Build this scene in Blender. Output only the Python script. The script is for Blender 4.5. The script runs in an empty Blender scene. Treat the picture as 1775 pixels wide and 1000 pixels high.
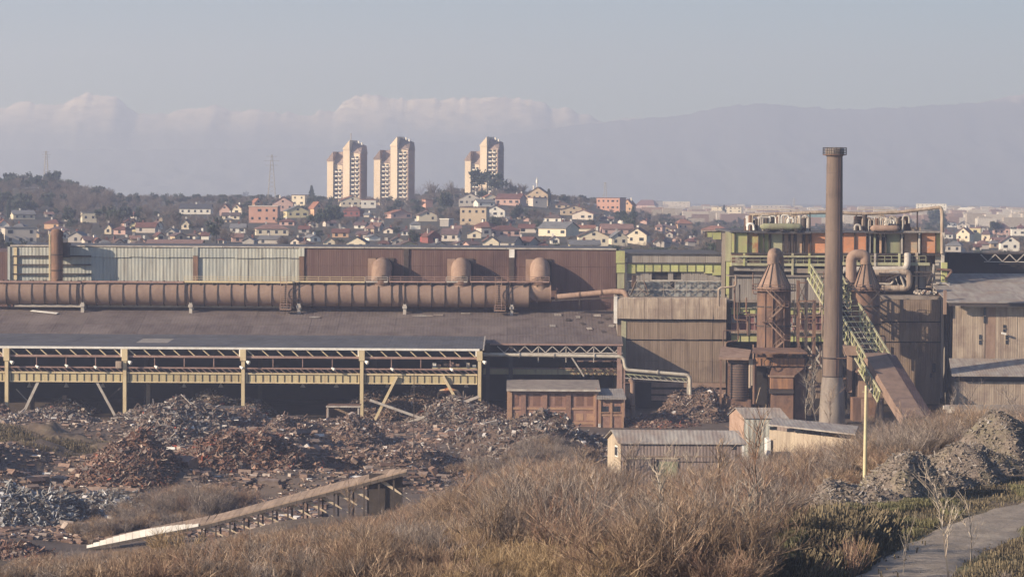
import bpy, math, random
from mathutils import Vector, Matrix, noise
rnd = random.Random(7)
sc = bpy.context.scene
COL = sc.collection

# ---------------------------------------------------------------- camera, light, exposure
F, CX, CY, CAMZ = 5033.0, 887.5, 500.0, 46.0
ROLL, PITCH = 0.006, math.atan(160 / 5033)
cr, sr, cp, sp = math.cos(ROLL), math.sin(ROLL), math.cos(PITCH), math.sin(PITCH)
cam = bpy.data.objects.new('camera', bpy.data.cameras.new('camera'))
COL.objects.link(cam)
_right, _up, _fwd = Vector((1, 0, 0)), Vector((0, sp, cp)), Vector((0, cp, -sp))
_R, _U = _right * cr + _up * sr, _up * cr - _right * sr
cam.matrix_world = Matrix(((_R.x, _U.x, -_fwd.x, 0), (_R.y, _U.y, -_fwd.y, 0), (_R.z, _U.z, -_fwd.z, CAMZ), (0, 0, 0, 1)))
cam.data.sensor_width = 36.0
cam.data.lens = F / 1775 * 36
cam.data.clip_start = 1.0
cam.data.clip_end = 20000
sc.camera = cam

SUN_AZ, SUN_EL = math.radians(63), math.radians(21)       # degrees left of straight behind the camera
S = Vector((-math.sin(SUN_AZ) * math.cos(SUN_EL), -math.cos(SUN_AZ) * math.cos(SUN_EL), math.sin(SUN_EL)))
world = bpy.data.worlds.new('World')
sc.world = world
world.use_nodes = True
wn = world.node_tree
bg = wn.nodes['Background']
sky = wn.nodes.new('ShaderNodeTexSky')
sky.sky_type = 'NISHITA'
sky.sun_disc = False
sky.sun_elevation = SUN_EL
sky.sun_rotation = math.atan2(S.x, S.y)
sky.altitude = 300
sky.air_density = 0.85
sky.dust_density = 0.6
sky.ozone_density = 5.0
wn.links.new(sky.outputs[0], bg.inputs[0])
bg.inputs[1].default_value = 0.074
sun = bpy.data.objects.new('sun', bpy.data.lights.new('sun', 'SUN'))
COL.objects.link(sun)
sun.data.energy = 5.0
sun.data.angle = math.radians(0.5)
sun.data.color = (1.0, 0.845, 0.69)
sun.rotation_euler = S.to_track_quat('Z', 'Y').to_euler()
sun.location = (0, -20, 120)
sc.view_settings.view_transform = 'Standard'
sc.view_settings.look = 'None'
sc.view_settings.exposure = 0.76
sc.view_settings.gamma = 1.0
sc.view_settings.use_curve_mapping = False
sc.cycles.max_bounces = 5
sc.cycles.diffuse_bounces = 2
sc.cycles.volume_bounces = 1
sc.cycles.use_denoising = True
HAZE_DENSITY = 2.05e-4

# ---------------------------------------------------------------- geometry helpers
def ray(u, v):
    a, b = u - CX, CY - v
    a, b = a * cr - b * sr, a * sr + b * cr
    x, z = a / F, b / F
    y = cp + z * sp
    return x / y, (-sp + z * cp) / y
def P(u, v, D):
    rx, rz = ray(u, v)
    return Vector((rx * D, D, CAMZ + rz * D))
def proj(p):
    d = Vector(p) - Vector((0, 0, CAMZ))
    k = d.dot(_fwd)
    return CX + F * d.dot(_R) / k, CY - F * d.dot(_U) / k
def clamp(x, a=0.0, b=1.0): return a if x < a else b if x > b else x
def smooth(a, b, x):
    t = clamp((x - a) / (b - a)); return t * t * (3 - 2 * t)
def interp(pts, x):
    if x <= pts[0][0]: return pts[0][1]
    for (x0, y0), (x1, y1) in zip(pts, pts[1:]):
        if x <= x1: return y0 + (y1 - y0) * (x - x0) / (x1 - x0)
    return pts[-1][1]

# ---------------------------------------------------------------- materials
MATS = {}
def mt(name, c1, c2=None, scale=0.6, stretch=(1, 1, 1), rough=0.85, corr=0.0, rndv=0.10, spread=(0.38, 0.66), bump=0.0, metal=0.0,
       ramp=None, c3=None, s3=0.08, attr=None, spec=0.3, corr_h=0.012):
    m = bpy.data.materials.new(name); m.use_nodes = True
    n, l = m.node_tree.nodes, m.node_tree.links
    b = n['Principled BSDF']
    b.inputs['Roughness'].default_value = rough
    b.inputs['Metallic'].default_value = metal
    b.inputs['Specular IOR Level'].default_value = spec
    geo = n.new('ShaderNodeNewGeometry')
    pos = geo.outputs['Position']
    def nz(sc_, st, det=5):
        vm = n.new('ShaderNodeVectorMath'); vm.operation = 'MULTIPLY'
        vm.inputs[1].default_value = [sc_ * k for k in st]
        l.new(pos, vm.inputs[0])
        t = n.new('ShaderNodeTexNoise'); t.inputs['Scale'].default_value = 1.0; t.inputs['Detail'].default_value = det
        t.inputs['Roughness'].default_value = 0.65
        l.new(vm.outputs[0], t.inputs['Vector'])
        return t.outputs['Fac']
    def mr(x, a, c, lo=0.0, hi=1.0):
        r = n.new('ShaderNodeMapRange'); r.inputs[1].default_value = a; r.inputs[2].default_value = c
        r.inputs[3].default_value = lo; r.inputs[4].default_value = hi
        l.new(x, r.inputs[0]); return r.outputs[0]
    def mix(fac, A, Bc, mode='MIX'):
        x = n.new('ShaderNodeMix'); x.data_type = 'RGBA'; x.blend_type = mode
        for val, s_ in ((fac, x.inputs[0]), (A, x.inputs[6]), (Bc, x.inputs[7])):
            if isinstance(val, (int, float)): s_.default_value = val
            elif isinstance(val, tuple): s_.default_value = (*val, 1)
            else: l.new(val, s_)
        return x.outputs[2]
    if ramp:
        r = n.new('ShaderNodeValToRGB'); r.color_ramp.interpolation = 'CONSTANT'
        while len(r.color_ramp.elements) < len(ramp): r.color_ramp.elements.new(0.5)
        for e, (p_, c_) in zip(r.color_ramp.elements, ramp): e.position = p_; e.color = (*c_, 1)
        l.new(geo.outputs['Random Per Island'], r.inputs[0]); col = r.outputs[0]
    elif attr:
        a = n.new('ShaderNodeAttribute'); a.attribute_name = attr; col = a.outputs['Color']
    else:
        col = c1
    if c2 is not None:
        f = nz(scale, stretch)
        if ramp or attr: col = mix(mr(f, spread[0], spread[1]), col, mix(1.0, col, c2, 'MULTIPLY'))
        else: col = mix(mr(f, spread[0], spread[1]), c1, c2)
    if c3 is not None:
        col = mix(mr(nz(s3, (1, 1, 1)), 0.5, 0.68), col, c3)
    if rndv:
        oi = n.new('ShaderNodeObjectInfo')
        v = mr(oi.outputs['Random'], 0, 1, 1 - rndv, 1 + rndv)
        f2 = mr(nz(scale * 5, (1, 1, 1), 2), 0.25, 0.75, 1 - rndv * 0.8, 1 + rndv * 0.8)
        mu = n.new('ShaderNodeMath'); mu.operation = 'MULTIPLY'; l.new(v, mu.inputs[0]); l.new(f2, mu.inputs[1])
        cc = n.new('ShaderNodeCombineColor')
        for k in range(3): l.new(mu.outputs[0], cc.inputs[k])
        col = mix(1.0, col, cc.outputs[0], 'MULTIPLY')
    if isinstance(col, tuple): b.inputs['Base Color'].default_value = (*col, 1)
    else: l.new(col, b.inputs['Base Color'])
    h = None
    if corr:
        sx = n.new('ShaderNodeSeparateXYZ'); l.new(pos, sx.inputs[0])
        mm = n.new('ShaderNodeMath'); mm.operation = 'MULTIPLY'; mm.inputs[1].default_value = 2 * math.pi / corr
        l.new(sx.outputs[0], mm.inputs[0])
        si = n.new('ShaderNodeMath'); si.operation = 'SINE'; l.new(mm.outputs[0], si.inputs[0])
        h = si.outputs[0]; dist = corr_h
    elif bump:
        h = nz(scale * 4, (1, 1, 1)); dist = bump
    if h is not None:
        bp = n.new('ShaderNodeBump'); bp.inputs['Strength'].default_value = 0.8; bp.inputs['Distance'].default_value = dist
        l.new(h, bp.inputs['Height']); l.new(bp.outputs[0], b.inputs['Normal'])
    MATS[name] = m
    return m

ST = (1.2, 1.2, 0.10)       # vertical run-off streaks
mt('pale_sheet', (0.46, 0.46, 0.40), (0.20, 0.18, 0.15), 0.9, ST, corr=0.8, corr_h=0.03, rndv=0.08, spread=(0.45, 0.75), c3=(0.33, 0.36, 0.35), s3=0.05)
mt('purple_sheet', (0.125, 0.072, 0.064), (0.165, 0.105, 0.09), 0.7, ST, corr=0.5, rndv=0.045, c3=(0.09, 0.055, 0.052))
mt('beige_sheet', (0.276, 0.207, 0.152), (0.184, 0.133, 0.097), 0.9, ST, corr=0.5, rndv=0.045, c3=(0.152, 0.110, 0.087), s3=0.13)
mt('pale_beige', (0.46, 0.37, 0.28), (0.24, 0.18, 0.14), 0.8, ST, corr=0.5, rndv=0.045, c3=(0.25, 0.185, 0.145), s3=0.2)
mt('grey_sheet', (0.32, 0.29, 0.26), (0.22, 0.19, 0.165), 0.8, ST, corr=0.5, rndv=0.045)
mt('roof_brown', (0.155, 0.125, 0.115), (0.105, 0.08, 0.075), 0.35, (1, 0.5, 1), corr=0.7, rndv=0.08, c3=(0.185, 0.15, 0.135), s3=0.06)
mt('roof_slate', (0.105, 0.105, 0.115), (0.075, 0.075, 0.085), 0.3, (1, 0.4, 1), corr=0.7, rndv=0.07)
mt('roof_pale', (0.36, 0.33, 0.29), (0.22, 0.18, 0.16), 0.5, (1.5, 0.3, 1), corr=0.6, rndv=0.10, c3=(0.28, 0.22, 0.18), s3=0.15)
mt('duct_rust', (0.30, 0.21, 0.16), (0.23, 0.155, 0.12), 0.4, (1, 1, 0.4), rndv=0.08, c3=(0.22, 0.145, 0.11), bump=0.03)
mt('rust', (0.20, 0.12, 0.085), (0.11, 0.068, 0.055), 0.6, (1.3, 1.3, 0.3), rndv=0.15, bump=0.04, c3=(0.25, 0.14, 0.085), s3=0.3)
mt('rust_light', (0.34, 0.235, 0.175), (0.24, 0.155, 0.115), 0.7, (1, 1, 0.4), rndv=0.12, bump=0.03)
mt('box_sheet', (0.27, 0.185, 0.14), (0.20, 0.135, 0.105), 0.6, (1, 1, 1), rndv=0.06)
mt('rust_orange', (0.36, 0.19, 0.10), (0.18, 0.10, 0.07), 0.9, ST, rndv=0.12, spread=(0.4, 0.6))
mt('void_shade', (0.030, 0.027, 0.027), (0.045, 0.036, 0.034), 0.5, rndv=0.1)  # near black colour standing in for the shade of deep openings
mt('dark_steel', (0.075, 0.06, 0.055), (0.05, 0.04, 0.038), 0.8, rndv=0.15)
mt('cream_steel', (0.60, 0.49, 0.30), (0.42, 0.31, 0.19), 0.7, (1, 1, 0.5), rndv=0.08, spread=(0.5, 0.75))
mt('yellow_girder', (0.50, 0.42, 0.24), (0.34, 0.24, 0.15), 1.2, ST, rndv=0.1, spread=(0.5, 0.72))
mt('pink_steel', (0.36, 0.24, 0.20), (0.26, 0.16, 0.13), 0.8, rndv=0.1)
mt('pale_steel', (0.50, 0.46, 0.40), (0.34, 0.29, 0.25), 0.8, rndv=0.12)
mt('pale_pipe', (0.58, 0.53, 0.43), (0.42, 0.36, 0.28), 0.8, rndv=0.08)
mt('white_paint', (0.78, 0.76, 0.70), (0.62, 0.58, 0.52), 0.6, rndv=0.06)
mt('lime', (0.43, 0.45, 0.19), (0.33, 0.32, 0.16), 0.6, ST, rndv=0.12, spread=(0.5, 0.75), c3=(0.42, 0.36, 0.20), s3=0.4)
mt('lime_pale', (0.43, 0.43, 0.27), (0.31, 0.28, 0.19), 0.7, ST, rndv=0.12)
mt('olive_panel', (0.30, 0.31, 0.19), (0.22, 0.20, 0.14), 0.8, ST, rndv=0.1)
mt('orange_panel', (0.66, 0.28, 0.135), (0.50, 0.24, 0.14), 0.5, rndv=0.1, c3=(0.58, 0.36, 0.24), s3=0.35)
mt('peach_panel', (0.60, 0.40, 0.25), (0.45, 0.28, 0.18), 0.7, rndv=0.1, c3=(0.42, 0.36, 0.27), s3=0.4)
mt('rusty_lime', (0.40, 0.36, 0.16), (0.36, 0.17, 0.09), 0.5, rndv=0.1, spread=(0.42, 0.55))
mt('rose_pane', (0.21, 0.10, 0.10), (0.16, 0.085, 0.085), 0.7, rndv=0.15, rough=0.4)
mt('glazing', (0.36, 0.38, 0.37), (0.25, 0.25, 0.24), 0.5, ST, rndv=0.15, rough=0.4)
mt('window_glass', (0.035, 0.04, 0.05), None, rough=0.2, rndv=0.3, spec=0.5)
mt('brick_wall', (0.29, 0.175, 0.13), (0.21, 0.12, 0.095), 1.5, rndv=0.12, bump=0.02)
mt('brick_shade', (0.20, 0.11, 0.08), (0.15, 0.085, 0.065), 1.5, rndv=0.1)  # darker brick tone for the shaded band of the brick house
mt('brick_band', (0.38, 0.235, 0.145), (0.30, 0.18, 0.12), 1.0, rndv=0.1)
mt('concrete', (0.29, 0.245, 0.205), (0.18, 0.15, 0.13), 0.5, (1, 1, 0.35), rndv=0.08, bump=0.02, c3=(0.25, 0.20, 0.17), s3=0.12)
mt('chimney_brick', (0.185, 0.137, 0.107), (0.107, 0.081, 0.070), 0.8, (1, 1, 0.12), rndv=0.0, bump=0.05, c3=(0.192, 0.141, 0.111), s3=0.1)
mt('lamp_post', (0.58, 0.52, 0.31), (0.46, 0.40, 0.25), 0.6, rndv=0.05)
mt('timber', (0.27, 0.20, 0.15), (0.18, 0.135, 0.105), 0.8, (1, 1, 1), rndv=0.15, bump=0.03)
mt('timber_dark', (0.075, 0.06, 0.05), (0.05, 0.04, 0.035), 0.8, rndv=0.15)
mt('timber_sunlit', (0.62, 0.52, 0.38), (0.48, 0.38, 0.27), 0.8, rndv=0.12)  # pale tone for the sunlit triangles under the plank roof
mt('shed_wood', (0.27, 0.215, 0.19), (0.18, 0.14, 0.125), 1.0, ST, corr=0.5, rndv=0.12, corr_h=0.02)
mt('shed_cream', (0.44, 0.36, 0.26), (0.30, 0.24, 0.18), 0.8, ST, rndv=0.1)
mt('road_dirt', (0.30, 0.25, 0.20), (0.21, 0.175, 0.135), 0.5, rndv=0.1, bump=0.12, c3=(0.34, 0.29, 0.23), s3=0.35)
mt('red_paint', (0.55, 0.06, 0.05), None, rndv=0.1)
mt('yellow_paint', (0.75, 0.50, 0.05), (0.6, 0.38, 0.04), 1.0, rndv=0.05)
mt('ground_mix', None, (0.62, 0.6, 0.58), 0.25, attr='Col', rndv=0.12, bump=0.12)
mt('earth', (0.17, 0.125, 0.09), (0.11, 0.085, 0.065), 0.5, rndv=0.15, bump=0.15, c3=(0.20, 0.16, 0.10), s3=0.2)
mt('rubble', (0.22, 0.175, 0.14), (0.13, 0.105, 0.085), 0.9, rndv=0.1, bump=0.25, c3=(0.19, 0.17, 0.10), s3=0.25)
mt('rubble_bits', None, (0.7, 0.7, 0.7), 1.0, rndv=0, ramp=[(0, (0.17, 0.14, 0.115)), (0.25, (0.26, 0.215, 0.175)), (0.5, (0.22, 0.18, 0.14)), (0.75, (0.32, 0.28, 0.235)), (0.93, (0.42, 0.38, 0.34))])
mt('scrap_soil', (0.15, 0.105, 0.08), (0.09, 0.066, 0.055), 0.7, rndv=0.15, bump=0.2)
def scrap_mat(name, cols): mt(name, None, (0.65, 0.6, 0.58), 1.5, rndv=0, rough=0.6, metal=0.0, ramp=cols)
scrap_mat('scrap_brown', [(0, (0.156, 0.102, 0.078)), (0.3, (0.252, 0.168, 0.126)), (0.55, (0.312, 0.228, 0.174)), (0.72, (0.180, 0.144, 0.126)), (0.90, (0.432, 0.360, 0.300)), (0.972, (0.792, 0.756, 0.696))])
scrap_mat('scrap_red', [(0, (0.13, 0.07, 0.05)), (0.3, (0.21, 0.115, 0.08)), (0.5, (0.17, 0.125, 0.105)), (0.66, (0.29, 0.19, 0.14)), (0.80, (0.13, 0.105, 0.095)), (0.93, (0.48, 0.39, 0.31)), (0.98, (0.42, 0.12, 0.07))])
scrap_mat('scrap_silver', [(0, (0.14, 0.135, 0.13)), (0.25, (0.28, 0.285, 0.28)), (0.5, (0.2, 0.165, 0.14)), (0.68, (0.42, 0.42, 0.41)), (0.85, (0.30, 0.26, 0.21)), (0.93, (0.66, 0.66, 0.64))])
scrap_mat('scrap_mixed', [(0, (0.12, 0.085, 0.07)), (0.25, (0.2, 0.145, 0.115)), (0.45, (0.165, 0.15, 0.14)), (0.62, (0.26, 0.215, 0.18)), (0.80, (0.38, 0.34, 0.30)), (0.93, (0.64, 0.61, 0.57)), (0.985, (0.42, 0.1, 0.07))])
def twig_mat(name, a, b, c): mt(name, None, (0.75, 0.72, 0.7), 0.25, rndv=0.18, rough=0.9, ramp=[(0, a), (0.45, b), (0.85, c)])
twig_mat('twig_brown', (0.199, 0.136, 0.091), (0.311, 0.218, 0.145), (0.557, 0.424, 0.296))
twig_mat('twig_grey', (0.168, 0.138, 0.120), (0.270, 0.222, 0.186), (0.504, 0.426, 0.348))
twig_mat('twig_gold', (0.239, 0.164, 0.089), (0.398, 0.284, 0.154), (0.610, 0.465, 0.285))
twig_mat('twig_red', (0.208, 0.128, 0.091), (0.325, 0.213, 0.145), (0.520, 0.385, 0.266))
twig_mat('bark_pale', (0.42, 0.36, 0.28), (0.34, 0.28, 0.22), (0.48, 0.42, 0.34))
twig_mat('far_bare', (0.150, 0.125, 0.115), (0.206, 0.175, 0.156), (0.275, 0.231, 0.206))
twig_mat('far_conifer', (0.042, 0.060, 0.050), (0.062, 0.082, 0.062), (0.090, 0.108, 0.078))
twig_mat('far_pale', (0.15, 0.12, 0.11), (0.19, 0.155, 0.14), (0.24, 0.2, 0.18))
mt('bark', (0.11, 0.085, 0.07), (0.075, 0.06, 0.05), 1.0, rndv=0.1)
HW = {'cream': (0.72, 0.63, 0.48), 'white': (0.78, 0.74, 0.66), 'tan': (0.52, 0.41, 0.29), 'pink': (0.55, 0.37, 0.32), 'salmon': (0.54, 0.31, 0.24),
      'orange': (0.60, 0.39, 0.25), 'grey': (0.40, 0.37, 0.34), 'maroon': (0.24, 0.09, 0.08), 'red': (0.36, 0.09, 0.08), 'yellow': (0.70, 0.60, 0.36), 'pale': (0.60, 0.53, 0.46)}
HR = {'rred': (0.17, 0.082, 0.07), 'rbrown': (0.14, 0.10, 0.09), 'rgrey': (0.19, 0.19, 0.20), 'rpurple': (0.155, 0.105, 0.105), 'rorange': (0.32, 0.15, 0.10),
      'rdark': (0.075, 0.075, 0.085), 'rpink': (0.28, 0.17, 0.145), 'rteal': (0.14, 0.22, 0.22)}
for k_, c_ in HW.items(): mt(k_, c_, tuple(x * 0.88 for x in c_), 0.3, rndv=0.05)
for k_, c_ in HR.items(): mt(k_, c_, tuple(x * 0.75 for x in c_), 0.4, rndv=0.08)
mt('snowfield', (0.80, 0.70, 0.69), (0.45, 0.40, 0.42), 0.012, (1, 1, 2.5), rndv=0, spread=(0.47, 0.60))

# ---------------------------------------------------------------- object helpers
W = {}
def _place(o, parent, M):
    COL.objects.link(o)
    if parent is not None:
        o.parent = parent
        o.matrix_parent_inverse = W[parent.name].inverted()
    o.matrix_basis = M
    W[o.name] = M
    return o
def tag(o, label=None, cat=None, group=None, kind=None):
    if label: o['label'] = label
    if cat: o['category'] = cat
    if group: o['group'] = group
    if kind: o['kind'] = kind
    return o
def thing(name, label, cat, loc, rz=0.0, group=None):
    o = bpy.data.objects.new(name, None); o.empty_display_size = 0.5
    _place(o, None, Matrix.Translation(Vector(loc)) @ Matrix.Rotation(rz, 4, 'Z'))
    return tag(o, label, cat, group)
def raw_mesh(name, vs, fs, mat, smooth_=False):
    me = bpy.data.meshes.new(name)
    me.from_pydata([tuple(v) for v in vs], [], fs)
    me.materials.append(MATS[mat])
    if smooth_: me.polygons.foreach_set('use_smooth', [True] * len(me.polygons))
    me.update()
    return me
_CV = [(x, y, z) for x in (-.5, .5) for y in (-.5, .5) for z in (-.5, .5)]
_CF = [(0, 1, 3, 2), (4, 6, 7, 5), (0, 4, 5, 1), (2, 3, 7, 6), (0, 2, 6, 4), (1, 5, 7, 3)]
_cache = {}
def cube_mesh(mat):
    if ('cube', mat) not in _cache: _cache['cube', mat] = raw_mesh('box_' + mat, _CV, _CF, mat)
    return _cache['cube', mat]
def cyl_mesh(mat, n=14):
    k = ('cyl', mat, n)
    if k not in _cache:
        vs = [(math.cos(2 * math.pi * i / n), math.sin(2 * math.pi * i / n), z) for z in (-.5, .5) for i in range(n)]
        fs = [(i, (i + 1) % n, n + (i + 1) % n, n + i) for i in range(n)] + [tuple(range(3 * n - 1, 2 * n - 1, -1)), tuple(range(3 * n, 4 * n))]
        vs = vs + vs
        me = raw_mesh('round_' + mat, vs, fs, mat)
        sm = [True] * n + [False, False]
        me.polygons.foreach_set('use_smooth', sm); me.update()
        _cache[k] = me
    return _cache[k]
def bx(name, par, x0, x1, y0, y1, z0, z1, mat, rz=0.0, pw=None):
    """axis aligned box; with pw (a thing's matrix) the numbers are local to that thing"""
    o = bpy.data.objects.new(name, cube_mesh(mat))
    M = Matrix.Translation(((x0 + x1) / 2, (y0 + y1) / 2, (z0 + z1) / 2)) @ Matrix.Rotation(rz, 4, 'Z') @ Matrix.Diagonal((abs(x1 - x0), abs(y1 - y0), abs(z1 - z0), 1))
    return _place(o, par, pw @ M if pw else M)
def R(name, par, u0, v0, u1, v1, D, th, mat):
    um, vm = (u0 + u1) / 2, (v0 + v1) / 2
    x0, x1 = P(u0, vm, D).x, P(u1, vm, D).x
    z1, z0 = P(um, v0, D).z, P(um, v1, D).z
    return bx(name, par, x0, x1, D, D + th, z0, z1, mat)
def _axis(p0, p1):
    p0, p1 = Vector(p0), Vector(p1); d = p1 - p0
    q = d.to_track_quat('Z', 'Y') if abs(d.normalized().z) < 0.999 else Matrix.Identity(3).to_quaternion()
    return (p0 + p1) / 2, d.length, q
def B(name, par, p0, p1, w, mat, h=None):
    c, L, q = _axis(p0, p1)
    o = bpy.data.objects.new(name, cube_mesh(mat))
    return _place(o, par, Matrix.Translation(c) @ q.to_matrix().to_4x4() @ Matrix.Diagonal((w, h or w, L, 1)))
def C(name, par, p0, p1, r, mat, n=14, pw=None):
    c, L, q = _axis(p0, p1)
    o = bpy.data.objects.new(name, cyl_mesh(mat, n))
    M = Matrix.Translation(c) @ q.to_matrix().to_4x4() @ Matrix.Diagonal((r, r, L, 1))
    return _place(o, par, pw @ M if pw else M)
def MP(name, par, vs, fs, mat, smooth_=False, org=None, local=False):
    """mesh part from world vertices (or local to the thing with local=True)"""
    if local:
        o = bpy.data.objects.new(name, raw_mesh(name, vs, fs, mat, smooth_))
        return _place(o, par, W[par.name].copy())
    org = Vector(org) if org is not None else (W[par.name].to_translation() if par is not None else sum((Vector(v) for v in vs), Vector()) / len(vs))
    o = bpy.data.objects.new(name, raw_mesh(name, [Vector(v) - org for v in vs], fs, mat, smooth_))
    return _place(o, par, Matrix.Translation(org))
def lathe(name, par, base, prof, mat, n=24, smooth_=True):
    """prof: list of (r, z) from bottom to top, world z, around the vertical through base"""
    vs, fs = [], []
    for r, z in prof:
        vs += [(base[0] + r * math.cos(2 * math.pi * i / n), base[1] + r * math.sin(2 * math.pi * i / n), z) for i in range(n)]
    for k in range(len(prof) - 1):
        for i in range(n):
            j = (i + 1) % n
            fs.append((k * n + i, k * n + j, (k + 1) * n + j, (k + 1) * n + i))
    k = len(vs); vs += vs[:n] + vs[-n:]
    fs.append(tuple(range(k + n - 1, k - 1, -1))); fs.append(tuple(range(k + n, k + 2 * n)))
    return MP(name, par, vs, fs, mat, smooth_)
def sweep_data(pts, r, n=12):
    pts = [Vector(p) for p in pts]; vs, fs = [], []
    rr = r if isinstance(r, (list, tuple)) else [r] * len(pts)
    up = None
    for i, p in enumerate(pts):
        t = (pts[min(i + 1, len(pts) - 1)] - pts[max(i - 1, 0)]).normalized()
        if up is None:
            up = Vector((0, 0, 1)) if abs(t.z) < 0.9 else Vector((1, 0, 0))
        a = t.cross(up).normalized(); b = a.cross(t).normalized(); up = b
        vs += [p + (a * math.cos(2 * math.pi * k / n) + b * math.sin(2 * math.pi * k / n)) * rr[i] for k in range(n)]
    for i in range(len(pts) - 1):
        for k in range(n):
            j = (k + 1) % n
            fs.append((i * n + k, i * n + j, (i + 1) * n + j, (i + 1) * n + k))
    k = len(vs); vs += [v.copy() for v in vs[:n] + vs[-n:]]
    fs.append(tuple(range(k + n - 1, k - 1, -1))); fs.append(tuple(range(k + n, k + 2 * n)))
    return vs, fs
def sweep(name, par, pts, r, mat, n=12, **kw):
    vs, fs = sweep_data(pts, r, n)
    return MP(name, par, vs, fs, mat, True, **kw)
def fillet(pts, rad, k=6):
    """polyline with rounded corners"""
    pts = [Vector(p) for p in pts]; out = [pts[0]]
    for a, b, c in zip(pts, pts[1:], pts[2:]):
        d0, d1 = (a - b), (c - b)
        t = min(rad, d0.length * 0.49, d1.length * 0.49)
        p0, p1 = b + d0.normalized() * t, b + d1.normalized() * t
        for i in range(k + 1):
            s = i / k
            out.append(p0 * (1 - s) ** 2 + b * 2 * s * (1 - s) + p1 * s ** 2)
    out.append(pts[-1]); return out
class MB:
    """collects small pieces that are too fine to pick apart into ONE part"""
    def __init__(s): s.v, s.f = [], []
    def box(s, M):
        k = len(s.v); s.v += [M @ Vector(c) for c in _CV]; s.f += [tuple(i + k for i in q) for q in _CF]
    def bar(s, p0, p1, w, h=None):
        c, L, q = _axis(p0, p1)
        s.box(Matrix.Translation(c) @ q.to_matrix().to_4x4() @ Matrix.Diagonal((w, h or w, L, 1)))
    def rect(s, x0, x1, y0, y1, z0, z1):
        s.box(Matrix.Translation(((x0 + x1) / 2, (y0 + y1) / 2, (z0 + z1) / 2)) @ Matrix.Diagonal((x1 - x0, y1 - y0, z1 - z0, 1)))
    def twig(s, p0, p1, r0, r1):
        d = (p1 - p0)
        a = d.cross(Vector((0.3, 0.2, 1))); a = a.normalized() if a.length > 1e-5 else Vector((1, 0, 0))
        b = d.cross(a).normalized(); k = len(s.v)
        for p, r in ((p0, r0), (p1, r1)):
            for c_, s_ in ((1, 0), (-0.5, 0.866), (-0.5, -0.866)): s.v.append(p + (a * c_ + b * s_) * r)
        s.f += [(k, k + 1, k + 4, k + 3), (k + 1, k + 2, k + 5, k + 4), (k + 2, k, k + 3, k + 5)]
    def tetra(s, c, L, w, d):
        a = d.cross(Vector((0.31, 0.5, 0.8))).normalized(); b = d.cross(a); k = len(s.v)
        s.v += [c + d * L * .5, c - d * L * .5 + a * w, c - d * L * .5 - a * w * .5 + b * w * .8, c - d * L * .5 - a * w * .5 - b * w * .8]
        s.f += [(k, k + 1, k + 2), (k, k + 2, k + 3), (k, k + 3, k + 1), (k + 1, k + 3, k + 2)]
    def part(s, name, par, mat, stuff=False, **kw):
        o = MP(name, par, s.v, s.f, mat, **kw)
        if stuff: o['kind'] = 'stuff'
        return o
def railing(name, par, pts, mat, h=1.1, step=2.0, w=0.09, rails=2):
    m = MB(); pts = [Vector(p) for p in pts]
    for a, b in zip(pts, pts[1:]):
        L = (b - a).length; n = max(1, int(L / step))
        for i in range(n + 1):
            p = a.lerp(b, i / n); m.bar(p, p + Vector((0, 0, h)), w)
        for k in range(1, rails + 1): m.bar(a + Vector((0, 0, h * k / rails)), b + Vector((0, 0, h * k / rails)), w)
    return m.part(name, par, mat)
def zigzag(name, par, u0, u1, v0, v1, D, n, w, mat, one_way=False):
    for i in range(n):
        a, b = u0 + (u1 - u0) * i / n, u0 + (u1 - u0) * (i + 1) / n
        if one_way or i % 2 == 0: B(name, par, P(a, v0, D), P(b, v1, D), w, mat)
        else: B(name, par, P(a, v1, D), P(b, v0, D), w, mat)
def copy_thing(src, loc, label, rz=None, scale=None, group=None):
    r = src.copy(); COL.objects.link(r)
    r.location = loc
    if rz is not None: r.rotation_euler = (0, 0, rz)
    if scale is not None: r.scale = scale if isinstance(scale, tuple) else (scale,) * 3
    r['label'] = label
    if group: r['group'] = group
    for ch in src.children:
        c = ch.copy(); COL.objects.link(c); c.parent = r; c.matrix_parent_inverse = ch.matrix_parent_inverse.copy()
        for g in ch.children:
            d = g.copy(); COL.objects.link(d); d.parent = c; d.matrix_parent_inverse = g.matrix_parent_inverse.copy()
    return r

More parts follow.
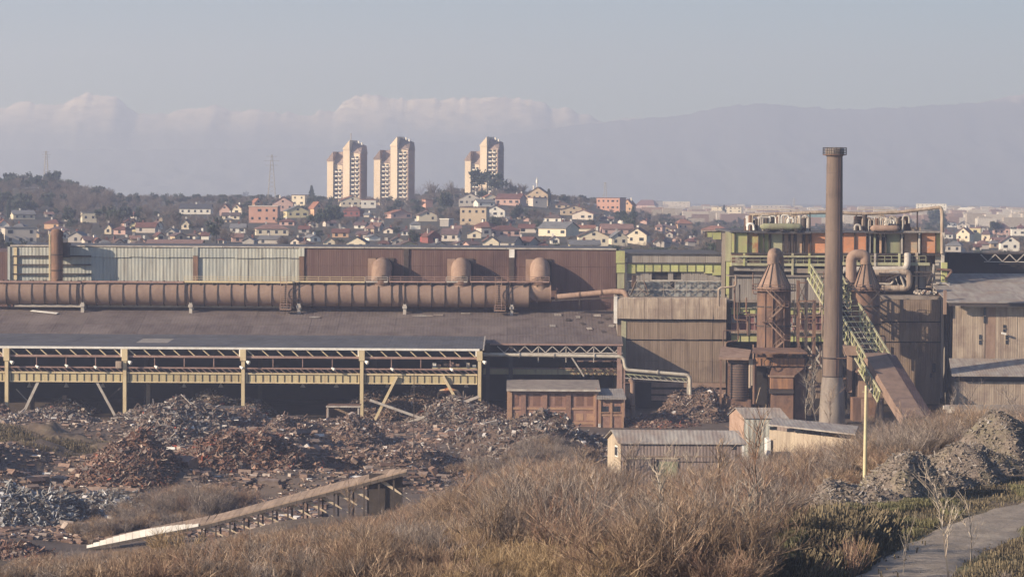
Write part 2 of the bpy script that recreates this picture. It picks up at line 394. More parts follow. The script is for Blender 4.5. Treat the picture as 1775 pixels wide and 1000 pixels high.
# ---------------------------------------------------------------- terrain
YE = [(-400, 183), (1320, 183), (1400, 210), (1450, 231), (1560, 250), (1650, 264), (1775, 292), (2300, 340)]
YS = [(-400, 340), (0, 346), (150, 350), (300, 372), (500, 410), (750, 432), (1400, 436), (1600, 470), (2300, 480)]
def ground_z(x, y):
    yy = max(y, 60.0)
    u = CX + F * x / yy
    if y < 720:
        ye, ys = interp(YE, u), interp(YS, u)
        t = clamp((ys - yy) / (ys - ye))
        z = 22.4 * t
        if y < 600: z += (noise.noise(Vector((x * 0.05, y * 0.05, 0))) * 1.6 + noise.noise(Vector((x * 0.2, y * 0.2, 3))) * 0.35) * 4 * t * (1 - t)
        if t <= 0:
            z += noise.noise(Vector((x * 0.06, y * 0.06, 9))) * 0.35 - 0.2
            k = smooth(425, 450, y) * (1 - smooth(560, 578, y)) * (1 - smooth(900, 1060, u))
            z += k * (1 - .7 * smooth(600, 680, u) * smooth(525, 550, y)) * (1.5 + 2.3 * math.tanh(3.2 * noise.noise(Vector((x * 0.06, y * 0.05, 21)))) + .5 * noise.noise(Vector((x * .3, y * .3, 2))))
            z -= 1.3 * math.exp(-((u - 150) / 110) ** 2 - ((y - 384) / 16) ** 2)
        if 165 < y < 240:                      # grassy bank beside the road
            f = (y - 181) / 36.0; rx0 = 17.3 + (26.0 - 17.3) * f
            k = math.sin(math.pi * clamp((f + .45) / 1.5)) ** .5 if -.45 < f < 1.05 else 0
            d = x - rx0
            z += 1.9 * k * (math.exp(-(d / 4.5) ** 2) if d < 0 else math.exp(-(d / 1.3) ** 2))
        if y < 130: z += (130 - y) * 0.09
        return z
    w = smooth(1000, 1230, u)
    hill = 24 + 15.5 * clamp((y - 900) / 1100)
    if y > 2500: hill = 39.5 - 17 * smooth(2500, 3300, y)
    hill += 10.0 * math.exp(-((u - 50) / 95) ** 2) * smooth(1500, 1900, y) * (1 - smooth(2300, 2900, y))
    hill += 8.0 * math.exp(-((u - 850) / 110) ** 2) * smooth(1500, 1950, y) * (1 - smooth(2300, 2900, y))
    z = hill * (1 - w) + 22.8 * w
    if y < 900: z *= smooth(720, 900, y)
    return z
def land(u, v, lo=930.0, hi=5600.0):
    """distance along a sight line at which it meets the land behind the plant"""
    rx, rz = ray(u, v); y = lo
    while y < hi:
        if CAMZ + rz * y <= ground_z(rx * y, y): break
        y *= 1.006
    return min(y, hi)
def on_land(u, v):
    D = land(u, v); p = P(u, v, D); return Vector((p.x, p.y, ground_z(p.x, p.y))), D

rows = [-40, 0, 40, 80, 110, 135]
y = 150.0
while y < 480: rows.append(y); y += 1.4 if y < 260 else 3.2
while y < 720: rows.append(y); y += 9
while y < 13400: rows.append(y); y *= 1.026
rows.append(13700)
NT, TM = 220, 0.36
vs, cs = [], []
for y in rows:
    for i in range(NT + 1):
        t = -TM + 2 * TM * i / NT
        x = t * max(y, 130); z = ground_z(x, y); vs.append((x, y, z))
        u = CX + F * x / max(y, 60)
        n1 = noise.noise(Vector((x * 0.03, y * 0.03, 5))); n2 = noise.noise(Vector((x * 0.15, y * 0.15, 2)))
        yard, dry, green = (0.125, 0.098, 0.08), (0.135, 0.10, 0.068), (0.115, 0.115, 0.055)
        if y < 720:
            ye, ys = interp(YE, u), interp(YS, u)
            k = smooth(ys + 6, ys - 14, y) if ys - 14 < y < ys + 6 else (1.0 if y <= ys - 14 else 0.0)
            c = [a * (1 - k) + b * k for a, b in zip(yard, dry)]
            g = smooth(0.0, 12.0, ye + 2 - y) * clamp(0.4 + n2 * 1.3 + n1) if u > 1300 else 0
            c = [a * (1 - g) + b * g for a, b in zip(c, green)]
        else:
            k = clamp(0.5 + n1 * 1.4)
            c = [a * (1 - k) + b * k for a, b in zip((0.10, 0.085, 0.07), (0.085, 0.08, 0.055))]
        cs.append((*c, 1))
fs = [(r * (NT + 1) + i, r * (NT + 1) + i + 1, (r + 1) * (NT + 1) + i + 1, (r + 1) * (NT + 1) + i) for r in range(len(rows) - 1) for i in range(NT)]
ground = MP('ground', None, vs, fs, 'ground_mix', True, org=(0, 0, 0))
ground['kind'] = 'structure'
ca = ground.data.color_attributes.new('Col', 'FLOAT_COLOR', 'POINT')
ca.data.foreach_set('color', [k for c in cs for k in c])

# mountains: a snowy range behind, a darker one before it on the right
def range_mesh(name, ridge, D0, D1, mat, seed, u0=-250, u1=2050, step=5, rough_=10):
    vs, fs, n, K = [], [], 0, 44
    us = []; u = u0
    while u <= u1: us.append(u); u += step
    for u in us:
        v = interp(ridge, u)
        vb_ = v
        v += noise.fractal(Vector((u * 0.035, seed, 0)), .6, 2.2, 6) * rough_ * 0.8
        top, crest = P(u, vb_, D1).z, P(u, v, D1).z - P(u, vb_, D1).z
        for k in range(K + 1):
            s = k / K; D = D1 + (D0 - D1) * s
            rx, _ = ray(u, v)
            e = noise.fractal(Vector((u * 0.02 + s * 2.5, s * 7.0 - u * .006, seed + 4)), .8, 2.1, 5)
            z = 20 + (top - 20) * (1 - s) ** 1.25 + crest * (1 - s) ** 14 + e * 42 * s * (1 - s) * 1.6
            vs.append((rx * D1, D, z if k < K else 15))
    for i in range(len(us) - 1):
        for k in range(K):
            a = i * (K + 1) + k; fs.append((a, a + K + 1, a + K + 2, a + 1))
    o = MP(name, None, vs, fs, mat, True, org=(0, 0, 0)); o['kind'] = 'structure'
    return o
RIDGE = [(-250, 190), (0, 184), (45, 177), (95, 184), (150, 165), (205, 172), (238, 196), (275, 199), (330, 192), (368, 184), (405, 197), (450, 187), (520, 198), (580, 193),
         (600, 174), (655, 161), (705, 173), (760, 170), (850, 166), (920, 172), (958, 190), (992, 192), (1035, 208), (1120, 210), (1400, 215), (2050, 220)]
RIDGE2 = [(-250, 262), (500, 258), (800, 245), (960, 222), (1040, 212), (1110, 206), (1180, 200), (1250, 187), (1320, 179), (1400, 187), (1480, 190), (1600, 184), (1690, 179), (1775, 163), (2050, 120)]
nm = MATS['snowfield'].node_tree
def height_snow(mat, z0, z1, rock):
    n, l = mat.node_tree.nodes, mat.node_tree.links
    b = n['Principled BSDF']; src = b.inputs['Base Color'].links[0].from_socket
    g = n.new('ShaderNodeNewGeometry'); sx = n.new('ShaderNodeSeparateXYZ'); l.new(g.outputs['Position'], sx.inputs[0])
    t = n.new('ShaderNodeTexNoise'); t.inputs['Scale'].default_value = 0.022; t.inputs['Detail'].default_value = 4; l.new(g.outputs['Position'], t.inputs['Vector'])
    a = n.new('ShaderNodeMath'); a.operation = 'MULTIPLY_ADD'; a.inputs[1].default_value = 110; l.new(t.outputs['Fac'], a.inputs[0]); l.new(sx.outputs[2], a.inputs[2])
    r = n.new('ShaderNodeMapRange'); r.inputs[1].default_value = z0 + 55; r.inputs[2].default_value = z1 + 55; l.new(a.outputs[0], r.inputs[0])
    m = n.new('ShaderNodeMix'); m.data_type = 'RGBA'; l.new(r.outputs[0], m.inputs[0]); m.inputs[6].default_value = (*rock, 1); l.new(src, m.inputs[7])
    l.new(m.outputs[2], b.inputs['Base Color'])
MATS['near_slope'] = MATS['snowfield'].copy()
height_snow(MATS['snowfield'], 310, 480, (0.13, 0.145, 0.19))
height_snow(MATS['near_slope'], 440, 520, (0.13, 0.145, 0.19))
range_mesh('snowy_mountains', RIDGE, 12600, 13600, 'snowfield', 1.3)
range_mesh('dark_mountains', RIDGE2, 11200, 12200, 'near_slope', 8.1, rough_=5)

# haze: one closed box round camera and scene
hz = bx('haze', None, -5200, 5200, -70, 14000, -4, 720, 'void_shade')
hz.data = raw_mesh('haze', _CV, _CF, 'void_shade'); hz['kind'] = 'stuff'
hm = bpy.data.materials.new('haze_air'); hm.use_nodes = True
hn = hm.node_tree.nodes; hn.clear()
ho = hn.new('ShaderNodeOutputMaterial'); pv = hn.new('ShaderNodeVolumePrincipled')
pv.inputs['Color'].default_value = (0.66, 0.74, 1.0, 1)
pv.inputs['Absorption Color'].default_value = (0.58, 0.60, 1, 1)
pv.inputs['Density'].default_value = HAZE_DENSITY
pv.inputs['Anisotropy'].default_value = 0.28
pv.inputs['Density Attribute'].default_value = ''
hm.node_tree.links.new(pv.outputs[0], ho.inputs['Volume'])
hm.cycles.homogeneous_volume = True
hz.data.materials.clear(); hz.data.materials.append(hm)

# ---------------------------------------------------------------- town on the hill
HB = []      # (u, v_top, v_base, w, D): where houses stand, so that trees are not set right before them
def house(u, vb, w, h, typ, wall, roof, yaw, label, win=True, chim=True, depth=None, rise=None, cat='house', name='house'):
    p, D = on_land(u, vb); k = D / F
    if yaw == 0: yaw = random.Random(int(u * 3 + vb * 5)).uniform(-30, 22) * (.35 if w > 44 else 1)
    wm, hm_ = w * k, h * k
    dm = depth * k if depth else max(7.0, min(wm * 0.9, 14))
    rm = (rise * k if rise else (hm_ * 0.42 if typ in 'gsh' else 0.0))
    hw = hm_ - rm
    z0 = -1.5
    t = thing(name, label, cat, p, math.radians(yaw) - math.atan2(p.x, p.y))
    HB.append((u, vb - h, vb, w, D))
    a, b = wm / 2, dm
    base = [(-a, 0, z0), (a, 0, z0), (a, b, z0), (-a, b, z0)]
    ov, th = 0.45, 0.28
    if typ == 'f':
        vs = base + [(x, y, hm_) for x, y, _ in base]
        MP('wall', t, vs, [(0, 1, 5, 4), (1, 2, 6, 5), (2, 3, 7, 6), (3, 0, 4, 7), (4, 5, 6, 7)], wall, local=True)
        roof_ob = None; m = MB(); m.rect(-a - .25, a + .25, -.25, b + .25, hm_ + .003, hm_ + .45); m.part('roof', t, roof, local=True)
        hw = hm_
    else:
        top = [(x, y, hw) for x, y, _ in base]
        if typ == 'g':
            vs = base + top + [(0, 0, hm_), (0, b, hm_)]
            MP('wall', t, vs, [(0, 1, 5, 8, 4), (1, 2, 6, 5), (2, 3, 7, 9, 6), (3, 0, 4, 7)], wall, local=True)
            sl = rm / a
            up = []
            for s in (-1, 1):
                e = (s * (a + ov), hw - sl * ov)
                q = [(0, -ov, hm_), (e[0], -ov, e[1]), (e[0], b + ov, e[1]), (0, b + ov, hm_)]
                up.append(q)
            vs, fs = [], []
            for q in up:
                k0 = len(vs); vs += [(x, y, z + th + .02) for x, y, z in q] + [(x, y, z + .02) for x, y, z in q]
                fs += [(k0, k0 + 1, k0 + 2, k0 + 3), (k0 + 4, k0 + 7, k0 + 6, k0 + 5)] + [(k0 + i, k0 + 4 + i, k0 + 4 + (i + 1) % 4, k0 + (i + 1) % 4) for i in range(4)]
            roof_ob = MP('roof', t, vs, fs, roof, local=True)
        elif typ == 's':
            vs = base + top + [(-a, b / 2, hm_), (a, b / 2, hm_)]
            MP('wall', t, vs, [(0, 1, 5, 4), (1, 2, 6, 9, 5), (2, 3, 7, 6), (3, 0, 4, 8, 7)], wall, local=True)
            sl = rm / (b / 2); vs, fs = [], []
            for s, yb in ((-1, 0), (1, b)):
                ye = yb + s * ov; ze = hw - sl * ov
                q = [(-a - ov, b / 2, hm_), (-a - ov, ye, ze), (a + ov, ye, ze), (a + ov, b / 2, hm_)]
                k0 = len(vs); vs += [(x, y, z + th + .02) for x, y, z in q] + [(x, y, z + .02) for x, y, z in q]
                fs += [(k0, k0 + 1, k0 + 2, k0 + 3), (k0 + 4, k0 + 7, k0 + 6, k0 + 5)] + [(k0 + i, k0 + 4 + i, k0 + 4 + (i + 1) % 4, k0 + (i + 1) % 4) for i in range(4)]
            roof_ob = MP('roof', t, vs, fs, roof, local=True)
        elif typ == 'h':
            vs = base + top
            MP('wall', t, vs, [(0, 1, 5, 4), (1, 2, 6, 5), (2, 3, 7, 6), (3, 0, 4, 7), (4, 5, 6, 7)], wall, local=True)
            r_ = min(a, b / 2) * 0.75
            q = [(-a - ov, -ov, hw), (a + ov, -ov, hw), (a + ov, b + ov, hw), (-a - ov, b + ov, hw)]
            vs = [(x, y, z + .01) for x, y, z in q] + [(x, y, z + .2) for x, y, z in q] + [(-a + r_, b / 2, hm_ + .2), (a - r_, b / 2, hm_ + .2)]
            roof_ob = MP('roof', t, vs, [(3, 2, 1, 0), (0, 1, 5, 4), (1, 2, 6, 5), (2, 3, 7, 6), (3, 0, 4, 7), (4, 5, 9, 8), (5, 6, 9), (6, 7, 8, 9), (7, 4, 8)], roof, local=True)
    pw = W[t.name]
    rr = random.Random(int(u * 7 + vb))
    if win and w >= 11:
        nc = max(1, min(7, int(wm / 3.2))); nf = max(1, min(5, int(hw / 2.9)))
        for fl in range(nf):
            for c in range(nc):
                if rr.random() < 0.12: continue
                x = -a + wm * (c + 0.5) / nc; z = hw * (fl + 0.55) / nf
                ww = 1.1 if rr.random() < 0.75 else 1.9
                ww = min(ww, wm / nc * .6)
                bx('window', t, x - ww / 2, x + ww / 2, -0.06, 0.1, z - .65, z + .65, 'window_glass', pw=pw)
        if typ == 'g' and rm > 2.2: bx('window', t, -.6, .6, -0.06, 0.1, hw + rm * .15, hw + rm * .15 + 1.1, 'window_glass', pw=pw)
    if chim and typ != 'f':
        cx = a * rr.uniform(-.5, .5); zc = hm_ + 0.2
        bx('chimney', roof_ob, cx - .4, cx + .4, b * .5 - .4, b * .5 + .4, zc - rm * .55, zc + 1.0, rr.choice(['grey', 'white', 'rred']), pw=pw)
    return t

H = [
 (42, 381, 38, 15, 's', 'cream', 'rgrey', 12, 'cream house with long grey roof at the foot of the pine hill'),
 (155, 386, 25, 17, 'f', 'cream', 'rgrey', 0, 'bright cream box house standing alone below the left hill'),
 (36, 423, 54, 27, 'f', 'pale', 'rgrey', 8, 'pale three storey block just left of the rusty vertical duct'),
 (89, 397, 26, 16, 'h', 'orange', 'rred', 0, 'orange house with red hipped roof above the vertical duct'),
 (7, 402, 18, 20, 'g', 'white', 'rorange', 0, 'white gabled house with orange roof at the left edge'),
 (103, 408, 36, 14, 'h', 'pale', 'rpurple', 0, 'low house with dusky rose hipped roof beside the vertical duct'),
 (131, 421, 28, 18, 'g', 'grey', 'rgrey', 0, 'grey gabled house half hidden behind the pale hall roof'),
 (187, 406, 12, 18, 'g', 'cream', 'rbrown', 0, 'narrow cream gable left of the red roofed row'),
 (231, 402, 12, 21, 'g', 'yellow', 'rred', 0, 'narrow bright yellow gable at the end of the red roofed row'),
 (252, 404, 34, 17, 's', 'pale', 'rred', 0, 'long red roofed row with white fronts on the left slope'),
 (207, 407, 22, 14, 'h', 'pink', 'rred', 0, 'small pink house between two narrow gables'),
 (277, 398, 10, 13, 'g', 'white', 'rbrown', 0, 'tiny white gable right of the red roofed row'),
 (321, 398, 13, 17, 'g', 'cream', 'rbrown', 0, 'tall narrow cream gable above the low pink roof'),
 (279, 416, 12, 12, 'g', 'cream', 'rred', 0, 'tiny cream gable just above the low pink roof'),
 (338, 372, 54, 17, 's', 'white', 'rdark', -6, 'large white house with long dark roof high on the left slope'),
 (302, 430, 94, 12, 's', 'white', 'rpink', 0, 'long low building with faded pink roof behind the pale hall', ),
 (389, 376, 18, 22, 'g', 'pink', 'rred', 0, 'pink house with red gable beside the unfinished block'),
 (410, 373, 18, 18, 'g', 'cream', 'rorange', 0, 'cream house with orange roof left of the unfinished block'),
 (400, 381, 30, 11, 's', 'cream', 'rbrown', 0, 'low cream house below the pink and cream pair'),
 (456, 387, 50, 28, 'f', 'salmon', 'pale', 0, 'unfinished salmon brick block with open window holes'),
 (448, 362, 14, 17, 'g', 'orange', 'rorange', 0, 'small orange gable peeping over the unfinished block'),
 (490, 367, 36, 25, 'g', 'pink', 'rred', 0, 'big pink gabled house right of the unfinished block'),
 (517, 357, 24, 18, 'f', 'cream', 'rbrown', 0, 'cream flat topped block behind the big pink gable'),
 (516, 378, 38, 20, 'g', 'yellow', 'rgrey', 10, 'pale yellow gabled house below the big pink gable'),
 (553, 375, 19, 24, 'g', 'orange', 'rorange', 25, 'tall sharp orange gable left of the first tower foot'),
 (472, 409, 56, 19, 'h', 'cream', 'rpink', 0, 'wide cream villa with rosy roof above the pale hall'),
 (464, 423, 36, 13, 's', 'grey', 'rgrey', 0, 'grey blue roofed shed house in front of the wide villa'),
 (497, 391, 26, 11, 'h', 'pink', 'rred', 0, 'low red roofed house below the pale yellow gable'),
 (412, 404, 26, 15, 's', 'white', 'rgrey', 0, 'white fronted house among bare trees left of the wide villa'),
 (611, 359, 40, 19, 'g', 'cream', 'rorange', 0, 'broad cream gable below the first tower'),
 (639, 361, 25, 14, 'f', 'white', 'rorange', 0, 'white box house right of the broad cream gable'),
 (609, 376, 30, 17, 'h', 'maroon', 'rred', 0, 'dark red roofed house under the broad cream gable'),
 (696, 379, 38, 14, 'g', 'pink', 'rorange', 0, 'low wide gable below the middle tower'),
 (744, 360, 13, 13, 'f', 'salmon', 'rorange', 0, 'small salmon cube house among trees right of the middle tower'),
 (742, 384, 32, 18, 'g', 'cream', 'rbrown', 0, 'cream gable with balcony below the salmon cube'),
 (590, 412, 28, 14, 's', 'orange', 'rred', 0, 'orange walled house above the brown hall left end'),
 (571, 430, 20, 18, 'g', 'cream', 'rbrown', 0, 'pointed small cream gable at the brown hall roof edge'),
 (617, 434, 33, 22, 'g', 'cream', 'rdark', -10, 'bright cream gable rising over the brown hall roof'),
 (689, 425, 20, 14, 'g', 'grey', 'rbrown', 0, 'small grey gable behind the brown hall'),
 (710, 435, 32, 16, 'g', 'yellow', 'rbrown', 0, 'bright yellow gable just above the first elbow duct'),
 (753, 422, 24, 20, 'g', 'maroon', 'rred', 0, 'dark red house with pale gable above the brown hall'),
 (765, 434, 22, 14, 'g', 'cream', 'rdark', 15, 'leaning cream gable in front of the dark red house'),
 (735, 420, 9, 12, 'f', 'red', 'red', 0, 'tiny bright red hut left of the dark red house', True, False, 9),
 (779, 418, 28, 21, 's', 'pale', 'rpurple', 0, 'pale house with purple roof right of the dark red house'),
 (770, 393, 16, 12, 'f', 'grey', 'white', 0, 'small grey flat house with white corner below the third tower'),
 (820, 390, 46, 30, 'f', 'tan', 'rbrown', 0, 'large blank tan block below the third tower'),
 (814, 358, 38, 22, 'g', 'grey', 'rbrown', 0, 'grey gable with balcony standing on the tan block hill'),
 (843, 359, 30, 13, 's', 'white', 'rgrey', 0, 'white fronted row just over the tan block'),
 (851, 350, 22, 13, 'g', 'cream', 'rorange', 0, 'small cream gable uphill of the tan block'),
 (880, 357, 44, 19, 's', 'pink', 'rred', 0, 'long red roofed terrace with dormers near the hill top'),
 (902, 347, 24, 11, 'g', 'salmon', 'rorange', 0, 'bright orange gable behind the red roofed terrace'),
 (931, 356, 38, 30, 'g', 'tan', 'rbrown', 0, 'tall tan gabled house on the hill top beside the dark cypress'),
 (936, 360, 26, 16, 'f', 'pale', 'rpink', 0, 'pinkish annex in front of the tall tan gable'),
 (858, 377, 34, 20, 'g', 'white', 'rbrown', 0, 'white gable with balconies right of the tan block'),
 (835, 403, 30, 17, 'h', 'pink', 'rred', 0, 'red hipped house below the tan block'),
 (822, 413, 24, 14, 'g', 'cream', 'rbrown', 0, 'little cream gable with arched window under the tan block'),
 (843, 411, 18, 15, 'f', 'pale', 'rred', 0, 'pale square house beside the little arched gable'),
 (876, 410, 52, 18, 'h', 'pink', 'rred', 0, 'broad red hipped roof in the middle of the slope'),
 (851, 434, 27, 23, 'g', 'cream', 'rdark', 0, 'bright cream gable above the second elbow duct'),
 (876, 432, 34, 21, 's', 'grey', 'rdark', 0, 'dark slate roofed house joined to the bright cream gable'),
 (903, 431, 34, 19, 's', 'grey', 'rred', 0, 'dull red roofed house above the brown hall ridge'),
 (914, 404, 30, 14, 's', 'pale', 'rred', 0, 'reddish roofed house left of the grey roofed gable'),
 (957, 410, 54, 24, 's', 'cream', 'rgrey', -28, 'cream house with big grey roof on the mid slope'),
 (957, 386, 32, 13, 'h', 'white', 'rbrown', 0, 'white balcony house above the big grey roof'),
 (995, 374, 46, 17, 'g', 'tan', 'rbrown', 0, 'wide tan gable on the right shoulder of the hill'),
 (1010, 381, 38, 16, 'g', 'pale', 'rpink', 0, 'pale long house below the wide tan gable'),
 (975, 362, 24, 10, 'h', 'tan', 'rbrown', 0, 'low tan roof behind the wide tan gable'),
 (1016, 402, 30, 10, 's', 'cream', 'rorange', 0, 'low cream house with salmon roof above the big cream gable'),
 (1029, 426, 52, 27, 'g', 'cream', 'rbrown', 0, 'big bright cream gable above the brown hall right end'),
 (1014, 435, 52, 17, 's', 'yellow', 'rgrey', 0, 'cream house with dark grey roof in front of the big gable'),
 (1054, 366, 42, 22, 'f', 'salmon', 'rpurple', 0, 'pinkish red flat block on the ridge right of the hill'),
 (1087, 370, 19, 24, 'g', 'orange', 'rorange', 0, 'tall orange cream gable right of the pinkish red block'),
 (1118, 369, 36, 22, 'h', 'pink', 'rred', 0, 'red roofed villa with arches on the ridge'),
 (1140, 366, 18, 17, 'f', 'grey', 'rdark', 0, 'dark flat house beside the arched villa'),
 (1071, 408, 54, 18, 's', 'pink', 'rpink', 0, 'long pink roofed row behind the cream gables'),
 (1074, 426, 28, 24, 'g', 'cream', 'rgrey', 12, 'cream gable with grey roof next to the big bright gable'),
 (1103, 424, 36, 28, 'g', 'cream', 'rpurple', -12, 'cream gable with purple roof above the green column'),
 (1188, 399, 26, 18, 'h', 'orange', 'rorange', 20, 'lone orange roofed house among bare trees'),
 (1238, 408, 46, 16, 'h', 'tan', 'rorange', 0, 'salmon hipped roof behind the green bracket'),
 (1172, 364, 48, 14, 'f', 'pale', 'white', 0, 'distant pale hazy block on the plain'),
 (1259, 379, 52, 20, 'f', 'cream', 'rbrown', 0, 'distant cream works building with tall chimney on the plain'),
 (1330, 374, 52, 17, 'f', 'pale', 'white', 0, 'long pale apartment slab behind the roof tanks'),
 (1401, 369, 28, 9, 'h', 'pale', 'white', 0, 'distant white domed hall left of the tall chimney'),
 (1413, 390, 34, 22, 's', 'pink', 'rteal', 0, 'pink building with teal roof left of the tall chimney'),
 (1614, 376, 52, 22, 'f', 'white', 'white', 0, 'white long office block behind the right roof pipework'),
 (1676, 372, 36, 12, 'h', 'pale', 'white', 0, 'distant pale broad building right of the white office block'),
 (1726, 372, 50, 9, 'f', 'pale', 'white', 0, 'distant long low white building near the right edge'),
 (1764, 374, 22, 13, 'f', 'pale', 'rpink', 0, 'distant pinkish block at the right edge'),
 (1669, 419, 24, 24, 'g', 'cream', 'rpink', 0, 'cream balcony house right of the green plant corner'),
 (1690, 419, 19, 23, 'f', 'yellow', 'rpink', 0, 'yellow house in the cream cluster'),
 (1708, 418, 16, 19, 'h', 'cream', 'rpurple', 0, 'narrow cream house closing the cream cluster'),
 (1751, 436, 32, 26, 'g', 'white', 'rpurple', 8, 'white gabled house with three windows near the right edge'),
 (1766, 409, 24, 10, 'f', 'white', 'white', 0, 'low white flat house near the right edge'),
 (1736, 408, 28, 20, 'h', 'pink', 'rpurple', 0, 'big purple roofed house behind the white gable'),
 (1652, 437, 28, 18, 'h', 'grey', 'rgrey', 0, 'grey pyramid roofed house beside the green plant corner'),
 (1720, 393, 12, 7, 'f', 'white', 'white', 0, 'tiny white hut far out on the plain'),
 (1650, 394, 16, 8, 'f', 'white', 'rorange', 0, 'tiny orange roofed hut far out on the plain'),
 (1543, 373, 22, 10, 'h', 'tan', 'rorange', 0, 'distant tan house with orange roof behind the right tank'),
 (1500, 372, 26, 9, 'f', 'pale', 'rpink', 0, 'distant pinkish slab just right of the tall chimney'),
]
for e in H: house(*e)
# scattered small houses between the described ones: small, alike and hazy
rh = random.Random(31)
cand = 0
EXTRA = []
re_ = random.Random(17)
while len(EXTRA) < 62:
    u_, v_ = (re_.uniform(-5, 1215), re_.uniform(372, 432)) if re_.random() < .72 else (re_.uniform(1640, 1775), re_.uniform(380, 434))
    if any(abs(u_ - e[0]) < (e[2] if len(e) > 2 else 14) * .5 + 10 and abs(v_ - e[1]) < 13 for e in H + EXTRA): 
        if re_.random() > .03: continue
    EXTRA.append((u_, v_))
USED = set()
for u, v in EXTRA + [(20, 410), (62, 412), (170, 425), (218, 422), (245, 424), (345, 414), (368, 396), (430, 425), (525, 418), (545, 395), (640, 405), (660, 388), (665, 430), (720, 398), (800, 428), (792, 402), (885, 385), (905, 380), (940, 432),
             (985, 395), (1045, 384), (1115, 388), (1150, 398), (1140, 426), (1160, 412), (1205, 424), (1690, 386), (1705, 432), (1740, 386), (1770, 392), (1672, 384), (1725, 430), (1590, 384), (1470, 384), (1445, 378), (1290, 388), (1220, 384), (1360, 383)]:
    w = rh.uniform(12, 20); h = rh.uniform(9, 14)
    if v < 392: w *= .7; h *= .65
    ty, wa, ro = rh.choice('gsgh'), rh.choice(['grey', 'pale', 'tan', 'white', 'pink']), rh.choice(['rred', 'rbrown', 'rpurple', 'rpink', 'rgrey'])
    nb_ = min(H, key=lambda e: abs(e[0] - u) + 1.5 * abs(e[1] - v))
    ws_ = nb_[8].split(); PREP = {'with', 'at', 'above', 'below', 'behind', 'beside', 'of', 'in', 'on', 'left', 'right', 'standing', 'half', 'alone', 'among', 'under', 'high', 'over', 'peeping', 'rising', 'just', 'far', 'near', 'uphill', 'joined', 'closing', 'before', 'between', 'from', 'out', 'as', 'and'}
    cut = max([k for k in range(2, min(6, len(ws_)) + 1) if k == len(ws_) or ws_[k] in PREP] or [2])
    side_ = ('just left of' if u < nb_[0] - 8 else 'just right of' if u > nb_[0] + 8 else 'above' if v < nb_[1] else 'below')
    rn = {'rred': 'red', 'rbrown': 'brown', 'rpurple': 'purple', 'rpink': 'rosy', 'rgrey': 'grey'}
    for _t in range(12):
        lab = 'small %s %s roofed house %s the %s' % (wa, rn[ro], side_, ' '.join(ws_[:cut]))
        if lab not in USED: break
        wa, ro = rh.choice(['grey', 'pale', 'tan', 'white', 'cream', 'pink']), rh.choice(list(rn))
    USED.add(lab)
    house(u, v, w, h, ty, wa, ro, rh.uniform(-25, 25), lab)
    o = [x for x in COL.objects if x.name.startswith('house') and x.type == 'EMPTY'][-1]
    o['group'] = 'small hazy houses among the trees'

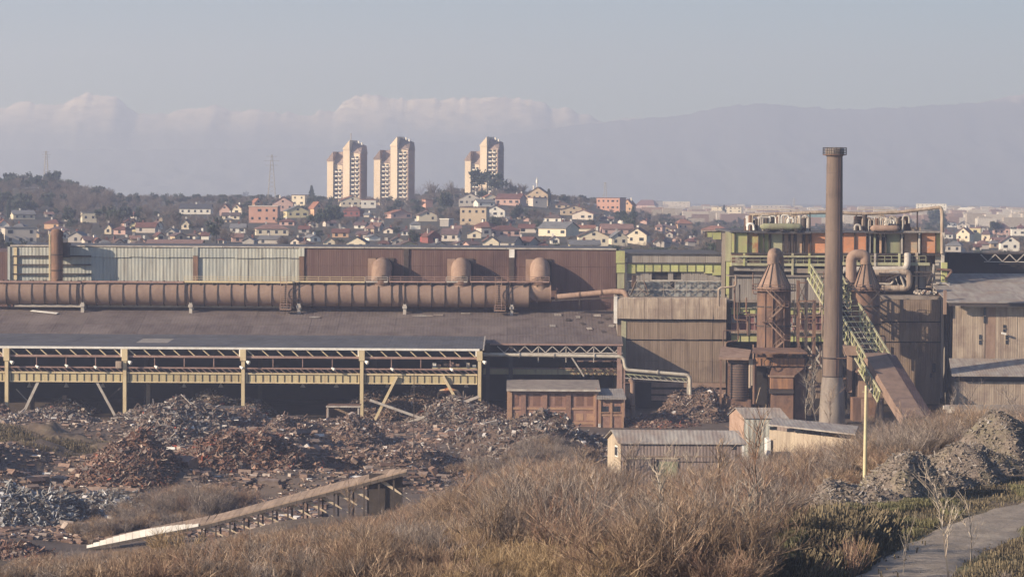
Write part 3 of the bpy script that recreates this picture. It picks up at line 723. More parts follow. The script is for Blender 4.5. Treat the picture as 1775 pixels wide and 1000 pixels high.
# three tower blocks
def tower(u0, u1, u2, vL, vR, vb, D, label):
    """lower slab u0..u1 with slanted cap, taller slab u1..u2"""
    pb = P((u0 + u2) / 2, vb, D); gz = ground_z(pb.x, pb.y) - 2
    t = thing('tower_block', label, 'apartment tower', (pb.x, D, gz))
    for (a, b, vt, yo) in ((u0 - 1, u1 + 1, vL, 0.0), (u1 + 1.1, u2 + 2, vR, 1.5)):
        x0, x1 = P(a, vb, D).x, P(b, vb, D).x; z1 = P((a + b) / 2, vt, D).z
        xm = x0 + (x1 - x0) * 0.40; y0, y1 = D + yo, D + yo + 13
        # blank end slab at the left, slightly forward; balcony face at the right
        bx('wall', t, x0, xm, y0 - 2.2, y1, gz, z1 - 1.5, 'tower_cream')
        bx('wall', t, xm + .003, x1, y0, y1, gz, z1 - 4, 'tower_cream')
        # cap roofs
        MP('roof', t, [(x0 - .3, y0 - 2.5, z1 - 1.5), (xm, y0 - 2.5, z1 + 4.2), (xm, y1, z1 + 4.2), (x0 - .3, y1, z1 - 1.5), (x0 - .3, y0 - 2.5, z1 - 2.3), (xm, y0 - 2.5, z1 - 2.3), (xm, y1, z1 - 2.3), (x0 - .3, y1, z1 - 2.3)],
           [(0, 1, 2, 3), (4, 7, 6, 5), (0, 4, 5, 1), (1, 5, 6, 2), (2, 6, 7, 3), (3, 7, 4, 0)], 'tower_roof' if yo == 0 else 'tower_cream')
        MP('roof', t, [(xm + .01, y0 + 4, z1 + 3.2), (x1 - .4, y0 + 5, z1 + (5.0 if yo == 0 else .6)), (x1 - .4, y1, z1 + (5.0 if yo == 0 else .6)), (xm + .01, y1, z1 + 3.2), (xm + .01, y0 - .4, z1 - 4), (x1 + .4, y0 - .4, z1 - 5), (x1 + .4, y1, z1 - 5), (xm + .01, y1, z1 - 4)],
           [(0, 1, 2, 3), (4, 7, 6, 5), (0, 4, 5, 1), (1, 5, 6, 2), (2, 6, 7, 3), (3, 7, 4, 0)], 'tower_roof')
        n = int((z1 - 5 - gz) / 2.9)
        wd = x1 - xm
        bal, rail, win = MB(), MB(), MB()
        for f in range(n):
            z = gz + 1.2 + f * 2.9
            for q in (0.28, 0.66):
                cx = xm + wd * q
                win.rect(cx - wd * .13, cx + wd * .13, y0 - .08, y0 + .1, z + .1, z + 1.9)
                if (f + (q > .5)) % 1 == 0:
                    bal.rect(cx - wd * .15, cx + wd * .15, y0 - 1.3, y0 - .1, z - .35, z - .05)
                    rail.rect(cx - wd * .15, cx + wd * .15, y0 - 1.3, y0 - 1.15, z - .05, z + .75)
            win.rect(x1 - wd * .12, x1 - wd * .06, y0 - .06, y0 + .1, z + .3, z + 1.5)
        win.part('window_column', t, 'window_glass', True); bal.part('balcony_stack', t, 'tower_slab', True); rail.part('balustrade_stack', t, 'white', True)
        bx('stair_fin', t, x1 - .5, x1 + .1, y0 - .5, y1, gz, z1 - 4.5, 'tower_slab')
        for k in range(3): bx('roof_vent', t, xm + 1 + k * 2.2, xm + 1.9 + k * 2.2, y0 + 5, y0 + 6, z1 - 1, z1 + 2.8 + (k % 2), 'white')
    HB.append(((u0 + u2) / 2, vR - 5, vb + 14, u2 - u0, D))
    t.rotation_euler = (0, 0, math.radians(-17))
    return t
mt('tower_cream', (0.76, 0.63, 0.48), (0.68, 0.55, 0.42), 0.12, (1, 1, .4), rndv=0.04)
mt('tower_roof', (0.33, 0.25, 0.22), (0.25, 0.19, 0.17), 0.2, rndv=0.15)
mt('tower_slab', (0.34, 0.24, 0.20), None, rndv=0.08)
D_T = 1960
ta = tower(568, 594, 623, 274, 254, 336, D_T, 'leftmost cream tower block with mast on its stepped roof')
C('mast', ta, P(602, 250, D_T + 9), P(602, 231, D_T + 9), 0.3, 'grey')
tower(649, 676, 706, 271, 248, 340, D_T, 'middle cream tower block with brown slanted lower roof')
tower(807, 831, 861, 273, 248, 334, D_T, 'rightmost cream tower block half hidden behind the hill trees')
# works chimney of the distant building and pylons
def pylon(u, vb, vt, D, label):
    b = P(u, vb, D); h = P(u, vt, D).z - b.z
    t = thing('power_pylon', label, 'pylon', b)
    m = MB(); w = h * .10
    for sx, sy in ((-1, -1), (1, -1), (1, 1), (-1, 1)): m.bar(b + Vector((sx * w, sy * w, -4)), b + Vector((sx * .4, sy * .4, h)), .2)
    for k in range(9):
        z0, z1 = h * k / 9, h * (k + 1) / 9; a0, a1 = w * (1 - k / 9) + .4, w * (1 - (k + 1) / 9) + .4
        s = 1 if k % 2 else -1
        m.bar(b + Vector((-s * a0, -a0, z0)), b + Vector((s * a1, -a1, z1)), .14); m.bar(b + Vector((s * a0, a0, z0)), b + Vector((-s * a1, a1, z1)), .14)
    m.part('lattice_tower', t, 'grey')
    for k, q in ((.72, .16), (.84, .2), (.95, .14)): B('cross_arm', t, b + Vector((-h * q, 0, h * k)), b + Vector((h * q, 0, h * k)), .2, "grey")
    return t
pylon(80, 300, 262, 2050, 'faint lattice mast on the wooded hill at far left')
pylon(471, 335, 268, 2080, 'faint lattice pylon left of the first tower block')
pylon(1049, 350, 316, 2300, 'faint lattice pylon above the pinkish red block')
pylon(1376, 374, 344, 3300, 'far lattice pylon just left of the tall chimney')
ant = thing('radio_mast', 'thin white radio mast above the tall tan gable', 'mast', P(931, 332, 1930))
C('mast_tube', ant, P(931, 335, 1930), P(931, 308, 1930), .35, 'white_paint'); C('antenna_drum', ant, P(931, 318, 1930), P(931, 312, 1930), .8, 'white_paint')

# ================================================================= the steel works
def zv(v, D, u=887): return P(u, v, D).z
def xu(u, D, v=560): return P(u, v, D).x

# ---- long pale/brown back hall ------------------------------------------------
DB = 655.5
bh = thing('back_hall', 'long tall hall behind the big duct, pale sheeting at left and dark brown at right', 'industrial hall', (xu(540, DB), DB, 0))
XL, XS, XR = xu(18, DB, 460), xu(522, DB, 460), xu(1068, DB, 470)
ZT = zv(433, DB); ZM = zv(449, DB)
bx('core_wall', bh, XL - 90, XR + 2, DB + 1.0, DB + 45, 0, ZT - 1.2, 'purple_sheet')
n = 22
for i in range(n):
    a, b = XL + (XS - XL) * i / n, XL + (XS - XL) * (i + 1) / n
    jz = rnd.uniform(-.10, .10)
    bx('cladding_panel', bh, a + .02, b - .02, DB - .05 - rnd.uniform(0, .08), DB + .9, ZM - .1 + jz, ZT + jz * .3, 'pale_sheet')
    bx('cladding_panel', bh, a + .02, b - .02, DB + .25 - rnd.uniform(0, .08), DB + .9, zv(500, DB), ZM - .14 + jz, 'pale_sheet')
n = 18
for i in range(n):
    a, b = XS + (XR - XS) * i / n, XS + (XR - XS) * (i + 1) / n
    bx('cladding_panel', bh, a + .015, b - .015, DB - .02 - rnd.uniform(0, .03), DB + .9, zv(462, DB), ZT, 'purple_sheet')
    bx('cladding_panel', bh, a + .015, b - .015, DB + .04 - rnd.uniform(0, .03), DB + .9, 16.0, zv(462, DB) - .03, 'purple_sheet')
for u in (339, 523, 704, 887):
    x = xu(u, DB, 465)
    bx('pilaster', bh, x - .55, x + .55, DB - .3, DB + .6, zv(490, DB), zv(447, DB), 'rust' if u < 600 else 'dark_steel')
    bx('pilaster_cap', bh, x - .6, x + .6, DB - .32, DB + .6, zv(446.5, DB), ZT + .1, 'white_paint' if u == 887 else 'pale_sheet' if u < 600 else 'dark_steel')
x0 = XL
for k in range(9):                                   # coping of the roof edge in 16 m lengths
    bx('coping', bh, x0, min(x0 + 15.9, XR), DB - .35, DB + 1.2, ZT + .12, ZT + .42, 'pale_steel'); x0 += 16
bx('roof', bh, XL - .4, XR, DB + 1.25, DB + 45, ZT - .3, ZT + .2, 'roof_slate')
xc = xu(27, DB, 460)
bx('corner_post', bh, xc - .35, xc + .35, DB - .35, DB - .1, zv(490, DB), zv(434, DB), 'cream_steel')
for v in (444, 459, 475): B('wall_rail', bh, P(22, v, DB - .3), P(158, v, DB - .3), .3, 'dark_steel')
bx('end_column', bh, XL - .6, XL, DB - .3, DB + .5, 15, ZT, 'pale_sheet')

# ---- main hall with the brown roof, open towards the yard ----------------------
DE, DR = 625.0, 653.5
mh = thing('main_hall', 'wide open fronted hall under a worn brown corrugated roof below the big duct', 'industrial hall', (xu(560, DE), DE, 0))
ZE, ZR = zv(597, DE), zv(538, DR)
XH0, XH1 = xu(-220, DE), xu(1080, DE, 590)
SLOPE = (ZR - ZE) / (DR - DE)
def roofz(y): return ZE + SLOPE * (y - DE)
XW = xu(1070, 632, 560)          # left edge of the melt shop wall: the roof butts against it beyond y = 632
n = 26; wdt = (XH1 - XH0) / n
for i in range(n):               # roof sheets in four courses
    a, b = XH0 + wdt * i, XH0 + wdt * (i + 1)
    for k in range(4):
        ya, yb = DE + (DR - DE) * k / 4, DE + (DR - DE) * (k + 1) / 4
        if b > XW and ya > 631.5 - 7: 
            if ya >= 632: bb = XW - .05
            else: bb = b; yb_ = yb
        bb = min(b, XW - .05) if yb > 632.5 else b
        if bb <= a: continue
        lift = .03 * (3 - k) * 0 + rnd.uniform(0, .05)
        z_ = .12
        vs = []
        for (x, y) in ((a, ya - .15), (bb - .03, ya - .15), (bb - .03, yb), (a, yb)): vs.append((x, y, roofz(y) + lift + z_ + (.10 if y < yb else 0)))
        vs += [(x, y, z - .10) for x, y, z in vs]
        MP('roof_sheet', mh, vs, [(0, 1, 2, 3), (7, 6, 5, 4), (0, 4, 5, 1), (1, 5, 6, 2), (2, 6, 7, 3), (3, 7, 4, 0)], 'roof_brown')
vs = [(XH0, DE, ZE - .02), (XW - .05, DE, ZE - .02), (XW - .05, DR, ZR - .02), (XH0, DR, ZR - .02)]
vs += [(x, y, z - .3) for x, y, z in vs]
MP('roof_deck', mh, vs, [(0, 1, 2, 3), (7, 6, 5, 4), (0, 4, 5, 1), (1, 5, 6, 2), (2, 6, 7, 3), (3, 7, 4, 0)], 'dark_steel')
bx('end_wall', mh, XH0 - 1, XH0, DE, DB, -1, 24, 'void_shade')
bx('rear_wall', mh, XH0, XW, DB - .8, DB - .3, -1, roofz(DB - 2) - .6, 'void_shade')  # hall interior shade put into the wall colour
bx('gable_wall', mh, XH1 - .75, XH1 - .45, DE + .3, 631.2, 0, ZE - .35, 'rust')
B('fascia', mh, (XH0, DE - .25, ZE + .05), (XH1, DE - .25, ZE + .05), .25, 'pink_steel', .35)
for u0, u1 in ((834, 895), (895, 955), (955, 1017), (1017, 1079)):
    B('truss_chord', mh, P(u0, 612, DE), P(u1, 612.3, DE), .28, 'pale_steel')
zigzag('truss_diagonal', mh, 862, 1077, 600, 611, DE, 18, .2, 'pale_steel')
for u in (933, 981, 1029, 1076): B('truss_hanger', mh, P(u, 603, DE), P(u, 628, DE), .18, 'pale_steel')
for u in (885, 1073):
    x = xu(u, DE, 680); bx('column', mh, x - .45, x + .45, DE - .2, DE + .7, -1, ZE - .3, 'pink_steel' if u > 1000 else 'dark_steel')
R('crane_girder', mh, 838, 640, 1074, 649, 630, 1.0, 'yellow_girder')
R('girder_flange', mh, 838, 637.5, 1074, 639.5, 629.8, 1.2, 'pink_steel')
B('walkway_beam', mh, P(1000, 625, 629), P(1074, 625, 629), .4, 'pink_steel')
zigzag('walkway_brace', mh, 990, 1074, 641, 649, 629.6, 12, .16, 'rust')
B('raking_strut', mh, P(985, 610, DE - 1), P(1012, 652, DE - 1), .3, 'pale_steel')
for i, (u, v, L, r) in enumerate([(967, 547, 12, .1), (985, 556, 9, -.2), (1002, 551, 8, .05), (1035, 548, 13, .08), (1040, 560, 8, -.1), (1022, 571, 9, .25), (1060, 566, 10, -.15), (1046, 576, 7, .2), (733, 549, 36, .02), (760, 547.5, 16, -.02), (807, 544.5, 16, 0), (1010, 562, 7, .4), (1052, 553, 9, .3), (958, 566, 10, .02), (545, 551, 18, .02)]):
    D = 625
    while zv(v, D, u) > roofz(D) + .2 and D < 653: D += .25
    p = P(u, v, D); p.z = roofz(D) + .36
    o = bpy.data.objects.new('loose_sheet', cube_mesh('roof_pale' if i in (3, 8, 9, 10) else rnd.choice(['roof_pale', 'dark_steel', 'grey_sheet'])))
    _place(o, mh, Matrix.Translation(p) @ Matrix.Rotation(math.atan(SLOPE) + .06, 4, 'X') @ Matrix.Rotation(r, 4, 'Z') @ Matrix.Diagonal((L * D / F, 1.6 if L < 14 else .8, .06, 1)))
D = 649.0
ws = thing('stray_sheet', 'long white sheet lying skewed on the brown roof under the duct at far left', 'roof sheet', P(77, 546, 648))
p = P(77, 546, 648); p.z = roofz(648) + .45
o = bpy.data.objects.new('sheet', cube_mesh('white_paint')); _place(o, ws, Matrix.Translation(p) @ Matrix.Rotation(math.atan(SLOPE), 4, 'X') @ Matrix.Rotation(-.35, 4, 'Z') @ Matrix.Diagonal((6.6, 1.0, .08, 1)))

# ---- big rusty duct ------------------------------------------------------------
DD, RD = 650.6, 2.68
ZD = zv(509.5, DD, 480)
du = thing('gas_duct', 'huge horizontal rusty brown duct with dark rings running along the hall roof', 'duct', (xu(480, DD), DD, ZD))
X0, X1 = xu(-30, DD, 509), xu(917, DD, 509)
bays = [145, 332, 519, 702, 887]
bxs = [xu(u, DD, 509) for u in bays]
edges = [X0] + bxs + [X1]
for a, b in zip(edges, edges[1:]):
    n = max(1, round((b - a) / 3.0))
    for i in range(n):
        p, q = a + (b - a) * i / n, a + (b - a) * (i + 1) / n
        C('duct_shell', du, (p, DD, ZD), (q, DD, ZD), RD, 'duct_rust', 28)
        C('ring', du, (q - .09, DD, ZD), (q + .09, DD, ZD), RD + .17, 'dark_steel', 28)
for x in bxs:
    for d in (-1.25, -.85):
        C('ring', du, (x + d - .07, DD, ZD), (x + d + .07, DD, ZD), RD + .17, 'dark_steel', 28)
    for s in (-1, 1):
        bx('saddle_leg', du, x - .35, x + .35, DD + s * 1.6 - .3, DD + s * 1.6 + .3, roofz(DD + s * 1.6), ZD - RD + .8, 'pale_steel')
    bx('saddle', du, x - .5, x + .5, DD - 2.4, DD + 2.4, ZD - RD - .35, ZD - RD + .25, 'pale_steel')
R('pipe_rack', du, 25, 528, 145, 532, DD - 1, 2, 'pale_steel'); R('pipe_rack', du, 152, 528, 510, 533, DD + 1, 1.5, 'pale_steel')
# drum end
xa, xb = xu(915, DD, 507), xu(953, DD, 507)
zc = zv(507, DD, 930)
sweep('drum_cone', du, [(X1 - .02, DD, ZD), (xa + .9, DD, zc + .1)], [RD, 1.9], 'duct_rust', 24)
C('drum', du, (xa, DD, zc), (xb, DD, zc), 2.05, 'duct_rust', 24)
C('drum_flange', du, (xb, DD, zc), (xb + .25, DD, zc), 2.25, 'rust_light', 24)
# platform along the crown with handrails
zp = zv(487.5, DD - 1.5)
for a, b, m_ in ((-20, 140, 'pink_steel'), (142, 318, 'pink_steel'), (320, 510, 'cream_steel'), (512, 632, 'cream_steel'), (634, 672, 'pale_steel'), (675, 772, 'pink_steel'), (774, 810, 'pale_steel'), (815, 880, 'pink_steel'), (882, 952, 'pink_steel')):
    p, q = P(a, 487.5, DD - 2.0), P(b, 487.5, DD - 2.0)
    wk = bx('walkway', du, p.x, q.x, DD - 2.2, DD - .6, p.z - .3 if a < 400 else (p.z + q.z) / 2 - .3, (p.z + q.z) / 2 + .05, m_)
    if a >= 315: railing('handrail', wk, [Vector((p.x, DD - 2.15, (p.z + q.z) / 2)), Vector((q.x, DD - 2.15, (p.z + q.z) / 2))], m_, 1.0, 2.4, .1)
    n = int((q.x - p.x) / 3)
    for i in range(n): bx('bracket', du, p.x + 3 * i + .2, p.x + 3 * i + .4, DD - 2.1, DD - 1.2, zp - 1.2, zp - .3, 'dark_steel')
for u in (494, 864):
    x = xu(u, DD, 510); m = MB(); yf = DD - RD - .9
    for s in (-.7, .7): m.bar((x + s, yf, ZD - RD - .6), (x + s, yf, ZD + RD + 1.4), .12)
    for k in range(14): m.bar((x - .7, yf, ZD - RD - .4 + k * .5), (x + .7, yf, ZD - RD - .4 + k * .5), .08)
    m.part('ladder', du, 'rust_light')
    ld = bx('landing', du, x - .9, x + 1.6, yf - .4, DD - 1.6, ZD - RD - .75, ZD - RD - .55, 'rust_light')
    railing('landing_rail', ld, [Vector((x - .9, yf - .4, ZD - RD - .55)), Vector((x + 1.6, yf - .4, ZD - RD - .55))], 'pink_steel', 1.1, .8, .08)
# three elbows into the hall wall and one tall riser
def elbow(u, vt):
    x = xu(u, DD, 470); r = 2.25
    zt = zv(vt, DD, u)
    yc = DD + .2; R_ = 3.0; zc_ = zt - r - R_
    pts = [Vector((x, yc, ZD + 1.0)), Vector((x, yc, zc_))]
    for k in range(1, 9):
        a = math.pi / 2 * k / 8
        pts.append(Vector((x, yc + R_ * (1 - math.cos(a)), zc_ + R_ * math.sin(a))))
    pts.append(Vector((x, DB + .4, zc_ + R_)))
    e = sweep('elbow', du, pts, r, 'rust_light', 24)
    C('collar', du, (x, yc, ZD + RD - .3), (x, yc, ZD + RD + .45), r + .25, 'rust', 24)
    bx('duct_box', du, x - r - .9, x - r + .9, DB - 2.6, DB - .4, zv(486, DB), zv(449, DB), 'rust_light')
    bx('wall_flange', du, x - r - .4, x + r + .4, DB - .38, DB - .12, zv(490, DB), zv(448.5, DB), 'dark_steel')
    bx('hatch', e, x + .2, x + 1.0, yc - r - .05, yc - r + .5, zv(483, DD), zv(478, DD), 'dark_steel')
for u in (661, 799, 936): elbow(u, 447)
x = xu(98.5, DD, 450); z0_, z1_ = ZD + 1, zv(404, DD, 98)
rs = sweep('riser', du, [(x, DD, z0_), (x, DD, z1_ - .3), (x, DD, z1_ - .29), (x + .1, DD + .3, z1_ + .35)], [1.35, 1.35, 1.5, 1.35], 'rust', 20)
bx('riser_cowl', du, x - 1.1, x + 2.2, DD + 1.6, DB + 1.5, z1_ - 5.5, z1_ - 2.2, 'dark_steel')
bx('riser_ladder', du, x - 1.7, x - 1.35, DD - .7, DD - .4, ZD + RD, z1_ - .2, 'cream_steel')
for z in (z0_ + 4, z0_ + 7.5): C('ring', du, (x, DD, z - .1), (x, DD, z + .1), 1.5, 'dark_steel', 20)
# slim slanting pipe from the drum to the melt shop
sp_ = thing('slanting_pipe', 'slim rusty pipe slanting from the duct end up to the melt shop corner', 'pipe', P(1015, 512, 648))
pts = fillet([P(963, 515, 648), P(1066, 505, 646), P(1083, 506, 645), P(1088, 517, 645)], 1.4)
sweep('pipe_run', sp_, pts, .62, 'rust_light', 14)
for u, v in ((963, 515), (1004, 511), (1042, 507.5)):
    a = P(u, v, 648 - (u - 963) * .02); C('flange', sp_, a - Vector((.12, 0, 0)), a + Vector((.12, 0, 0)), .78, 'rust', 14)
B('pipe_bridge', sp_, P(955, 521, 648), P(1064, 516, 646), .3, 'dark_steel')
B('pipe_prop', sp_, P(1004, 512, 647), P(1004, 530, 647), .25, 'dark_steel')

# ---- open craneway shed in front ------------------------------------------------
DF = 592.0
cs_ = thing('craneway_shed', 'long open craneway shed with cream columns, yellow girder and slate grey roof', 'craneway', (xu(420, DF), DF, 0))
cols = [-193, 12, 216.5, 421.5, 627, 831]
XC = [xu(u, DF, 690) for u in cols]
ZF = zv(605.5, DF, 420); xe = XC[-1] + .6
# roof in sheets
n = 20; xs0 = XC[0] - 10
ZB = zv(583.5, 627, 420)
for i in range(n):
    a, b = xs0 + (xe - xs0) * i / n, xs0 + (xe - xs0) * (i + 1) / n
    for k in range(3):
        ya, yb = DF + 35 * k / 3, DF + 35 * (k + 1) / 3
        za, zb = ZF + .35 + (ZB - ZF) * k / 3, ZF + .35 + (ZB - ZF) * (k + 1) / 3
        e = rnd.uniform(0, .04)
        vs = [(a, ya - .1, za + e + .08), (b - .03, ya - .1, za + e + .08), (b - .03, yb, zb + e), (a, yb, zb + e)]
        vs += [(q[0], q[1], q[2] - .1) for q in vs]
        MP('roof_sheet', cs_, vs, [(0, 1, 2, 3), (7, 6, 5, 4), (0, 4, 5, 1), (1, 5, 6, 2), (2, 6, 7, 3), (3, 7, 4, 0)], 'grey_sheet' if (i, k) == (9, 1) else 'roof_slate')
vs = [(xs0, DF, ZF + .2), (xe, DF, ZF + .2), (xe, DF + 35, ZB + .2), (xs0, DF + 35, ZB + .2)]; vs += [(x, y, z - .25) for x, y, z in vs]
MP('roof_deck', cs_, vs, [(0, 1, 2, 3), (7, 6, 5, 4), (0, 4, 5, 1), (1, 5, 6, 2), (2, 6, 7, 3), (3, 7, 4, 0)], 'dark_steel')
B('verge', cs_, (xe + .15, DF - .1, ZF + .25), (xe + .15, DF + 35, ZB + .3), .3, 'pale_steel')
for i in range(5):
    a, b = XC[i], XC[i + 1]
    bx('eave_beam', cs_, a, b - .02, DF - .4, DF - .05, ZF - .02, ZF + .42, 'white_paint')
    z1 = zv(606.5, DF, 420); z0 = zv(618.5, DF, 420)
    bx('truss_chord', cs_, a + .4, b - .4, DF - .2, DF + .15, z0 - .22, z0 + .22, 'pink_steel')
    for k in range(8):
        p, q = a + (b - a) * (k + .25) / 8, a + (b - a) * (k + .78) / 8
        B('truss_diagonal', cs_, (p, DF, z1), (q, DF, z0), .2, 'cream_steel')
        if k < 7: B('truss_counter', cs_, (q + .1, DF + .8, z0), (p + (b - a) / 8, DF + .8, z1), .1, 'dark_steel')
    for k in (1, 2, 3): 
        xh = a + (b - a) * k / 4
        B('hanger', cs_, (xh, DF + .1, z0), (xh, DF + .1, zv(636, DF, 420)), .16, 'pink_steel')
    # runway: toe walkway truss, plate girder, stiffeners
    zt, zb_, g1, g0 = zv(638, DF, 420), zv(646, DF, 420), zv(649.5, DF, 420), zv(662, DF, 420)
    bx('walkway_chord', cs_, a + .45, b - .45, DF - .35, DF - .1, zt - .14, zt + .14, 'pink_steel')
    bx('walkway_floor', cs_, a + .45, b - .45, DF - .25, DF + .9, zb_ - .3, zb_, 'cream_steel')
    for k in range(17):
        p = a + .6 + (b - a - 1.2) * k / 17
        B('walkway_brace', cs_, (p, DF - .22, zt), (p + 1.3, DF - .22, zb_), .1, 'pink_steel')
    bx('girder_web', cs_, a + .5, b - .5, DF + .0, DF + .5, g0, zb_ - .31, 'yellow_girder')
    bx('girder_flange', cs_, a + .5, b - .5, DF - .1, DF + .9, g0 - .22, g0, 'cream_steel')
    for k in range(16):
        p = a + 1.0 + (b - a - 2) * k / 15
        bx('stiffener', cs_, p - .07, p + .07, DF - .1, DF - .004, g0, zb_ - .32, 'dark_steel')
for i, u in enumerate(cols):
    x = XC[i]; base = -0.6
    bx('column', cs_, x - .35, x + .35, DF - .6, DF + .5, base, zv(625, DF, u), 'cream_steel')
    bx('column_head', cs_, x - .58, x + .58, DF - .75, DF + .6, zv(625, DF, u), ZF - .04, 'cream_steel')
    bx('head_plate', cs_, x - .85, x - .62, DF - .4, DF + .4, zv(618, DF, u), ZF - .06, 'white_paint')
    bx('rear_column', cs_, x + 1.1, x + 1.9, DF + 22, DF + 22.8, base, ZB - .4, 'dark_steel')
    p = P(u + 6, 626, DF - 1.0)
    sweep('floodlight', cs_, [p, p + Vector((.4, -.2, -.25)), p + Vector((.6, -.3, -.35))], [.2, .36, .4], 'white_paint', 10)
for u, v in ((62, 633.5), (163, 634.5), (268, 634), (113, 632), (575, 637.5), (677, 638), (416, 635), (780, 638.5)):
    p = P(u, v, DF - .9)
    sweep('floodlight', cs_, [p, p + Vector((.4, -.3, -.25)), p + Vector((.65, -.45, -.35))], [.15, .28, .3], 'white_paint', 10)
for u in (51, 115, 178, 319, 383, 525, 583, 672, 717, 808):
    p = P(u, 665, DF + 4); 
    sweep('pendant_lamp', cs_, [p + Vector((0, 0, .5)), p, p + Vector((0, 0, -.7))], [.1, .16, .55], 'pale_steel', 10)
R('switch_cabinet', cs_, 200, 626, 210, 638, DF - 1.1, .6, 'pale_beige')
for (ua, va, ub, vb_, w, m_, D) in ((66, 662, 31, 736, .55, 'pale_steel', DF + .4), (168, 662, 208, 736, .5, 'pale_steel', DF + .4), (688, 652, 646, 735, .55, 'cream_steel', DF - .4), (768, 652, 822, 747, .55, 'cream_steel', DF - .4),
                               (641, 693, 797, 748, .5, 'pale_steel', DF - 1.2), (703, 734, 830, 687, .5, 'pale_steel', DF - 1.8), (188, 690, 214, 667, .3, 'dark_steel', DF + 10), (28, 674, 50, 697, .2, 'pale_steel', DF + 6)):
    B('raking_brace', cs_, P(ua, va, D), P(ub, vb_, D), w, m_)
for u, m_ in ((257, 'pale_beige'), (112, 'rust_light'), (307, 'rust_light')):
    x = xu(u, DF + 16, 690); bx('inner_post', cs_, x - .4, x + .4, DF + 15.6, DF + 16.4, -.5, zv(665 if u == 257 else 685, DF + 16, u), m_)
# travelling crane trolley on the right bay
ct = thing('crane_trolley', 'pale overhead crane trolley on the runway near the right end of the craneway', 'crane', P(795, 640, DF + 3))
R('crab_frame', ct, 749, 637, 826, 641, DF + 2, 3, 'yellow_girder')
for u, v0, v1, m_ in ((753, 629, 637, 'white_paint'), (761, 632, 637, 'rust_light'), (772, 630, 637, 'dark_steel'), (783, 628, 637, 'pink_steel'), (793, 631, 637, 'rust_light'), (811, 629, 637, 'pale_steel'), (822, 633, 640, 'white_paint')):
    R('machinery_block', ct, u - 3, v0, u + 3, v1, DF + 2.4, 1.4, m_)
C('hoist_drum', ct, P(770, 633, DF + 3.5), P(792, 633, DF + 3.5), .5, 'pink_steel')
# orange grab hanging under it
gp = thing('grab', 'orange two jawed scrap grab hanging below the craneway girder', 'grab', P(778, 677, DF + 6))
g0 = P(778, 676, DF + 6)
B('rope', gp, g0 + Vector((-.5, 0, 0)), g0 + Vector((-.4, 0, 3.0)), .1, 'dark_steel'); B('rope', gp, g0 + Vector((.5, 0, 0)), g0 + Vector((.4, 0, 3.0)), .1, 'dark_steel')
sweep('grab_head', gp, [g0 + Vector((-1.0, 0, -.3)), g0 + Vector((0, 0, .25)), g0 + Vector((1.0, 0, -.3))], .5, 'orange_panel', 10)
sweep('hub', gp, [g0 + Vector((0, -.4, -.8)), g0 + Vector((0, .4, -.8))], .6, 'rust_orange', 10)
for s in (-1, 1): sweep('jaw', gp, [g0 + Vector((s * .8, 0, -.1)), g0 + Vector((s * 1.7, 0, -.25)), g0 + Vector((s * 2.2, 0, -.9)), g0 + Vector((s * 2.3, 0, -1.7))], [.42, .4, .3, .08], 'peach_panel', 8)

# ---- melt shop (right block) ------------------------------------------------------
DW, DU = 632.0, 650.0
ms = thing('melt_shop', 'tall patched steel mill block with lime green frame, beige sheeting and orange panels', 'mill building', (xu(1350, DW), DW, 0))
XA, XB_ = xu(1070, DW, 560), xu(1259, DW, 560)
ztiers = [(516, 553, 'pale_beige', -.55), (556, 588, 'beige_sheet', 0), (591, 626, 'beige_sheet', .12), (626, 662, 'beige_sheet', .16)]
for v0, v1, m_, off in ztiers:
    for i in range(8):
        a, b = XA + (XB_ - XA) * i / 8, XA + (XB_ - XA) * (i + 1) / 8
        z1, z0 = zv(v0, DW, 1165), zv(v1, DW, 1165)
        j = rnd.uniform(-.08, .08)
        if v0 == 516:      # bulging upper course
            zs = [z0 + j, z0 + (z1 - z0) * .5, z1 - .3, z1 + j]; ys = [DW - .9 + rnd.uniform(-.1, .1), DW - .75, DW - .35, DW + .25]
            vs = []
            for z, y in zip(zs, ys): vs += [(a + .03, y, z), (b - .03, y, z)]
            vs += [(a + .03, DW + .45, zs[-1]), (b - .03, DW + .45, zs[-1]), (a + .03, DW + .45, zs[0]), (b - .03, DW + .45, zs[0])]
            fs = [(0, 1, 3, 2), (2, 3, 5, 4), (4, 5, 7, 6), (6, 7, 9, 8), (8, 9, 11, 10), (10, 11, 1, 0), (0, 2, 4, 6, 8, 10), (1, 11, 9, 7, 5, 3)]
            MP('cladding_panel', ms, vs, fs, m_)
        else:
            bx('cladding_panel', ms, a + .02, b - .02, DW + off + rnd.uniform(-.04, .04), DW + .5, z0 + j, z1, m_)
bx('tier_gap', ms, XA, XB_, DW + .55, DW + 1.0, 0, zv(517, DW, 1165), 'void_shade')
for v0, v1 in ((663, 671), (675, 683), (686, 694)):
    z1, z0 = zv(v0, DW, 1165), zv(v1, DW, 1165)
    bx('wall_girt', ms, xu(1130, DW), XB_, DW - .1, DW + .4, z0, z1, 'rust_light')
bx('side_wall', ms, XA, XA + .5, DW + .5, 690, 0, zv(516, DW, 1075), 'grey_sheet')
bx('corner_post', ms, XA - .75, XA - .05, DW - .5, DW + .4, zv(560, DW, 1070), zv(514, DW, 1070), 'white_paint')
bx('corner_post', ms, XA + .9, XA + 1.9, DW - .12, DW + .3, zv(640, DW, 1075), zv(556, DW, 1075), 'lime_pale')
bx('floor_slab', ms, XA, xu(1640, DW), DW + 1.1, 690, zv(519, DW, 1165) - .6, zv(519, DW, 1165), 'concrete')
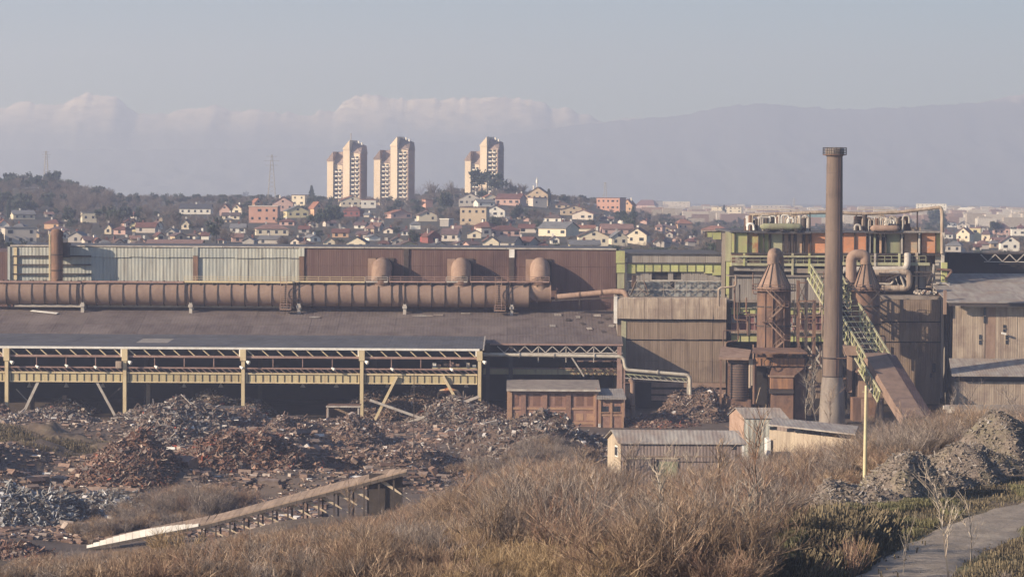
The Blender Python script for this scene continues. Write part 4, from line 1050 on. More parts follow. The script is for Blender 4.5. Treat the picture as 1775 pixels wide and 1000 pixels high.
# upper recessed bay
xl, xr = xu(1070, DU, 470), xu(1256, DU, 470)
for i in range(6):
    a, b = 1087 + (1250 - 1087) * i / 6, 1087 + (1250 - 1087) * (i + 1) / 6
    R('parapet_sheet', ms, a + .2, 441, b - .2, 455.5, DU, .5, 'grey_sheet')
for i in range(11):
    a, b = 1087 + (1250 - 1087) * i / 11, 1087 + (1250 - 1087) * (i + 1) / 11
    R('girder_panel', ms, a + .1, 457.5, b - .1, 471 + (3 if i in (0, 9) else 6 if i == 10 else 0), DU - .1, .6, 'lime')
    R('stiffener', ms, a - .35, 457.5, a + .35, 472, DU - .22, .12, 'dark_steel')
R('girder_flange', ms, 1084, 455.7, 1252, 457.2, DU - .5, 1, 'dark_steel')
R('roof_edge', ms, 1084, 438.5, 1254, 440.8, DU - .5, 40, 'roof_slate')
win = [(1130, 1158, 469, 484.5), (1167, 1181, 469, 484.5)]
us = [1087, 1130, 1158, 1167, 1181, 1250]
for a, b in zip(us, us[1:]):
    if (a, b) in ((1130, 1158), (1167, 1181)):
        R('window_hole', ms, a, 468, b, 485, DU + .9, .2, 'void_shade')
    else:
        k = max(1, round((b - a) / 22))
        for i in range(k):
            R('cladding_panel', ms, a + (b - a) * i / k + .1, 468, a + (b - a) * (i + 1) / k - .1, 487, DU + .5 - rnd.uniform(0, .1), .4, 'grey_sheet')
R('window_sill', ms, 1128, 485, 1184, 486.5, DU + .2, .6, 'pale_steel')
for i in range(8):
    a, b = 1090 + 160 * i / 8, 1090 + 160 * (i + 1) / 8
    if i == 3: R('window_hole', ms, a + 12, 487, b, 499, DU + .5, .2, 'void_shade'); R('glazing_pane', ms, a + .3, 487, a + 11.7, 503, DU + .5, .15, 'glazing')
    else: R('glazing_pane', ms, a + .3, 487, b - .3, 503, DU + .5, .15, 'glazing')
    R('glazing_pane', ms, a + .3, 503.4, b - .3, 520, DU + .45, .15, 'glazing')
    for v0, v1 in ((487, 502), (502, 518)):
        B('lattice_bar', ms, P(a, v0, DU), P(b, v1, DU), .12, 'grey_sheet'); B('lattice_bar', ms, P(a, v1, DU + .15), P(b, v0, DU + .15), .12, 'grey_sheet')
    B('lattice_post', ms, P(a, 486, DU - .1), P(a, 520, DU - .1), .16, 'grey_sheet')
for v in (487, 502): B('lattice_rail', ms, P(1088, v, DU - .2), P(1250, v, DU - .2), .18, 'pale_steel')
R('column', ms, 1068, 435, 1083, 456, DU - .9, .8, 'lime'); R('column', ms, 1069, 457, 1083, 473, DU - .9, .8, 'lime'); R('column', ms, 1070, 474, 1082, 500, DU - .9, .8, 'lime_pale')
R('column_band', ms, 1067, 456, 1084, 457, DU - 1.0, 1, 'dark_steel'); R('column_band', ms, 1067, 473, 1084, 474, DU - 1.0, 1, 'dark_steel')
for (u, v, L, a) in ((1098, 500, 26, 1.2), (1104, 492, 22, -.9), (1112, 486, 18, .3), (1120, 497, 24, -1.2), (1108, 508, 16, .7), (1126, 513, 16, .5), (1099, 487, 20, 1.5), (1116, 505, 20, -.6), (1133, 514, 14, -.3)):
    p = P(u, v, DU - 1.6 + rnd.uniform(-.6, .6)); d = Vector((math.cos(a), rnd.uniform(-.2, .2), math.sin(a))) * L * DU / F / 2
    B('bent_sheet', ms, p - d, p + d, rnd.uniform(.5, 1.1), rnd.choice(['grey_sheet', 'pale_beige', 'rust_light']), .08)
# tall corner column
R('column', ms, 1251, 404, 1257, 548, DU - 4.5, .9, 'concrete'); R('column', ms, 1258, 402, 1268, 453, DU - 5, 1.2, 'lime_pale'); R('column', ms, 1259, 454, 1268, 510, DU - 5, 1.2, 'lime'); R('column', ms, 1260, 511, 1266, 560, DU - 5, 1.0, 'lime_pale')
for a, b, v1 in ((1226, 1235, 411), (1236, 1250, 415)): R('bracket_panel', ms, a, 402, b, v1, DU - 4.6, .7, 'lime')
R('bracket_edge', ms, 1223, 400.5, 1252, 402, DU - 4.8, 1.2, 'dark_steel')
R('bracket_end', ms, 1222, 402, 1225, 411, DU - 4.7, 1.0, 'dark_steel')
# main facade right of the column
D4 = 642.0
bx('void_wall', ms, xu(1262, 650), xu(1640, 650), 654, 690, 0, zv(404, 654, 1450), 'void_shade')  # dark backing, paints the shade of the open floors behind the facade
panels = [(1269, 1273, 'lime'), (1275, 1295, 'lime'), (1297, 1314, 'rusty_lime'), (1316, 1323, 'lime'), (1325, 1332, 'lime'), (1337, 1356, 'lime_pale'), (1358, 1366, 'peach_panel'), (1371, 1375, 'peach_panel'), (1381, 1390, 'peach_panel'),
          (1396, 1403, 'rust_orange'), (1407, 1430, 'orange_panel'), (1431, 1461, 'orange_panel'), (1462, 1481, 'orange_panel'), (1482, 1501, 'orange_panel'), (1506, 1509, 'pale_steel'), (1515, 1518, 'olive_panel'), (1525, 1528, 'peach_panel'),
          (1537, 1560, 'olive_panel'), (1568, 1590, 'peach_panel'), (1598, 1621, 'orange_panel'), (1623, 1633, 'lime')]
for a, b, m_ in panels: R('facade_panel', ms, a, 404, b, 438.5, D4 + rnd.uniform(0, .25), .5, m_)
R('inner_panel', ms, 1333, 404, 1406, 438, D4 + 3.5, .4, 'rust_light'); R('inner_panel', ms, 1500, 404, 1600, 438, D4 + 3.5, .4, 'dark_steel')
for u in (1273.8, 1296, 1315, 1324, 1334, 1358.5, 1368, 1378, 1393, 1405): R('facade_rib', ms, u - .8, 404, u + .8, 439, D4 - .35, .5, 'dark_steel')
for u in (1481.5, 1502, 1535, 1563, 1594, 1622): R('facade_rib', ms, u - .8, 404, u + .8, 439, D4 - .3, .5, 'dark_steel')
for u in (1562, 1592): R('column', ms, u, 405, u + 3, 440, D4 - .8, .5, 'pale_steel')
for a, b in ((1266, 1430), (1430, 1530), (1530, 1634)):
    R('roof_edge', ms, a, 400.5, b - .2, 403.5, D4 - .9, 48, 'roof_slate' if a < 1500 else 'grey_sheet')
R('roof_overhang', ms, 1308, 403.7, 1406, 405.3, D4 - 2.4, 2.4, 'dark_steel'); R('roof_overhang', ms, 1500, 403.7, 1590, 405.3, D4 - 2.0, 2.0, 'dark_steel')
# balcony band
R('lintel', ms, 1268, 439, 1634, 442, D4 - .6, 2, 'dark_steel')
R('balcony_back', ms, 1268, 442, 1634, 462, D4 + 2.5, .4, 'rust')
R('balcony_floor', ms, 1268, 456.5, 1432, 461, D4 - 1.2, 3.4, 'lime_pale'); R('balcony_floor', ms, 1462, 455, 1612, 460, D4 - 1.2, 3.4, 'lime_pale')
for a, b, v in ((1268, 1430, 456.5), (1462, 1605, 455)):
    p, q = P(a, v, D4 - 1.1), P(b, v, D4 - 1.1); q.z = p.z
    railing('balcony_rail', ms, [p, q], 'lime_pale', 1.5, 1.5, .11)
for a in range(6):
    u = 1275 + a * 24; R('grille', ms, u, 445, u + 20, 455, D4 + 1.5, .2, 'pink_steel' if a % 2 else 'grey_sheet')
for u, v1, m_ in ((1290, 461, 'lime'), (1374, 478, 'lime_pale'), (1403, 474, 'lime'), (1517, 480, 'pale_steel'), (1559, 464, 'lime_pale'), (1576, 456, 'lime_pale')):
    R('balcony_post', ms, u - 1.6, 439, u + 1.6, v1, D4 - 1.4, .5, m_)
B('pipe_rail', ms, P(1268, 444.5, D4 - 1.6), P(1430, 444.5, D4 - 1.6), .4, 'lime_pale')
B('beam', ms, P(1270, 466, D4), P(1400, 468, D4), .8, 'grey_sheet'); B('beam', ms, P(1372, 469, D4 - .5), P(1430, 470, D4 - .5), 1.0, 'concrete')
D5 = 633.6
R('ledge_slab', ms, 1264, 478.2, 1440, 480, D5 + .3, 9, 'concrete')
for i in range(9):
    a, b = 1269 + i * 18, 1269 + (i + 1) * 18
    R('cladding_panel', ms, a + .2, 480 - (i % 2), b - .2, 534, D5 + .8 + rnd.uniform(-.1, .1), .3, 'grey_sheet')
R('dark_gap', ms, 1264, 462, 1272, 520, D5 + 1.2, .3, 'void_shade')  # dark strip painting the shade of the recess
for v0, v1 in ((535.5, 545), (580.5, 592)):
    for i in range(11):
        a = 1267 + i * 15.5; R('girder_panel', ms, a + .1, v0, a + 15.4, v1, D5 - .2, .5, 'lime'); R('stiffener', ms, a - .4, v0 + .1, a + .4, v1, D5 - .32, .12, 'dark_steel')
    R('girder_flange', ms, 1266, v0 - 1.5, 1440, v0 - .1, D5 - .6, 1.0, 'lime_pale')
for i in range(13):
    for v0, v1 in ((547, 559), (559.6, 572)):
        a = 1268 + i * 13.2; R('glazing_pane', ms, a + .4, v0, a + 12.8, v1, D5 + .3 + rnd.uniform(0, .1), .12, 'rose_pane' if rnd.random() < .8 else 'glazing')
    B('mullion', ms, P(a, 546, D5), P(a, 573, D5), .16, 'pink_steel')
for v in (547, 559.3, 572.5): B('transom', ms, P(1267, v, D5 - .1), P(1440, v, D5 - .1), .18, 'pink_steel')
R('ledge', ms, 1264, 573.5, 1440, 578, D5 - 1.0, 2.0, 'pale_beige')
for a, b in ((1396, 1428), (1410, 1440)): B('cross_brace', ms, P(a, 595, D5 - 1), P(b, 640, D5 - 1), .35, 'pale_steel')
B('cross_brace', ms, P(1434, 596, D5 - 1), P(1402, 640, D5 - 1), .35, 'pale_steel')
for i in range(7):
    a = 1402 + i * 4.5; 
    if i < 6: R('cladding_panel', ms, a, 640, a + 4.4, 690, D5 - 2, .4, 'beige_sheet')
# open deck at the right: pipes, columns and grey panels
sweep('process_pipe', ms, fillet([P(1462, 468, 640), P(1568, 467, 640), P(1573, 460, 640), P(1573, 440, 641)], 1.4), .75, 'pale_steel', 12)
sweep('process_pipe', ms, fillet([P(1500, 474, 639), P(1560, 472, 639), P(1576, 472, 639), P(1576, 499, 639), P(1555, 500, 639), P(1528, 500, 639)], 1.9, 8), .72, 'pale_beige', 12)
for u in (1524, 1532, 1540): C('coil_drum', ms, P(u, 484, 641) + Vector((0, 0, -1.2)), P(u, 484, 641) + Vector((0, 0, 1.4)), .55, 'rust_light', 12)
sweep('coil_pipe', ms, fillet([P(1520, 492, 640.3), P(1546, 493, 640.3), P(1549, 484, 640.3), P(1546, 478, 640.3)], .8), .3, 'pale_steel', 10)
for u, v0, v1, w, m_ in ((1589, 438, 520, 4, 'pale_beige'), (1618, 458, 515, 3, 'pale_steel'), (1560, 440, 466, 2, 'lime_pale')):
    R('column', ms, u - w / 2, v0, u + w / 2, v1, D4 - 1.0, .6, m_)
for a, b in ((1594, 1604), (1605, 1615)): R('grey_panel', ms, a, 461, b, 500, D4 + .2, .3, 'grey_sheet')
R('grey_panel', ms, 1621, 443, 1632, 512, D4 + .6, .3, 'pale_steel')
R('column', ms, 1632, 403, 1637, 520, D4 - 1.2, .9, 'pale_steel')
R('end_panel', ms, 1632.5, 455, 1642, 489, D4 - 2, .9, 'lime'); R('end_panel', ms, 1632.5, 490, 1641, 503, D4 - 2, .9, 'lime_pale')
R('deck_slab', ms, 1505, 513, 1634, 519, DW + .6, 10, 'concrete')
for k in range(26):
    u, v = rnd.uniform(1588, 1634), rnd.uniform(505, 515)
    p = P(u, v, DW + rnd.uniform(1.5, 5)); p.z = zv(513, DW, 1570) + rnd.uniform(.2, 1.0)
    o = bpy.data.objects.new('debris_block', cube_mesh(rnd.choice(['rust_light', 'grey_sheet', 'pale_steel', 'rust'])))
    _place(o, ms, Matrix.Translation(p) @ Matrix.Rotation(rnd.uniform(0, 3), 4, 'Z') @ Matrix.Rotation(rnd.uniform(-.5, .5), 4, 'X') @ Matrix.Diagonal((rnd.uniform(.4, 1.6), rnd.uniform(.3, 1), rnd.uniform(.2, .8), 1)))
# lower right wall in three courses
for v0, v1, o_ in ((519.5, 557, -.2), (559, 592, 0), (594, 700, .1)):
    for i in range(6):
        a, b = 1524 + i * 17.7, 1524 + (i + 1) * 17.7
        R('cladding_panel', ms, a + .15, v0, b - .15, v1, DW + o_ + rnd.uniform(-.04, .04), .4, 'beige_sheet')
bx('dark_backing', ms, xu(1505, DW, 600), xu(1634, DW, 600), DW + .55, DW + 1, 0, zv(520, DW, 1570), 'void_shade')
R('window_hole', ms, 1616, 630, 1622, 645, DW - .06, .3, 'void_shade'); R('window_hole', ms, 1612, 647, 1616, 654, DW - .06, .3, 'void_shade')
bx('lower_wall', ms, xu(1262, 645), xu(1525, 645), 636, 637, 0, zv(595, 645, 1400), 'void_shade')
for u, v0, v1 in ((1634, 512, 690), (1641, 512, 680), (1648, 530, 640)):
    R('corner_pilaster', ms, u - 2.5, v0, u + 1.5, v1, DW - 1.2, .8, 'concrete' if u < 1640 else 'dark_steel')

# roof machinery
def roof_plant(name, label, u0, u1, vc, D, seed, mat):
    q = random.Random(seed)
    r = 6.0 * D / F; a, b = P(u0, vc, D), P(u1, vc, D); b.z = a.z
    t = thing(name, label, 'roof machinery', ((a.x + b.x) / 2, D, zv(401, D, (u0 + u1) / 2)))
    prof = [(-.0, .15), (.4, .75), (1.0, 1.0)]
    pts = [a + Vector((s, 0, 0)) for s, _ in prof] + [b - Vector((s, 0, 0)) for s, _ in prof[::-1]]
    sweep('tank', t, pts, [r * k for _, k in prof] + [r * k for _, k in prof[::-1]], mat, 18)
    for k in range(3): 
        x = a.x + (b.x - a.x) * (k + .5) / 3; bx('tank_saddle', t, x - .3, x + .3, D - r, D + r, zv(401, D, u0), a.z - r * .55, 'dark_steel')
    zt = zv(372, D, u0); zl = a.z + r * .8
    n = int((u1 - u0 + 30) / 3.4)
    for i in range(n):
        u = u0 - 20 + (u1 - u0 + 32) * i / n
        x = xu(u, D + 2, 390); h = q.uniform(.45, 1.0)
        z1 = zl + (zt - zl) * h
        k = q.random()
        if k < .35:
            w = q.uniform(1.2, 2.2)
            sweep('vent_pipe', t, fillet([(x, D + 1.8, zl - 2.5), (x, D + 1.8, z1), (x + w, D + 1.8, z1), (x + w, D + 1.8, z1 - q.uniform(.8, 2))], .6), q.uniform(.14, .24), q.choice(['pale_steel', 'white_paint', 'pale_beige']), 8)
        elif k < .75: bx('machine_block', t, x - q.uniform(.3, .9), x + q.uniform(.3, .9), D + 2.4, D + 3.8, zl - 2.5, z1 - .4, q.choice(['rust', 'dark_steel', 'rust', 'grey_sheet']))
        else: C('cylinder_valve', t, (x, D + 2, zl - 2), (x, D + 2, z1), q.uniform(.35, .7), q.choice(['rust', 'pale_steel', 'dark_steel']), 10)
    for dz in (.2, 1.1): B('top_rail', t, (xu(u0 - 22, D), D + 2.2, zt + dz), (xu(u1 - 5, D), D + 2.2, zt + dz - .1), .22, 'pale_steel')
    return t
r1 = roof_plant('receiver_tank', 'olive horizontal tank with pale vent pipes on the left roof of the mill', 1317, 1392, 393, D4 - 1, 5, 'olive_panel')
for u in (1293,): R('white_cabinet', r1, u, 374, u + 8, 392, D4 + 1, 1, 'white_paint')
sweep('hood_pipe', r1, fillet([P(1296, 399, D4), P(1296, 388, D4), P(1306, 388, D4), P(1307, 399, D4)], 1.2), .28, 'white_paint', 8)
r2 = roof_plant('receiver_tank', 'rusty horizontal tank among tangled vent pipes right of the tall chimney', 1508, 1560, 396, D4 - 1, 11, 'rust_light')
for a, b, va, vb_ in ((1532, 1545, 388, 376), (1545, 1538, 376, 390), (1545, 1553, 374, 384), (1512, 1530, 375, 376)): B('tangled_pipe', r2, P(a, va, D4 - 1.5), P(b, vb_, D4 - 1.5), .26, 'pale_steel')
R('roof_cabin', r2, 1482, 375, 1497, 399, D4 + 2, 2.5, 'rust'); R('roof_cabin', r2, 1560, 376, 1578, 400, D4 + 2, 2.5, 'rust'); R('roof_cabin', r2, 1580, 394, 1596, 400, D4 + 1, 2, 'pale_beige')
sweep('hood_pipe', r2, fillet([P(1482, 399, D4), P(1482, 390, D4), P(1491, 390, D4), P(1492, 399, D4)], 1.2), .28, 'pale_steel', 8)
op = thing('overhead_pipe', 'long pale pipe crossing above the mill roof and dropping down at its right corner', 'pipe', P(1632, 400, D4))
sweep('pipe_run', op, fillet([P(1300, 373, D4 + 1), P(1430, 368, D4 + 1), P(1500, 371, D4 + 1), P(1560, 368, D4 + 1), P(1632, 359, D4), P(1633, 372, D4), P(1633, 440, D4 - 1.6)], 1.2), .38, 'pale_beige', 12)
for u, v in ((1378, 370), (1484, 370), (1590, 364)): B('pipe_support', op, P(u, v, D4 + 1), P(u, 402, D4 + 1), .3, 'dark_steel')
rp = thing('roof_mast', 'thin dark mast on the mill roof between the left tank and the tall chimney', 'mast', P(1404, 401, D4))
B('mast_tube', rp, P(1404, 402, D4), P(1404, 368, D4), .25, 'dark_steel')

# ---- far right hall --------------------------------------------------------------
rh_ = thing('side_hall', 'right hand hall with pale sloping roof, slit windows and dark open truss above', 'industrial hall', (xu(1720, 617), 617, 0))
yR0, yR1 = 615, 656
zr0, zr1 = zv(525, yR0, 1710), zv(474, yR1, 1710)
for i in range(8):
    a, b = 1643 + i * 26, 1643 + (i + 1) * 26
    xa, xb = xu(a, yR0, 520), xu(b, yR0, 520)
    for k in range(3):
        ya, yb = yR0 + (yR1 - yR0) * k / 3, yR0 + (yR1 - yR0) * (k + 1) / 3
        za, zb = zr0 + (zr1 - zr0) * k / 3, zr0 + (zr1 - zr0) * (k + 1) / 3
        vs = [(xa, ya, za + .1), (xb - .04, ya, za + .1), (xb - .04, yb, zb), (xa, yb, zb)]; vs += [(x, y, z - .15) for x, y, z in vs]
        MP('roof_sheet', rh_, vs, [(0, 1, 2, 3), (7, 6, 5, 4), (0, 4, 5, 1), (1, 5, 6, 2), (2, 6, 7, 3), (3, 7, 4, 0)], 'roof_pale')
R('eave_beam', rh_, 1645, 525.5, 1860, 531, 615.2, .6, 'dark_steel')
for i in range(8):
    a, b = 1652 + i * 18.5, 1652 + (i + 1) * 18.5
    R('cladding_panel', rh_, a + .15, 532, b - .15, 622, 618 + rnd.uniform(-.05, .05), .5, 'pale_beige' if i != 3 else 'rust_light')
for u, v0, v1, w in ((1707, 533, 560, 4), (1699, 580, 597, 4), (1741, 563, 575, 4), (1745, 581, 596, 3.5)):
    R('slit_window', rh_, u - w / 2, v0, u + w / 2, v1, 617.8, .4, 'window_glass')
    R('window_rail', rh_, u - w / 2 - .5, (v0 + v1) / 2, u + w / 2 + .5, (v0 + v1) / 2 + 1, 617.7, .1, 'pale_beige')
B('crooked_flap', rh_, P(1736, 577, 617), P(1744, 579, 617), .4, 'white_paint')
R('sloping_post', rh_, 1636, 503, 1641, 545, 617, .8, 'rust_light')
vs = [P(1650, 650, 603), P(1862, 650, 603), P(1862, 622, 617), P(1645, 621, 617)]
z0, z1 = vs[0].z, vs[2].z
vs = [Vector((p.x, p.y, z0 if i < 2 else z1)) for i, p in enumerate(vs)]; vs += [p - Vector((0, 0, .25)) for p in vs]
MP('lower_roof', rh_, vs, [(0, 1, 2, 3), (7, 6, 5, 4), (0, 4, 5, 1), (1, 5, 6, 2), (2, 6, 7, 3), (3, 7, 4, 0)], 'roof_pale')
R('dark_gap', rh_, 1655, 651, 1862, 662, 606, .5, 'void_shade')  # dark strip painting the shade under the lower roof
R('lower_wall', rh_, 1655, 662, 1862, 705, 605, .6, 'pale_beige')
R('gable_shade', rh_, 1644, 441, 1862, 476, 662, 20, 'void_shade')  # solid dark box, shade of the open roof space put into its colour
R('truss_chord', rh_, 1644, 439, 1862, 441, 659, 3, 'dark_steel'); R('truss_chord', rh_, 1706, 453.5, 1862, 455, 659, .4, 'pale_steel')
zigzag('truss_diagonal', rh_, 1700, 1850, 441, 453.5, 659, 12, .22, 'pale_steel')
R('inner_beam', rh_, 1732, 457.5, 1862, 459, 660, .4, 'rust_light')
bx('end_wall', rh_, xu(1643, 640, 560), xu(1643, 640, 560) + .4, 618.6, 655, 0, zr0, 'grey_sheet')

# ---- tall chimney -----------------------------------------------------------------
DC = 593.0
cb = P(1442.5, 730, DC); cb.z = -0.5
chm = thing('chimney_stack', 'tall round weathered brick chimney with a railed crown in front of the mill', 'chimney', cb)
zc = lambda v: zv(v, DC, 1445)
shaft = [(2.02, zc(652)), (1.98, zc(600)), (1.86, zc(500)), (1.76, zc(400)), (1.66, zc(300)), (1.62, zc(272))]
lathe('base', chm, cb, [(2.75, -1), (2.6, zc(700)), (2.3, zc(665)), (2.1, zc(652.2))], 'concrete', 28)
for (r0, z0), (r1, z1) in zip(shaft, shaft[1:]): lathe('shaft', chm, cb, [(r0, z0), (r1, z1 - .02)], 'chimney_brick', 32)
lathe('crown', chm, cb, [(1.62, zc(272)), (1.9, zc(269)), (1.95, zc(259)), (1.75, zc(257)), (1.5, zc(257)), (1.4, zc(262))], 'concrete', 32)
for v in (620, 652): lathe('band', chm, cb, [(2.05, zc(v + 1)), (2.22, zc(v + .8)), (2.22, zc(v - .8)), (2.05, zc(v - 1))], 'dark_steel', 28)
gal = lathe('gallery', chm, cb, [(1.9, zc(269) - .1), (2.45, zc(269)), (2.45, zc(269) + .12), (1.9, zc(269) + .12)], 'rust', 24)
railing('gallery_rail', gal, [(cb.x + 2.4 * math.cos(a * math.pi / 8), cb.y + 2.4 * math.sin(a * math.pi / 8), zc(269)) for a in range(17)], 'dark_steel', 1.5, 3, .09, 3)
m = MB()
for s in (-.25, .25): m.bar((cb.x + .75 + s, cb.y - 2.25, zc(690)), (cb.x + .55 + s, cb.y - 1.75, zc(270)), .07)
k = zc(690)
while k < zc(272): m.bar((cb.x + .4, cb.y - 2.0, k), (cb.x + 1.0, cb.y - 2.0, k), .05); k += .8
m.part('ladder', chm, 'rust')
bx('landing', chm, cb.x + .6, cb.x + 2.7, cb.y - 2.6, cb.y - .6, zc(619) - .15, zc(619), 'rust')

# ---- dust catchers -----------------------------------------------------------------
def cone_tower(uc, D, label, vt, v0, v1, vbot, rb, pipe_side):
    b = P(uc, 700, D); b.z = 0
    t = thing('dust_catcher', label, 'dust catcher', b)
    Z = lambda v: zv(v, D, uc)
    lathe('cone', t, b, [(rb * 1.02, Z(v1)), (rb * .98, Z(v1 - 3)), (rb * .27, Z(v0)), (rb * .27, Z(v0 - 16))], 'rust_light', 24)
    lathe('shell', t, b, [(rb, Z(vbot)), (rb, Z(v1 + .1))], 'rust', 28)
    rg = lathe('ring_gallery', t, b, [(rb, Z(v1 + 4)), (rb + 1.1, Z(v1 + 4)), (rb + 1.1, Z(v1 + 2.8)), (rb, Z(v1 + 2.8))], 'rust', 20)
    railing('gallery_rail', rg, [(b.x + (rb + 1.0) * math.cos(a * math.pi / 7), b.y + (rb + 1.0) * math.sin(a * math.pi / 7), Z(v1 + 2.8)) for a in range(15)], 'rust', 1.2, 3, .09)
    for k in range(12):
        a = 2 * math.pi * (k + .3) / 12
        B('cone_rib', t, (b.x + (rb + .08) * math.cos(a), b.y + (rb + .08) * math.sin(a), Z(v1 - 3)), (b.x + (rb * .27 + .1) * math.cos(a), b.y + (rb * .27 + .1) * math.sin(a), Z(v0)), .14, 'dark_steel')
    for q in (.3, .62):
        lathe('ring', t, b, [(rb + .02, Z(v1 + (vbot - v1) * q) - .15), (rb + .14, Z(v1 + (vbot - v1) * q) - .1), (rb + .14, Z(v1 + (vbot - v1) * q) + .1), (rb + .02, Z(v1 + (vbot - v1) * q) + .15)], 'dark_steel', 24)
    return t, b, Z
DT = 611.0
t1, b1, Z1 = cone_tower(1340, DT, 'rusty dust catcher tower with cone top and zigzag stair left of the tall chimney', 430, 455, 500, 604, 3.55, 1)
r_ = 1.15
zt = Z1(430) - r_
sweep('gooseneck', t1, fillet([(b1.x - .35, DT, Z1(458)), (b1.x - .35, DT, zt), (b1.x + 1.3, DT + 5.2, zt), (b1.x + 1.5, DT + 5.6, Z1(480)), (b1.x + 1.5, DT + 5.6, Z1(520))], 2.3, 8), r_, 'rust_light', 18)
fl = [(1328, 503, 1357, 531), (1357, 531, 1330, 557), (1330, 557, 1360, 589), (1360, 589, 1340, 606)]
for a, va, b_, vb_ in fl:
    m = MB(); yf = DT - 4.3
    p, q = P(a, va, yf), P(b_, vb_, yf)
    for dy in (0, -.9): m.bar(p + Vector((0, dy, 0)), q + Vector((0, dy, 0)), .12, .25)
    m.bar(p + Vector((0, -.9, 1.1)), q + Vector((0, -.9, 1.1)), .08)
    for k in range(13):
        c = p.lerp(q, k / 12); m.bar(c, c + Vector((0, -.9, 0)), .25, .05)
        if k % 3 == 0: m.bar(c + Vector((0, -.9, 0)), c + Vector((0, -.9, 1.1)), .06)
    m.part('stair_flight', t1, 'rust_light')
for u, v in ((1359, 531), (1328, 558), (1362, 589)):
    p = P(u, v, DT - 4.3); sl_ = bx('stair_landing', t1, p.x - .9, p.x + .9, p.y - 1.1, p.y + 1.6, p.z - .12, p.z, 'rust')
    railing('landing_rail', sl_, [p + Vector((-.9, -1.1, 0)), p + Vector((.9, -1.1, 0))], 'rust', 1.1, .9, .07)
for dx in (-2.1, -.6, 1.9): C('down_pipe', t1, (b1.x + dx, DT - 3.4 - (.3 if dx == -.6 else -.4), Z1(604)), (b1.x + dx, DT - 3.4 - (.3 if dx == -.6 else -.4), Z1(506)), .16, 'rust', 8)
lathe('hopper', t1, b1, [(1.2, Z1(640)), (3.2, Z1(612)), (3.55, Z1(604.2))], 'rust', 24)
for s in (-1, 1):
    for q in (-1, 1): bx('support_leg', t1, b1.x + s * 3.2 - .35, b1.x + s * 3.2 + .35, DT + q * 2.6 - .35, DT + q * 2.6 + .35, -.5, Z1(606), 'rust')
t2, b2, Z2 = cone_tower(1499, 621.0, 'second rusty dust catcher with cone and bent pipe right of the tall chimney', 430, 455, 500, 600, 3.0, -1)
zt = Z2(431) - 1.3
sweep('gooseneck', t2, fillet([(b2.x - .2, 621, Z2(458)), (b2.x - .2, 621, zt), (b2.x - 3.2, 621, zt), (b2.x - 3.2, 621, Z2(490))], 1.7, 8), 1.15, 'rust_light', 18)
for s in (-1, 1):
    for q in (-1, 1): bx('support_leg', t2, b2.x + s * 2.6 - .3, b2.x + s * 2.6 + .3, 621 + q * 2.2 - .3, 621 + q * 2.2 + .3, -.5, Z2(598), 'rust')
for a, va, b_, vb_ in ((1470, 492, 1520, 540), (1525, 505, 1490, 545), (1465, 480, 1500, 520), (1515, 500, 1530, 520)): B('cross_brace', t2, P(a, va, 616), P(b_, vb_, 616), .22, 'dark_steel')
lathe('hopper', t2, b2, [(1.0, Z2(640)), (2.7, Z2(608)), (3.0, Z2(600.2))], 'rust', 20)

fm = thing('steel_frame', 'dark rusty steel frame tower with braces between the left dust catcher and the chimney', 'steel frame', (xu(1398, 606), 606, 0))
for u in (1383, 1397, 1411):
    for dy in (0, 3.5): bx('frame_post', fm, xu(u, 606) - .18, xu(u, 606) + .18, 604 + dy, 604.35 + dy, -.5, zv(486 if u != 1411 else 520, 606, u), 'rust' if u != 1397 else 'dark_steel')
for v in (490, 522, 553, 584, 640):
    B('frame_beam', fm, P(1382, v, 604.1), P(1412 if v > 500 else 1398, v, 604.1), .26, 'rust'); B('frame_beam', fm, P(1382, v, 607.6), P(1412 if v > 500 else 1398, v, 607.6), .26, 'dark_steel')
for v0, v1 in ((490, 522), (522, 553), (553, 584), (584, 640)): B('frame_brace', fm, P(1383, v0, 604), P(1397, v1, 604), .16, 'rust'); B('frame_brace', fm, P(1411 if v0 > 500 else 1397, v0, 604), P(1397 if v0 > 500 else 1383, v1, 604), .16, 'dark_steel')
pq = random.Random(23)
cd = thing('pipe_bundle', 'tangle of thin rusty pipes and conduits on the mill front round the dust catchers', 'pipework', (xu(1420, 630), 630, 0))
for k in range(22):
    u = pq.choice([pq.uniform(1272, 1308), pq.uniform(1372, 1428), pq.uniform(1464, 1530)]); v0 = pq.uniform(470, 600); D = pq.uniform(627, 631.5)
    L = pq.uniform(18, 70); w = pq.choice([-1, 1]) * pq.uniform(8, 40)
    pts = fillet([P(u, v0, D), P(u, v0 + L, D), P(u + w, v0 + L + pq.uniform(-3, 3), D), P(u + w, v0 + L + pq.uniform(10, 40), D)], .6, 4)
    sweep('conduit', cd, pts, pq.uniform(.10, .24), pq.choice(['rust', 'dark_steel', 'rust_light', 'rust', 'pale_beige']), 7)
for k in range(14):
    u = pq.uniform(1464, 1630); v0 = pq.uniform(466, 506); D = pq.uniform(636, 640.5)
    sweep('conduit', cd, fillet([P(u, v0, D), P(u + pq.uniform(10, 40), v0 + pq.uniform(-2, 2), D), P(u + pq.uniform(10, 40), v0 + pq.uniform(8, 24), D)], .6, 4), pq.uniform(.12, .3), pq.choice(['rust', 'pale_steel', 'pale_beige', 'dark_steel']), 7)
# ---- rusty furnace annex below the left tower -----------------------------------------
fa = thing('furnace_annex', 'rusty annex of canopy, ribbed drum and hoppers at the foot of the left dust catcher', 'furnace annex', (xu(1325, 602), 602, 0))
DA = 602.0
